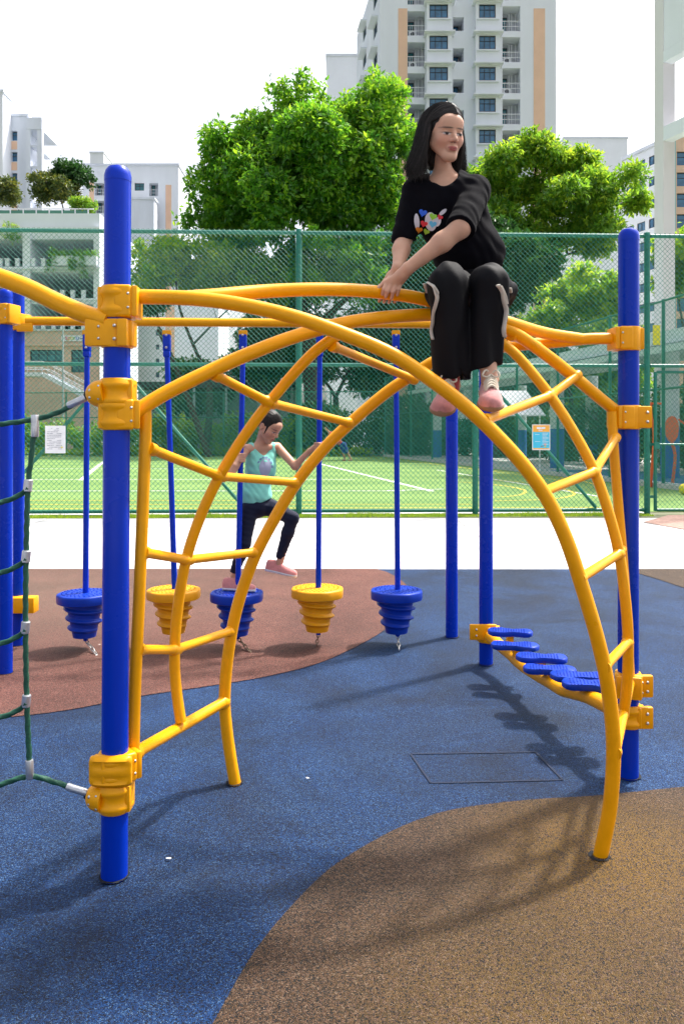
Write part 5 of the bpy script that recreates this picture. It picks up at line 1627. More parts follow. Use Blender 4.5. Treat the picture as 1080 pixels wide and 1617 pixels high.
class Pt:
    """grid of points as three arrays, optionally in a rotated frame"""
    def __init__(s, X, Y, Z): s.X, s.Y, s.Z = X, Y, Z
    def frame(s, o, R, sc=1.0):
        X, Y, Z = (s.X - o[0])/sc, (s.Y - o[1])/sc, (s.Z - o[2])/sc
        return Pt(X*R[0][0] + Y*R[1][0] + Z*R[2][0], X*R[0][1] + Y*R[1][1] + Z*R[2][1], X*R[0][2] + Y*R[1][2] + Z*R[2][2])

def cap(p, a, b, ra, rb):
    ax, ay, az = a; bx_, by, bz2 = b
    dx, dy, dz = bx_-ax, by-ay, bz2-az
    L2 = dx*dx + dy*dy + dz*dz + 1e-12
    t = np.clip(((p.X-ax)*dx + (p.Y-ay)*dy + (p.Z-az)*dz)/L2, 0, 1)
    return np.sqrt((p.X-ax-dx*t)**2 + (p.Y-ay-dy*t)**2 + (p.Z-az-dz*t)**2) - (ra + (rb-ra)*t)
def ell(p, c, r):
    x, y, z = (p.X-c[0]), (p.Y-c[1]), (p.Z-c[2])
    k0 = np.sqrt((x/r[0])**2 + (y/r[1])**2 + (z/r[2])**2)
    k1 = np.sqrt((x/r[0]**2)**2 + (y/r[1]**2)**2 + (z/r[2]**2)**2) + 1e-9
    return k0*(k0-1)/k1

def net(fn, lo, hi, h):
    n = [int(math.ceil((hi[i]-lo[i])/h)) + 1 for i in range(3)]
    ax = [np.linspace(lo[i], lo[i] + h*(n[i]-1), n[i], dtype=np.float32) for i in range(3)]
    X, Y, Z = np.meshgrid(*ax, indexing='ij')
    D = fn(Pt(X, Y, Z))
    s = D < 0
    cs = (n[0]-1, n[1]-1, n[2]-1); NC = cs[0]*cs[1]*cs[2]
    acc = np.zeros((3, NC)); cnt = np.zeros(NC); quads = []
    for a in range(3):
        sl0 = [slice(None)]*3; sl1 = [slice(None)]*3
        sl0[a] = slice(0, -1); sl1[a] = slice(1, None)
        s0 = s[tuple(sl0)]
        cross = s0 != s[tuple(sl1)]
        idx = np.nonzero(cross)
        d0 = D[tuple(sl0)][idx]; d1 = D[tuple(sl1)][idx]
        t = d0/(d0-d1)
        pos = [idx[i].astype(np.float64) for i in range(3)]
        pos[a] = pos[a] + t
        b, c = (a+1) % 3, (a+2) % 3
        cell_ids = []; ok_all = np.ones(len(t), bool)
        for (db, dc) in ((1, 1), (0, 1), (0, 0), (1, 0)):
            ci = [idx[0].copy(), idx[1].copy(), idx[2].copy()]
            ci[b] = ci[b] - db; ci[c] = ci[c] - dc
            ok = (ci[b] >= 0) & (ci[c] >= 0) & (ci[b] < cs[b]) & (ci[c] < cs[c])
            fl = (ci[0]*cs[1] + ci[1])*cs[2] + ci[2]
            fl = np.where(ok, fl, 0)
            for q in range(3): acc[q] += np.bincount(fl[ok], pos[q][ok], NC)
            cnt += np.bincount(fl[ok], minlength=NC)
            cell_ids.append(fl); ok_all &= ok
        Q = np.stack(cell_ids, 1)[ok_all]
        flip = ~s0[idx][ok_all]
        Q[flip] = Q[flip][:, ::-1]
        quads.append(Q)
    used = np.nonzero(cnt)[0]
    mp = -np.ones(NC, np.int64); mp[used] = np.arange(len(used))
    V = (acc[:, used]/cnt[used]).T*h + np.array(lo)
    Fq = mp[np.concatenate(quads)]
    return V, Fq

def relax(V, Fq, it=2, lam=0.5):
    e = np.concatenate([Fq[:, [0,1]], Fq[:, [1,2]], Fq[:, [2,3]], Fq[:, [3,0]]])
    for _ in range(it):
        S_ = np.zeros_like(V); c = np.zeros(len(V))
        for i, j in ((0,1), (1,0)):
            for q in range(3): S_[:, q] += np.bincount(e[:, i], V[e[:, j], q], len(V))
            c += np.bincount(e[:, i], minlength=len(V))
        V = V + lam*(S_/np.maximum(c, 1)[:, None] - V)
    return V

def rot(yaw=0, pitch=0, roll=0):
    """columns = local axes (x picture-right, y away from the face, z up)"""
    m = Matrix.Rotation(yaw, 3, 'Z') @ Matrix.Rotation(pitch, 3, 'X') @ Matrix.Rotation(roll, 3, 'Y')
    return [[m[i][j] for j in range(3)] for i in range(3)]

# skin with colour attribute
def skin_mat(name, rough=0.5):
    m, n, l, b = new_mat(name)
    at = n.new('ShaderNodeAttribute'); at.attribute_name = 'col'
    tc = n.new('ShaderNodeTexCoord')
    t = n.new('ShaderNodeTexNoise'); t.inputs['Scale'].default_value = 38; t.inputs['Detail'].default_value = 4
    l.new(tc.outputs['Object'], t.inputs['Vector'])
    mr = n.new('ShaderNodeMapRange'); mr.inputs['To Min'].default_value = 0.9; mr.inputs['To Max'].default_value = 1.1
    l.new(t.outputs['Fac'], mr.inputs['Value'])
    mx = n.new('ShaderNodeMix'); mx.data_type = 'RGBA'; mx.blend_type = 'MULTIPLY'; mx.inputs['Factor'].default_value = 1
    l.new(at.outputs['Color'], mx.inputs['A']); l.new(mr.outputs[0], mx.inputs['B'])
    l.new(mx.outputs['Result'], b.inputs['Base Color'])
    b.inputs['Roughness'].default_value = rough
    b.inputs['Subsurface Weight'].default_value = 0.12
    b.inputs['Subsurface Radius'].default_value = (0.012, 0.005, 0.003)
    b.inputs['Subsurface Scale'].default_value = 0.6
    b.inputs['Specular IOR Level'].default_value = 0.35
    return m
M['skin'] = skin_mat('skin')
M['strand'] = skin_mat('hair_strand', 0.42)
_b = M['strand'].node_tree.nodes['Principled BSDF']; _b.inputs['Subsurface Weight'].default_value = 0.0; _b.inputs['Specular IOR Level'].default_value = 0.4
def cloth(name, col, rough=0.8, sheen=0.3, bscale=700, nscale=8, namt=0.12):
    m = mat(name, col, rough, spec=0.12, nscale=nscale, namt=namt, bump=0.25, bscale=bscale, bdist=0.001)
    m.node_tree.nodes['Principled BSDF'].inputs['Sheen Weight'].default_value = sheen
    return m
M['tee_black'] = cloth('black_cotton', (0.0022, 0.0022, 0.0044), 0.95, 0.0)
M['trouser_black'] = cloth('black_nylon', (0.0060, 0.0060, 0.0080), 0.68, 0.0, 1500)
M['mint'] = cloth('mint_jersey', (0.24, 0.66, 0.55), 0.8, 0.1)
M['navy'] = cloth('navy_leggings', (0.008, 0.011, 0.032), 0.7, 0.15)
M['hair_dark'] = mat('dark_hair', (0.010, 0.0085, 0.0085), 0.5, spec=0.25, nscale=60, namt=0.4)
M['hair_brown'] = mat('dark_brown_hair', (0.016, 0.012, 0.010), 0.5, spec=0.25, nscale=60, namt=0.4)
M['cord'] = cloth('cream_cord', (0.55, 0.50, 0.44), 0.85, 0.2)
M['shoe_pink'] = cloth('pink_suede', (0.56, 0.24, 0.23), 0.85, 0.4, 900, 40, 0.18)
M['shoe_pink2'] = cloth('pink_knit', (0.62, 0.24, 0.23), 0.8, 0.3, 900, 40, 0.12)
M['lace'] = cloth('cream_lace', (0.62, 0.55, 0.45), 0.85, 0.2)
M['gum'] = mat('gum_sole', (0.30, 0.16, 0.085), 0.6, nscale=30, namt=0.15)
M['white_sole'] = mat('white_foam_sole', (0.62, 0.62, 0.66), 0.6, nscale=30, namt=0.1)

SK = np.array([0.57, 0.325, 0.225]); SKD = np.array([0.42, 0.21, 0.13])

def head_sdf(p, ears=True):
    """head in its own frame: face towards -y; about 0.235 m tall"""
    d = ell(p, (0, 0.014, 0.036), (0.072, 0.090, 0.083))
    d = smin(d, ell(p, (0, -0.030, -0.014), (0.0630, 0.058, 0.070)), 0.03)
    d = smin(d, ell(p, (0, -0.066, -0.093), (0.023, 0.018, 0.016)), 0.040)            # chin
    for s in (-1, 1):
        d = smin(d, ell(p, (s*0.034, -0.058, -0.024), (0.026, 0.024, 0.026)), 0.022)  # cheek
        d = smin(d, cap(p, (s*0.049, -0.014, -0.042), (s*0.018, -0.060, -0.088), 0.013, 0.011), 0.030)   # jaw
    d = smin(d, ell(p, (0, -0.072, 0.045), (0.050, 0.020, 0.030)), 0.03)              # forehead
    for s in (-1, 1):
        d = smax(d, -ell(p, (s*0.031, -0.099, -0.001), (0.019, 0.016, 0.011)), 0.012)   # socket
        d = smin(d, ell(p, (s*0.031, -0.0765, -0.002), (0.0155, 0.0115, 0.0105)), 0.004)  # eye under the lid
        d = smin(d, cap(p, (s*0.014, -0.0850, 0.0185), (s*0.044, -0.0740, 0.0195), 0.0035, 0.003), 0.012)  # brow
    d = smin(d, cap(p, (0, -0.083, 0.006), (0, -0.103, -0.025), 0.0068, 0.0105), 0.010)  # nose
    for s in (-1, 1):
        d = smin(d, ell(p, (s*0.0105, -0.0925, -0.029), (0.0085, 0.0085, 0.0065)), 0.006)
        d = smax(d, -ell(p, (s*0.0065, -0.0985, -0.0365), (0.0030, 0.0045, 0.0028)), 0.002)
    d = smin(d, ell(p, (0, -0.0825, -0.058), (0.025, 0.012, 0.014)), 0.010)           # mouth mound
    d = smin(d, ell(p, (0, -0.0915, -0.0555), (0.0185, 0.0055, 0.0036)), 0.003)       # lips
    d = smin(d, ell(p, (0, -0.0905, -0.0633), (0.0155, 0.0060, 0.0044)), 0.003)
    d = smax(d, -ell(p, (0, -0.0990, -0.0593), (0.021, 0.0065, 0.0012)), 0.002)
    for s in (-1, 1) if ears else ():
        e = ell(p, (s*0.0735, 0.012, -0.008), (0.009, 0.018, 0.030))                  # ear
        e = smax(e, -ell(p, (s*0.083, 0.008, -0.006), (0.006, 0.010, 0.018)), 0.005)
        d = smin(d, e, 0.006)
    return d

def head_colour(L, base=SK, lips=(0.40, 0.085, 0.085)):
    x, y, z = L[:,0], L[:,1], L[:,2]
    c = np.tile(base, (len(L), 1))
    front = y < -0.05
    def blob(cx_, cz_, rx, rz, soft=0.5):
        q = np.sqrt(((x-cx_)/rx)**2 + ((z-cz_)/rz)**2)
        return np.clip((1+soft-q)/soft, 0, 1)*front
    def mix(w, col):
        nonlocal c
        c = c*(1-w[:,None]) + np.array(col)*w[:,None]
    for s in (-1, 1):
        mix(0.30*blob(s*0.038, -0.030, 0.018, 0.017, 1.0), (0.60, 0.22, 0.16))       # blush
        mix(0.85*blob(s*0.031, 0.0200, 0.0165, 0.0024, 0.9), (0.045, 0.028, 0.022))   # eyebrow
        mix(0.95*blob(s*0.031, -0.0032, 0.0145, 0.0038, 0.35), (0.55, 0.50, 0.48))      # white of the eye
        mix(1.0*blob(s*0.0325, -0.0030, 0.0066, 0.0046, 0.3), (0.012, 0.008, 0.007))    # iris
        mix(0.95*blob(s*0.031, 0.0014, 0.0160, 0.0018, 0.8), (0.02, 0.012, 0.012))      # upper lash line
        mix(0.55*blob(s*0.0065, -0.0355, 0.003, 0.002, 0.6), (0.16, 0.06, 0.045))
    lw = np.maximum(blob(0, -0.0553, 0.0195, 0.0038, 0.35), blob(0, -0.0637, 0.0160, 0.0048, 0.35))
    mix(0.9*lw*(y < -0.075), lips)
    mix(0.8*blob(0, -0.0594, 0.019, 0.0008, 0.7), (0.10, 0.02, 0.025))
    return c

def to_local(V, o, R, sc):
    return ((V - np.array(o))/sc) @ np.array(R)

def strands(rng, paths, r0, name, m, parent):
    """thin tapered hair strands; paths: (n, k, 3)"""
    n, k, _ = paths.shape
    t = np.gradient(paths, axis=1); t /= np.linalg.norm(t, axis=2)[..., None] + 1e-9
    ref = np.array([0.3, 1.0, 0.1]); u = np.cross(t, ref); u /= np.linalg.norm(u, axis=2)[..., None] + 1e-9
    w = np.cross(t, u)
    rad = r0*rng.uniform(0.6, 1.3, n)[:, None]*np.linspace(1, 0.25, k)[None, :]
    ring = []
    for a in (0, 2.094, 4.189):
        ring.append(paths + (u*math.cos(a) + w*math.sin(a))*rad[..., None])
    V = np.stack(ring, 2).reshape(-1, 3)                        # (n,k,3)
    base = (np.arange(n)[:, None, None]*k + np.arange(k-1)[None, :, None])*3
    j = np.arange(3)[None, None, :]; j2 = (j+1) % 3
    Fq = np.stack(np.broadcast_arrays(base + j, base + j2, base + 3 + j2, base + 3 + j), -1).reshape(-1, 4)
    tint = np.repeat(np.clip(rng.lognormal(0, 0.75, n), 0.25, 5.0), k*3)
    colr = np.array(m[1])[None, :]*tint[:, None]
    return mesh_obj(name, V, Fq, m[0], parent, smooth=True, ang=0, kind='stuff', attr={'col': colr})

def shoe(parent, heel, toe, up, um, sm, W=0.041, Hh=0.072, laces=None, name='shoe', collar=None, sole_t=0.022):
    """lofted shoe from heel to toe; up = instep direction"""
    heel = Vector(heel); toe = Vector(toe); f = (toe-heel); L = f.length; f.normalize()
    up = Vector(up); up = (up - f*up.dot(f)).normalized(); s = f.cross(up)
    prof = [(0.0, 0.55, 0.80), (0.03, 0.72, 0.98), (0.10, 0.80, 1.06), (0.22, 0.80, 1.08), (0.34, 0.76, 1.02), (0.46, 0.80, 0.86), (0.58, 0.90, 0.72), (0.70, 1.0, 0.62), (0.80, 1.0, 0.56), (0.89, 0.90, 0.50), (0.95, 0.72, 0.42), (0.985, 0.48, 0.32), (1.0, 0.22, 0.18)]
    n = 18
    def loft(z0, zs, ws, lo_flat):
        vs = []
        for (x, w, h) in prof:
            for k in range(n):
                a = 2*math.pi*k/n
                cx_, cz_ = math.cos(a), math.sin(a)
                cx_ = math.copysign(abs(cx_)**0.75, cx_)
                y = cx_*W*w*ws
                if lo_flat:      # sole: slab
                    z = z0 + (cz_*0.5 + 0.5)*zs
                    y = math.copysign(abs(math.cos(a))**0.35, math.cos(a))*W*w*ws
                else:
                    z = z0 + (max(0, cz_)**0.9)*Hh*h
                    if cz_ > 0: y *= (1 - 0.30*cz_*(1 if x < 0.5 else 0.6))
                vs.append(heel + f*(x*L*1.0) + s*y + up*z)
        fs = [(i*n+k, i*n+(k+1) % n, (i+1)*n+(k+1) % n, (i+1)*n+k) for i in range(len(prof)-1) for k in range(n)]
        fs += [tuple(reversed(range(n))), tuple((len(prof)-1)*n+k for k in range(n))]
        return MB().add(vs, fs)
    so = thing_part(name, parent)
    up_o = loft(sole_t*0.8, 0, 1.0, False).build(name, um, parent, smooth=True, ang=60)
    loft(0.0, sole_t, 1.07, True).build('sole', sm, up_o, smooth=True, ang=50)
    if laces:
        tv = []
        for x, w in ((0.24, 0.36), (0.32, 0.44), (0.42, 0.46), (0.52, 0.46), (0.62, 0.44), (0.68, 0.36)):
            h = Hh*(1.06 - 0.80*(x-0.30)) + sole_t*0.8
            for v in (-1, -0.5, 0, 0.5, 1):
                tv.append(heel + f*(x*L) + s*(v*W*w) + up*(h - 0.004*abs(v) - 0.016*v*v + 0.001))
        MB().add(tv, [(i*5+k, i*5+k+1, (i+1)*5+k+1, (i+1)*5+k) for i in range(5) for k in range(4)]).build('tongue', laces, up_o, smooth=True, ang=0)
        for i in range(5):
            x = 0.36 + 0.075*i
            h = Hh*(1.02 - 0.85*(x-0.34))*1.0
            z = sole_t*0.8 + h*(0.93 if x < 0.5 else 0.96)
            wv = W*0.50
            a_ = heel + f*(x*L) + up*(z-0.012); 
            pts = [a_ - s*wv*1.05 - up*0.010, a_ - s*wv*0.6 + up*0.010, a_ + up*0.016, a_ + s*wv*0.6 + up*0.010 + f*0.008, a_ + s*wv*1.05 - up*0.010 + f*0.010]
            MB().tube(cr(pts, 4), 0.0042, 6).build('lace', laces, up_o, smooth=True)
        b0 = heel + f*(0.33*L) + up*(sole_t + Hh*1.0)
        for sg in (-1, 1):
            MB().tube(cr([b0, b0 + s*sg*0.018 + up*0.014, b0 + s*sg*0.030 + f*0.016, b0 + s*sg*0.014 + f*0.018 - up*0.006, b0 + f*0.006], 4), 0.0034, 6).build('lace_bow', laces, up_o, smooth=True)
    return up_o
def thing_part(name, parent): return None

# ================================================================== seated girl
GA = thing('person', 'person in black T-shirt and wide black trousers sitting on top of the yellow arch', 'person', P(745, 500, 3.22))
HO = P(699, 214, 3.17); HR = rot(math.radians(25), math.radians(13), math.radians(-3)); HS = 0.94
neckb = P(703, 284, 3.235)
SRp, SLp = P(656, 303, 3.26), P(753, 300, 3.165)
EL, WL = P(727, 360, 2.99), P(644, 424, 3.01)
ER, WR = P(637, 376, 3.22), P(628, 424, 3.09)
def hw(x, y, z):
    v = np.array(HR) @ (np.array([x, y, z])*HS) + np.array(HO)
    return Vector(v)

def torso_skin(p):
    d = cap(p, hw(0, 0.030, -0.055), neckb, 0.033, 0.041)
    d = smin(d, cap(p, SRp, SLp, 0.050, 0.050), 0.05)
    d = smin(d, ell(p, P(708, 332, 3.235), (0.125, 0.088, 0.130)), 0.05)
    # collar bones and neck muscles
    d = smin(d, cap(p, neckb + Vector((-0.015, -0.050, -0.006)), SRp + Vector((0.03, -0.03, 0.02)), 0.010, 0.010), 0.022)
    d = smin(d, cap(p, neckb + Vector((0.015, -0.050, -0.006)), SLp + Vector((-0.03, -0.03, 0.02)), 0.010, 0.010), 0.022)
    return d
def head_world(p): return head_sdf(p.frame(HO, HR, HS), False)*HS
def fnA(p): return smin(head_world(p), torso_skin(p), 0.010)
lo = np.array(HO) - np.array([0.13, 0.13, 0.24]); hi = np.array(HO) + np.array([0.13, 0.15, 0.135])
V1, F1 = net(fnA, lo, hi, 0.0027)
V1 = relax(V1, F1, 1, 0.4)
Lc = to_local(V1, HO, HR, HS)
C1 = head_colour(Lc)
# arms and hands, one continuous surface each
def hand_left(p):
    """her left hand laid over the tube: palm, four unequal bent fingers, thumb on the side"""
    kn = [P(610.5, 446.0, 3.040), P(618, 447.5, 3.034), P(626, 447, 3.034), P(633.5, 444.5, 3.042)]
    md = [P(606, 457, 3.026), P(612, 460, 3.024), P(620.5, 461, 3.024), P(629, 457.5, 3.028)]
    tp = [P(603.5, 464.5, 3.034), P(609, 469, 3.036), P(618, 471.5, 3.038), P(627, 466, 3.036)]
    d = cap(p, WL, P(634, 434, 3.022), 0.0215, 0.0225)
    for i, r in enumerate((0.0098, 0.0102, 0.0098, 0.0088)):
        d = smin(d, cap(p, P(637 - 2*(3-i)*0.8, 434, 3.024), kn[i], 0.0165, 0.0118), 0.014)
    for i, r in enumerate((0.0088, 0.0092, 0.0088, 0.0078)):
        f = smin(cap(p, kn[i], md[i], r*1.06, r*0.95), cap(p, md[i], tp[i], r*0.95, r*0.74), 0.003)
        d = smin(d, f, 0.0045)
    th = smin(cap(p, P(632, 433, 3.035), P(617, 444, 3.062), 0.0135, 0.0105), cap(p, P(617, 444, 3.062), P(601, 450.5, 3.068), 0.0100, 0.0080), 0.006)
    return smin(d, th, 0.008)
def hand_right(p):
    """her right hand gripping the tube from behind, fingertips showing underneath"""
    kn = [P(628, 448, 3.122), P(620.5, 447, 3.126), P(612.5, 447, 3.126), P(605, 449, 3.122)]
    md = [P(627, 466, 3.130), P(619, 466, 3.134), P(611, 466, 3.134), P(604, 466, 3.128)]
    tp = [P(623, 477, 3.098), P(614, 477.5, 3.096), P(606, 477, 3.096), P(598.5, 475.5, 3.098)]
    d = cap(p, WR, P(622, 436, 3.105), 0.0210, 0.0220)
    for i in range(4):
        d = smin(d, cap(p, P(623 - i*2, 436, 3.108), kn[i], 0.0160, 0.0115), 0.014)
    for i, r in enumerate((0.0084, 0.0090, 0.0092, 0.0086)):
        f = smin(cap(p, kn[i], md[i], r*1.06, r*0.95), cap(p, md[i], tp[i], r*0.95, r*0.75), 0.003)
        d = smin(d, f, 0.0045)
    th = smin(cap(p, P(620, 437, 3.095), P(607, 446, 3.062), 0.0130, 0.0100), cap(p, P(607, 446, 3.062), P(597, 455, 3.048), 0.0096, 0.0078), 0.006)
    return smin(d, th, 0.008)
def armL(p):
    d = smin(cap(p, SLp, EL, 0.045, 0.036), cap(p, EL, EL.lerp(WL, 0.35), 0.0365, 0.0355), 0.02)
    d = smin(d, cap(p, EL.lerp(WL, 0.35), WL, 0.0355, 0.0225), 0.02)
    return smin(d, hand_left(p), 0.012)
def armR(p):
    d = smin(cap(p, SRp, ER, 0.043, 0.034), cap(p, ER, ER.lerp(WR, 0.4), 0.0345, 0.0325), 0.02)
    d = smin(d, cap(p, ER.lerp(WR, 0.4), WR, 0.0325, 0.0220), 0.02)
    return smin(d, hand_right(p), 0.012)
def bbox(pts, pad):
    a = np.array([list(q) for q in pts]); return a.min(0)-pad, a.max(0)+pad
parts = [(V1, F1, C1)]
for fn, pts in ((armL, [SLp, EL, WL, P(598, 480, 3.03), P(598, 440, 3.09)]), (armR, [SRp, ER, WR, P(594, 482, 3.05), P(600, 440, 3.14)])):
    lo, hi = bbox(pts, 0.05)
    V2, F2 = net(fn, lo, hi, 0.0033)
    V2 = relax(V2, F2, 1, 0.35)
    c = np.tile(SK*1.02, (len(V2), 1))
    # pinker fingertips and knuckles
    zz = (V2[:,2] - P(600, 452, 3.05).z)
    w = np.clip(-zz/0.03, 0, 1)*0.35
    c = c*(1-w[:,None]) + np.array([0.58, 0.27, 0.20])*w[:,None]
    parts.append((V2, F2, c))
# lower body and legs under the trousers, down to the bare ankles
AKR1, AKL1 = P(712, 612, 2.955), P(772, 602, 2.90)
def legsA(p):
    d = smin(ell(p, P(746, 458, 3.255), (0.120, 0.095, 0.075)), cap(p, P(745, 440, 3.25), P(712, 345, 3.235), 0.085, 0.085), 0.04)
    for h_, k_, a_, b_ in ((P(722, 462, 3.23), P(707, 449, 2.92), P(713, 570, 2.965), AKR1), (P(770, 462, 3.23), P(774, 448, 2.92), P(769, 555, 2.93), AKL1)):
        d = smin(d, cap(p, h_, k_, 0.062, 0.046), 0.03)
        d = smin(d, cap(p, k_, a_, 0.045, 0.034), 0.02)
        d = smin(d, cap(p, a_, b_, 0.034, 0.030), 0.02)
        d = smin(d, ell(p, b_ + Vector((0.027, 0.0, 0.008)), (0.010, 0.012, 0.012)), 0.012)
    return d
lo, hi = bbox([P(690, 330, 3.2), P(810, 330, 3.36), AKR1, AKL1, P(707, 449, 2.86)], 0.05)
V2, F2 = net(legsA, lo, hi, 0.008)
parts.append((V2, F2, np.tile(SK*0.9, (len(V2), 1))))
off = 0; VV, FF, CC_ = [], [], []
for v, f, c in parts:
    VV.append(v); FF.append(f + off); CC_.append(c); off += len(v)
body = mesh_obj('body', np.vstack(VV), np.vstack(FF), M['skin'], GA, smooth=True, ang=0, attr={'col': np.vstack(CC_)})

# T-shirt
hemA = P(690, 432, 3.20); 
def wr(p, amp, seed=0):
    return amp*(np.sin(p.X*61 + p.Z*38 + 1.3*np.sin(p.Z*23 + seed)) * np.sin(p.Z*47 - p.X*21 + p.Y*30 + seed) + 0.6*np.sin((p.Z*0.8 + p.X)*118 + 2*np.sin(p.Y*40 + p.X*13) + seed))
def tee(p):
    d = ell(p, P(711, 330, 3.235), (0.148, 0.108, 0.150))
    d = smin(d, ell(p, P(740, 400, 3.250), (0.146, 0.128, 0.125)), 0.09)
    d = smin(d, cap(p, SRp + Vector((0.01, 0, -0.002)), SLp + Vector((-0.014, 0, -0.004)), 0.055, 0.052), 0.05)
    d = smin(d, cap(p, neckb + Vector((0, 0.02, -0.02)), P(706, 320, 3.24), 0.070, 0.09), 0.05)
    sl = cap(p, SRp, P(637, 377, 3.215), 0.054, 0.050)
    sl = smax(sl, ((p.X - P(637, 381, 3.2).x)*0.10 + (p.Z - P(637, 381, 3.21).z)*-1.0) , 0.004)
    d = smin(d, sl, 0.03)
    # left sleeve ends square to the arm
    e0, e1 = SLp, SLp.lerp(EL, 1.02)
    ax = (e1 - e0).normalized()
    s2 = cap(p, e0, e1 + ax*0.05, 0.052, 0.056)
    s2 = smax(s2, (p.X-e1.x)*ax.x + (p.Y-e1.y)*ax.y + (p.Z-e1.z)*ax.z, 0.004)
    d = smin(d, s2, 0.03)
    d = d + wr(p, 0.0020) - 0.0022*np.clip(np.sin((p.X*0.9 + p.Z*0.45 + 0.3*p.Y)*34 + 2.4*np.sin(p.Z*17 + p.X*9) + 1.5*np.sin(p.X*31 - p.Z*8)), 0.2, 1)
    # neckline
    d = smax(d, -cap(p, neckb + Vector((-0.004, 0.0, 0.03)), neckb + Vector((-0.012, -0.05, -0.010)), 0.060, 0.058), 0.004)
    d = smax(d, -cap(p, neckb + Vector((-0.008, -0.09, 0.0)), neckb + Vector((-0.025, -0.12, -0.028)), 0.048, 0.036), 0.004)
    # hem
    d = smax(d, (P(740, 433, 3.2).z - p.Z) + (p.X - P(740, 430, 3.2).x)*0.16, 0.006)
    # inside is empty so the arms leave through real openings
    return d
lo = np.array(P(612, 440, 3.10)); hi = np.array(P(812, 262, 3.45))
lo = np.array([min(P(612, 300, 3.1).x, P(612, 300, 3.45).x), 2.88, P(700, 445, 3.2).z]); hi = np.array([P(815, 300, 3.3).x, 3.42, P(700, 258, 3.2).z])
VT, FT = net(tee, lo, hi, 0.0048)
VT = relax(VT, FT, 1, 0.35)
shirt = mesh_obj('t_shirt', VT, FT, M['tee_black'], GA, smooth=True, ang=0)
bvhT = BVHTree.FromPolygons([Vector(v) for v in VT], [tuple(f) for f in FT.tolist()])
camp = Vector((0, 0, CAMH))
def print_patch(name, outline, m, lift=0.0025):
    """flat print following the cloth: outline in photo pixels"""
    cen = (sum(o[0] for o in outline)/len(outline), sum(o[1] for o in outline)/len(outline))
    ring = [cen]
    allp = [cen]
    for sc in (0.5, 1.0):
        allp += [(cen[0] + (o[0]-cen[0])*sc, cen[1] + (o[1]-cen[1])*sc) for o in outline]
    vs = []
    for (x, y) in allp:
        d = (P(x, y, 3.0) - camp).normalized()
        h = bvhT.ray_cast(camp, d)
        if h[0] is None: return None
        vs.append(h[0] - d*lift)
    n = len(outline)
    fs = [(0, 1+k, 1+(k+1) % n) for k in range(n)] + [(1+k, 1+n+k, 1+n+(k+1) % n, 1+(k+1) % n) for k in range(n)]
    return MB().add(vs, fs).build(name, m, shirt, smooth=True, ang=0)
def heart(cx_, cy_, s, ang):
    out = []
    for k in range(22):
        t = 2*math.pi*k/22
        x = 16*math.sin(t)**3/16.0; y = -(13*math.cos(t)-5*math.cos(2*t)-2*math.cos(3*t)-math.cos(4*t))/16.0
        ca, sa = math.cos(ang), math.sin(ang)
        out.append((cx_ + s*(x*ca - y*sa), cy_ + s*(x*sa + y*ca)))
    return out
def oval(cx_, cy_, rx, ry, ang=0):
    out = []
    for k in range(18):
        t = 2*math.pi*k/18; x, y = rx*math.cos(t), ry*math.sin(t)
        out.append((cx_ + x*math.cos(ang) - y*math.sin(ang), cy_ + x*math.sin(ang) + y*math.cos(ang)))
    return out
def ink(n_, c): return mat('print_' + n_, c, 0.7)
inkw = ink('white', (0.62, 0.60, 0.66))
for out_, m in ((oval(658, 350, 4.2, 13, -0.08), inkw), (oval(680, 350, 9.5, 15, -0.1), inkw), (oval(661, 366, 4.5, 12, -0.3), inkw), (oval(691, 350, 5, 8, 0.3), inkw), (oval(699, 335, 7.5, 3.0, -0.7), inkw),
                (oval(655, 372, 3.4, 8, 0.2), ink('teal', (0.06, 0.36, 0.27))), (oval(676, 414, 4.5, 6, 0.2), ink('pale', (0.50, 0.62, 0.42)))):
    print_patch('print_shape', out_, m, 0.0020)
for i, (cx_, cy_, s, a, c) in enumerate([(667.5, 336, 6.6, 0.25, (0.02, 0.12, 0.70)), (683.5, 342, 6.2, 0.3, (0.30, 0.62, 0.05)), (669, 353.5, 5.8, 0.35, (0.68, 0.03, 0.05)), (683, 354, 6.2, 0.2, (0.12, 0.48, 0.75)),
                                       (661.5, 363, 5.6, 0.2, (0.85, 0.28, 0.02)), (673, 366, 5.2, 0.4, (0.36, 0.62, 0.05)), (665, 372.5, 5.2, 0.3, (0.03, 0.40, 0.14)), (694.5, 343, 4.6, 0.5, (0.68, 0.03, 0.05)), (683.5, 404, 6.0, 0.6, (0.80, 0.60, 0.02))]):
    print_patch('heart_print', heart(cx_, cy_, s, a), ink('heart%d' % i, c), 0.0042)

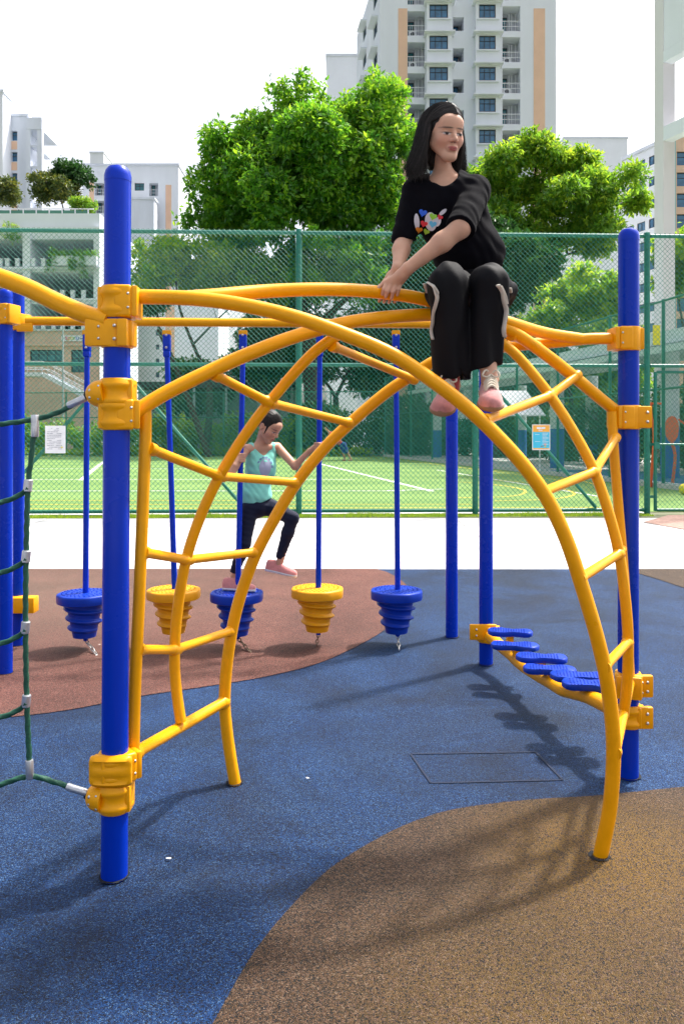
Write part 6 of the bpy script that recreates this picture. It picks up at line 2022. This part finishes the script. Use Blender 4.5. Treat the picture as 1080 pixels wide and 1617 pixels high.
# trousers
KRp, KLp = P(707, 447, 2.90), P(774, 446, 2.90)
HRp, HLp = P(722, 462, 3.23), P(770, 462, 3.23)
def fold(p, seed):
    a = 0.0055*np.sin(p.X*62 + p.Y*48 + 1.8*np.sin(p.Z*11 + seed) + p.Z*9)*np.clip((P(0, 440, 2.9).z - p.Z)*5, 0, 1)
    b = 0.0060*np.sin((p.Y*0.9 - p.X*0.35)*58 + 1.4*np.sin(p.X*24))*np.clip((p.Z - P(0, 480, 2.95).z)*14, 0, 1)
    return a + b + 0.0030*np.sin((p.X*34 + p.Z*12) + 2.2*np.sin(p.Z*9 + seed)) * np.clip((P(0, 450, 2.9).z - p.Z)*6, 0.15, 1) + 0.002*np.sin(p.X*95 + p.Z*26 + p.Y*40 + seed)
def trousers(p):
    d = ell(p, P(746, 455, 3.255), (0.150, 0.125, 0.098))
    for (h_, k_, f_, zc, r1, r2, lx) in ((HRp, KRp, P(713, 606, 2.965), P(713, 598, 2.96).z, 0.068, 0.064, -1), (HLp, KLp, P(767, 590, 2.935), P(767, 579, 2.93).z, 0.066, 0.054, 1)):
        th = cap(p, h_, k_ + Vector((0, 0.012, -0.004)), 0.088, 0.062)
        th = smin(th, ell(p, h_.lerp(k_, 0.45) + Vector((lx*0.045, 0.02, -0.022)), (0.062, 0.13, 0.052)), 0.04)
        sh_ = cap(p, k_, f_, r1 + 0.003, r2)
        inn = cap(p, f_ + Vector((0, 0, 0.045)), f_ + Vector((0, 0, -0.06)), r2 - 0.014, r2 - 0.010)
        sh_ = smax(sh_, zc - p.Z + (p.X - f_.x)*(0.16 if lx > 0 else 0.05), 0.003)
        lg = smin(th, sh_, 0.035)
        lg = smax(lg, -inn, 0.003)
        d = smin(d, lg, 0.012)
    d = d + fold(p, 0.7)
    return d
lo = np.array([P(655, 500, 3.0).x - 0.02, 2.78, P(700, 612, 2.9).z]); hi = np.array([P(822, 450, 3.2).x, 3.42, P(700, 408, 3.2).z])
VP, FP = net(trousers, lo, hi, 0.0055)
VP = relax(VP, FP, 2, 0.4)
trs = mesh_obj('trousers', VP, FP, M['trouser_black'], GA, smooth=True, ang=0)
bvhP = BVHTree.FromPolygons([Vector(v) for v in VP], [tuple(f) for f in FP.tolist()])
def on_cloth(x, y, lift=0.008, fallback=3.0):
    d = (P(x, y, 3.0) - camp).normalized(); h = bvhP.ray_cast(camp, d)
    return (h[0] - d*lift) if h[0] is not None else P(x, y, fallback)
for path, rr in (([(676, 446), (684, 452), (688, 462), (690, 470), (688, 480), (684, 495), (683, 510), (681, 522), (683, 536)], 0.0082),
                 ([(686, 452), (692, 462), (689, 470)], 0.005), ([(670, 448), (674, 462)], 0.006),
                 ([(786, 450), (792, 460), (795, 475), (799, 490), (797, 505), (795, 520), (796, 532)], 0.0095),
                 ([(790, 452), (797, 466), (800, 480)], 0.007), ([(805, 455), (806, 462)], 0.006)):
    pts = [on_cloth(x, y, 0.012, 2.98) for x, y in path]
    for i in range(1, len(pts)):   # keep hanging ends clear of jumps in depth
        if abs(pts[i].y - pts[i-1].y) > 0.06:
            pts[i] = P(path[i][0], path[i][1], pts[i-1].y + 0.01)
    MB().tube(cr(pts, 5), rr, 8, flat=0.45, lobes=2, amp=0.12, twist=60).build('drawstring', M['cord'], trs, smooth=True, ang=0)

# shoes
shoe(GA, P(711, 626, 3.02), P(694, 658, 2.83), (0.05, -0.35, 1), M['shoe_pink'], M['gum'], W=0.044, Hh=0.074, laces=M['lace'])
shoe(GA, P(771, 622, 2.98), P(775, 651, 2.79), (0.0, -0.30, 1), M['shoe_pink'], M['gum'], W=0.045, Hh=0.076, laces=M['lace'])
M['sock_red'] = cloth('red_sock', (0.36, 0.06, 0.07), 0.85)
MB().tube([P(712, 596, 2.955), P(711, 612, 2.955), P(710, 622, 2.965)], [0.0335, 0.034, 0.036], 14, cap=False).build('sock', M['sock_red'], GA, smooth=True, ang=0)

# hair: solid under-mass plus strands
def hairA(p):
    q = p.frame(HO, HR, HS)
    d = ell(q, (0, 0.016, 0.042), (0.077, 0.096, 0.079))
    d = smin(d, ell(q, (0, 0.050, -0.035), (0.076, 0.052, 0.115)), 0.04)
    d = smin(d, cap(q, (-0.070, 0.004, 0.02), (-0.084, 0.016, -0.118), 0.020, 0.022), 0.035)
    d = smin(d, cap(q, (0.070, 0.012, 0.02), (0.078, 0.028, -0.095), 0.016, 0.016), 0.03)
    d = smax(d, -ell(q, (0.004, -0.094, -0.056), (0.064, 0.080, 0.118)), 0.010)
    d = smax(d, -cap(q, (0, -0.04, -0.09), (0, -0.04, -0.20), 0.052, 0.056), 0.012)
    d = smax(d, -q.Z - 0.128 + 0.012*np.sin(q.X*90), 0.01)
    return d + 0.0016*np.sin(q.X*420 + 3*np.sin(q.Z*20))*np.clip(1.2 - np.abs(q.Z)*0, 0, 1)
lo = np.array(HO) - np.array([0.16, 0.15, 0.19]); hi = np.array(HO) + np.array([0.16, 0.17, 0.16])
VH, FH = net(hairA, lo, hi, 0.0042)
hair = mesh_obj('hair', VH, FH, M['hair_dark'], GA, smooth=True, ang=0)
rng = np.random.default_rng(77)
def hair_paths(n, side, front, back, zend, vol, k=18):
    y0 = rng.uniform(-0.086, 0.085, n)
    lock = rng.integers(0, 46, n); lw_ = rng.normal(0, 1, (46, 3))            # strands fall together in locks
    y1 = front + (back-front)*np.clip((y0+0.086)/0.171 + lw_[lock, 0]*0.05 + rng.normal(0, 0.03, n), 0, 1)
    t = np.linspace(0, 1, k)[None, :]
    ph = np.clip(t/0.42, 0, 1); lw = np.clip((t-0.42)/0.58, 0, 1)
    r = (1.02 + np.abs(rng.normal(0, 0.035, n)) + 0.02*lw_[lock, 1])[:, None]
    shrink = np.sqrt(np.clip(1 - ((y0[:, None]-0.016)/0.112)**2, 0.10, 1))
    x = side*0.081*np.sin(ph*math.pi/2)*r*(shrink*(1-ph) + ph*np.sqrt(np.clip(1 - ((y1[:, None]-0.02)/0.13)**2, 0.3, 1)))
    z = 0.044 + 0.080*np.cos(ph*math.pi/2)*r*shrink
    y = y0[:, None] + (y1-y0)[:, None]*ph**1.3
    ze = zend + rng.normal(0, 0.010, n) + 0.012*lw_[lock, 2]
    wav = (lw_[lock, 0]*3.0 + rng.normal(0, 0.3, n))[:, None]
    z = z + (ze - 0.044)[:, None]*lw**1.05
    x = x + side*(vol*np.sin(lw*2.4) + 0.018*lw**4*(0.5 + lw_[lock, 1])[:, None]) + 0.0080*np.sin(lw*6 + wav)*lw
    y = y - 0.008*np.sin(lw*3.0) + 0.0055*np.sin(lw*5 + wav*1.7)*lw
    x = x + 0.010*(1-ph)
    Pl = np.stack([x, y, z], -1)*HS
    return Pl @ np.array(HR).T + np.array(HO)
paths = np.concatenate([hair_paths(2600, -1, -0.030, 0.088, -0.158, 0.020), hair_paths(2200, 1, -0.016, 0.09, -0.138, 0.012)])
strands(rng, paths, 0.0012, 'hair_strands', (M['strand'], (0.0150, 0.0125, 0.0120)), hair)

# ================================================================== walking girl
zc3 = POD[2][0]
GB = thing('person', 'person in mint vest and navy leggings stepping off a blue pod', 'person', (zc3.x, zc3.y, zc3.z))
D0 = 5.80
HO2 = P(424, 674, 5.76); HR2 = rot(math.radians(62), math.radians(32), math.radians(4)); HS2 = 0.96
nb2 = P(412, 700, 5.80)
S2R, S2L = P(389, 709, 5.72), P(438, 706, 5.86)
E2R, W2R = P(363, 750, 5.64), P(374, 727, 5.62)
E2L, W2L = P(466, 736, 5.74), P(496, 716, 5.67)
def hw2(x, y, z): return Vector(np.array(HR2) @ (np.array([x, y, z])*HS2) + np.array(HO2))
def fnB(p):
    d = head_sdf(p.frame(HO2, HR2, HS2))*HS2
    t = cap(p, hw2(0, 0.02, -0.05), nb2, 0.033, 0.038)
    t = smin(t, cap(p, S2R, S2L, 0.036, 0.036), 0.04)
    t = smin(t, ell(p, P(411, 738, 5.80), (0.098, 0.072, 0.115)), 0.04)
    return smin(d, t, 0.018)
lo = np.array(HO2) - np.array([0.20, 0.16, 0.36]); hi = np.array(HO2) + np.array([0.16, 0.18, 0.12])
V1, F1 = net(fnB, lo, hi, 0.0042)
SK2 = SK*np.array([0.95, 0.88, 0.84])
C1 = head_colour(to_local(V1, HO2, HR2, HS2), SK2, (0.36, 0.10, 0.09))
parts = [(V1, F1, C1)]
rod3b, rod3t = Vector((zc3.x + 0.008, zc3.y, zc3.z)), POD[2][1]
rod4b, rod4t = Vector((POD[3][0].x + 0.008, POD[3][0].y, POD[3][0].z)), POD[3][1]
def rod_at(b, t, z): return b.lerp(t, (z - b.z)/(t.z - b.z))
def grip_hand(p, wrist, b, t, z, sgn):
    """closed hand round a vertical rod: palm behind, four fingers wrapping, thumb across"""
    c = rod_at(b, t, z)
    to = (c - wrist); to.z = 0; to.normalize(); sd = Vector((-to.y, to.x, 0))*sgn
    R_ = 0.029
    d = cap(p, wrist, c - to*R_*1.1, 0.017, 0.020)
    for i in range(4):
        zz = Vector((0, 0, 0.026 - 0.0165*i))
        a = c - to*R_*0.9 + sd*0.014 + zz; b1 = c + sd*R_ + to*0.004 + zz; c1 = c + to*R_*0.95 + sd*0.012 + zz*0.95; e1 = c + to*R_*0.85 - sd*0.016 + zz*0.92
        f = smin(cap(p, a, b1, 0.0095, 0.0086), cap(p, b1, c1, 0.0086, 0.0080), 0.003)
        f = smin(f, cap(p, c1, e1, 0.0080, 0.0068), 0.003)
        d = smin(d, f, 0.004)
    th = smin(cap(p, c - to*R_ - sd*0.006 + Vector((0,0,0.01)), c - sd*R_ + Vector((0,0,0.030)), 0.0105, 0.009), cap(p, c - sd*R_ + Vector((0,0,0.030)), c + to*0.022 - sd*0.024 + Vector((0,0,0.036)), 0.0088, 0.0072), 0.004)
    return smin(d, th, 0.006)
def arm2(sh, el, wri, b, t, z, sgn):
    def fn(p):
        d = smin(cap(p, sh, el, 0.034, 0.027), cap(p, el, wri, 0.0275, 0.018), 0.02)
        return smin(d, grip_hand(p, wri, b, t, z, sgn), 0.010)
    return fn
W2R = rod_at(rod3b, rod3t, P(374, 730, 5.66).z) + Vector((-0.035, -0.055, -0.02))
W2L = rod_at(rod4b, rod4t, P(500, 708, 5.68).z) + Vector((-0.070, 0.015, -0.02))
E2R = P(362, 752, 5.60)
for fn, pts in ((arm2(S2R, E2R, W2R, rod3b, rod3t, P(374, 723, 5.66).z, -1), [S2R, E2R, W2R, rod_at(rod3b, rod3t, P(374, 723, 5.66).z)]), (arm2(S2L, E2L, W2L, rod4b, rod4t, P(500, 706, 5.68).z, -1), [S2L, E2L, W2L, rod_at(rod4b, rod4t, P(500, 706, 5.68).z)])):
    lo, hi = bbox(pts, 0.065)
    V2, F2 = net(fn, lo, hi, 0.0045)
    parts.append((V2, F2, np.tile(SK2, (len(V2), 1))))
A2R, A2L = P(369, 907, 5.70), P(441, 884, 5.72)
K2R, K2L = P(386, 858, 5.70), P(462, 818, 5.70)
H2R, H2L = P(393, 806, 5.76), P(424, 800, 5.82)
def legsB(p):
    d = smin(ell(p, P(404, 802, 5.80), (0.085, 0.072, 0.065)), cap(p, P(404, 795, 5.80), P(411, 750, 5.80), 0.065, 0.06), 0.04)
    for h_, k_, a_ in ((H2R, K2R, A2R), (H2L, K2L, A2L)):
        d = smin(d, cap(p, h_, k_, 0.050, 0.034), 0.03)
        d = smin(d, cap(p, k_, a_ + Vector((0, 0, -0.03)), 0.033, 0.026), 0.02)
    return d
lo, hi = bbox([H2R, H2L, K2R, K2L, A2R, A2L, P(411, 750, 5.80)], 0.09)
V2, F2 = net(legsB, lo, hi, 0.009)
parts.append((V2, F2, np.tile(SK2, (len(V2), 1))))
off = 0; VV, FF, CC_ = [], [], []
for v, f, c in parts:
    VV.append(v); FF.append(f + off); CC_.append(c); off += len(v)
mesh_obj('body', np.vstack(VV), np.vstack(FF), M['skin'], GB, smooth=True, ang=0, attr={'col': np.vstack(CC_)})

def vest(p):
    d = ell(p, P(411, 740, 5.80), (0.110, 0.084, 0.120))
    d = smin(d, ell(p, P(402, 782, 5.81), (0.130, 0.108, 0.110)), 0.08)
    d = smin(d, cap(p, S2R.lerp(nb2, 0.35) + Vector((0, 0, -0.01)), P(405, 740, 5.78), 0.040, 0.07), 0.03)
    d = smin(d, cap(p, S2L.lerp(nb2, 0.35) + Vector((0, 0, -0.01)), P(420, 740, 5.82), 0.040, 0.07), 0.03)
    d = d + wr(p, 0.0026, 2.0)
    f_ = Vector((0.55, -0.83, 0))
    d = smax(d, -cap(p, nb2 + Vector((0, 0, 0.05)), nb2 + f_*0.085 + Vector((0, 0, -0.018)), 0.050, 0.050), 0.004)
    d = smax(d, -cap(p, S2R + Vector((-0.03, 0, 0.03)), S2R + Vector((-0.02, -0.01, -0.055)), 0.046, 0.046), 0.004)
    d = smax(d, -cap(p, S2L + Vector((0.03, 0.02, 0.03)), S2L + Vector((0.03, 0.01, -0.055)), 0.046, 0.046), 0.004)
    d = smax(d, (P(400, 799, 5.78).z - p.Z) + (p.X - P(400, 799, 5.78).x)*0.42, 0.005)
    return d
lo = np.array([P(362, 700, 5.8).x, 5.62, P(0, 815, 5.8).z]); hi = np.array([P(452, 700, 5.9).x, 6.0, P(0, 694, 5.8).z])
VT2, FT2 = net(vest, lo, hi, 0.006)
VT2 = relax(VT2, FT2, 1, 0.35)
vst = mesh_obj('vest', VT2, FT2, M['mint'], GB, smooth=True, ang=0)
shirt_keep, bvh_keep = shirt, bvhT
shirt = vst; bvhT = BVHTree.FromPolygons([Vector(v) for v in VT2], [tuple(f) for f in FT2.tolist()])
lav = ink('lavender', (0.36, 0.38, 0.52)); lav2 = ink('dusty_blue', (0.13, 0.22, 0.36))
print_patch('print_shape', oval(419, 738, 9.5, 14, 0.1), lav, 0.003)
for k in range(7):
    a = -2.6 + k*0.42
    print_patch('print_mark', oval(418.5 + 11.5*math.cos(a), 738 + 16*math.sin(a), 1.5, 2.4, a), lav2, 0.004)
shirt, bvhT = shirt_keep, bvh_keep

def leggings(p):
    d = ell(p, P(404, 800, 5.80), (0.108, 0.095, 0.085))
    for (h_, k_, a_) in ((H2R, K2R, A2R), (H2L, K2L, A2L)):
        th = cap(p, h_, k_, 0.066, 0.046)
        cf = smin(cap(p, k_, k_.lerp(a_, 0.35), 0.045, 0.044), cap(p, k_.lerp(a_, 0.35), a_, 0.044, 0.031), 0.02)
        cf = smax(cf, (p.X-a_.x)*(a_-k_).normalized().x + (p.Y-a_.y)*(a_-k_).normalized().y + (p.Z-a_.z)*(a_-k_).normalized().z + 0.012, 0.003)
        d = smin(d, smin(th, cf, 0.02), 0.02)
    return d + 0.0012*np.sin(p.Z*160 + p.X*50)
lo = np.array([P(352, 850, 5.8).x, 5.58, P(0, 915, 5.7).z]); hi = np.array([P(478, 800, 5.8).x, 5.95, P(0, 778, 5.8).z])
VL, FL_ = net(leggings, lo, hi, 0.0065)
mesh_obj('leggings', relax(VL, FL_, 1, 0.4), FL_, M['navy'], GB, smooth=True, ang=0)
hz_ = zc3.z + 0.006
shoe(GB, Vector((P(353, 900, 5.68).x, 5.67, hz_)), Vector((P(405, 900, 5.66).x, 5.60, hz_)), (0, 0, 1), M['shoe_pink2'], M['white_sole'], W=0.036, Hh=0.066)
shoe(GB, P(420, 901, 5.75), P(468, 912, 5.66), (0.25, -0.05, 1), M['shoe_pink2'], M['white_sole'], W=0.036, Hh=0.068)

def hairB(p):
    q = p.frame(HO2, HR2, HS2)
    d = ell(q, (0, 0.020, 0.044), (0.080, 0.100, 0.087))
    d = smax(d, -ell(q, (0, -0.106, -0.034), (0.080, 0.082, 0.104)), 0.008)
    d = smax(d, -cap(q, (-0.09, -0.012, -0.034), (0.09, -0.012, -0.034), 0.028, 0.028), 0.008)
    d = smax(d, -q.Z - 0.050 - q.Y*0.5, 0.01)
    for s in (-1, 1):
        d = smin(d, cap(q, (s*0.066, -0.030, 0.02), (s*0.068, -0.034, -0.045), 0.008, 0.003), 0.008)   # loose lock
    t = smin(cap(q, (0, 0.095, 0.01), (0, 0.130, -0.02), 0.028, 0.034), cap(q, (0, 0.130, -0.02), (0, 0.105, -0.14), 0.034, 0.014), 0.02)
    d = smin(d, t, 0.012)
    return d + 0.0013*np.sin(q.X*380 + 4*np.sin(q.Y*16)) 
lo = np.array(HO2) - np.array([0.20, 0.16, 0.17]); hi = np.array(HO2) + np.array([0.15, 0.17, 0.14])
VH, FH = net(hairB, lo, hi, 0.0045)
hairb = mesh_obj('hair', VH, FH, M['hair_brown'], GB, smooth=True, ang=0)
# combed-back strands over the scalp
nS = 700; kS = 10
th_ = rng.uniform(-1.25, 1.25, nS); tt_ = np.linspace(0, 1, kS)[None, :]
ph_ = 0.55 + tt_*(2.55 - 0.55)                 # front of the scalp over to the tie at the back
xs_ = np.sin(th_)[:, None]*0.082*np.sin(ph_)*(1 - 0.55*tt_**3)
ys_ = 0.020 - 0.102*np.cos(ph_)
zs_ = 0.044 + 0.090*np.sin(ph_)*np.cos(th_)[:, None]*(1 - 0.25*tt_**2) - 0.01*tt_
Pl = np.stack([xs_, np.broadcast_to(ys_, xs_.shape), zs_], -1)*(1.0 + rng.normal(0, 0.012, (nS, 1, 1)))*HS2
strands(rng, Pl @ np.array(HR2).T + np.array(HO2), 0.0016, 'hair_strands', (M['strand'], (0.014, 0.0105, 0.009)), hairb)

# ================================================================== far player on the turf
DY = 44.0
GC = thing('person', 'person in red top and blue shorts bending forward on the far side of the turf', 'person', (P(549, 728, DY).x, DY, 0))
fa, fb = P(545, 727.5, DY), P(555, 727.5, DY - 0.1); fa.z = fb.z = 0.05
hip = P(541, 703, DY); chest = P(523, 686, DY - 0.1); hd = P(515, 676.5, DY - 0.15)
def fnC(p):
    d = smin(cap(p, hip + Vector((-0.08, 0, 0)), fa, 0.09, 0.05), cap(p, hip + Vector((0.08, 0, 0)), fb, 0.09, 0.05), 0.04)
    d = smin(d, cap(p, hip, chest, 0.13, 0.15), 0.06)
    d = smin(d, cap(p, chest, hd, 0.06, 0.05), 0.03)
    d = smin(d, ell(p, hd, (0.085, 0.10, 0.115)), 0.02)
    for s in (-0.15, 0.15):
        d = smin(d, cap(p, chest + Vector((0, s, 0)), chest + Vector((-0.22, s, -0.35)), 0.05, 0.04), 0.03)
        d = smin(d, cap(p, chest + Vector((-0.22, s, -0.35)), chest + Vector((-0.15, s*0.7, -0.62)), 0.04, 0.03), 0.02)
    for q in (fa, fb):
        d = smin(d, cap(p, q, q + Vector((-0.16, -0.03, -0.01)), 0.045, 0.038), 0.03)
    return d
lo, hi = bbox([fa, fb, hip, chest, hd, chest + Vector((-0.25, 0, -0.6))], 0.2)
VC, FC = net(fnC, lo, hi, 0.025)
VC[:, 2] = np.maximum(VC[:, 2], 0.0)
c = np.tile(SK*0.85, (len(VC), 1))
mesh_obj('body', VC, FC, M['skin'], GC, smooth=True, ang=0, attr={'col': c})
M['red_top'] = cloth('red_jersey', (0.62, 0.06, 0.03), 0.8)
M['blue_short'] = cloth('blue_shorts', (0.015, 0.06, 0.25), 0.8)
def top_(p):
    d = cap(p, hip.lerp(chest, 0.25), chest, 0.155, 0.175)
    for s in (-0.15, 0.15): d = smin(d, cap(p, chest + Vector((0, s, 0)), chest + Vector((-0.13, s, -0.2)), 0.075, 0.068), 0.04)
    return d
lo, hi = bbox([hip, chest], 0.4)
V2, F2 = net(top_, lo, hi, 0.025); mesh_obj('jersey', V2, F2, M['red_top'], GC, smooth=True, ang=0)
V2, F2 = net(lambda p: smin(smin(cap(p, hip + Vector((-0.08,0,0.06)), hip.lerp(fa, 0.45), 0.13, 0.11), cap(p, hip + Vector((0.08,0,0.06)), hip.lerp(fb, 0.45), 0.13, 0.11), 0.04), cap(p, hip, hip.lerp(chest, 0.25), 0.14, 0.14), 0.05), *bbox([hip, fa, fb], 0.3), 0.025)
mesh_obj('shorts', V2, F2, M['blue_short'], GC, smooth=True, ang=0)
V2, F2 = net(lambda p: ell(p, hd + Vector((0.02, 0.02, 0.03)), (0.095, 0.11, 0.115)), *bbox([hd], 0.2), 0.02)
V2 = V2[:]; mesh_obj('hair', V2, F2, M['hair_dark'], GC, smooth=True, ang=0)

# scraps and dry leaves on the rubber
rnd = random.Random(9)
for (x, y, s, lab_) in ((267, 1356, 0.012, 'tiny white scrap lying on blue rubber beside the first blue post'), (486, 1229, 0.010, 'tiny white scrap lying alone in the middle of the blue rubber'), (158, 1018, 0.010, 'tiny white scrap lying on maroon rubber near a pod chain')):
    g = G(x, y, 0.003); pts = []
    for k in range(7):
        a = 2*math.pi*k/7; r_ = s*rnd.uniform(0.5, 1.1)
        pts.append((g.x + r_*math.cos(a), g.y + r_*0.7*math.sin(a), 0.004 + rnd.random()*s*0.25))
    MB().add(pts, [tuple(range(7))]).build('litter_scrap', M['scrap'], label=lab_, cat='litter')
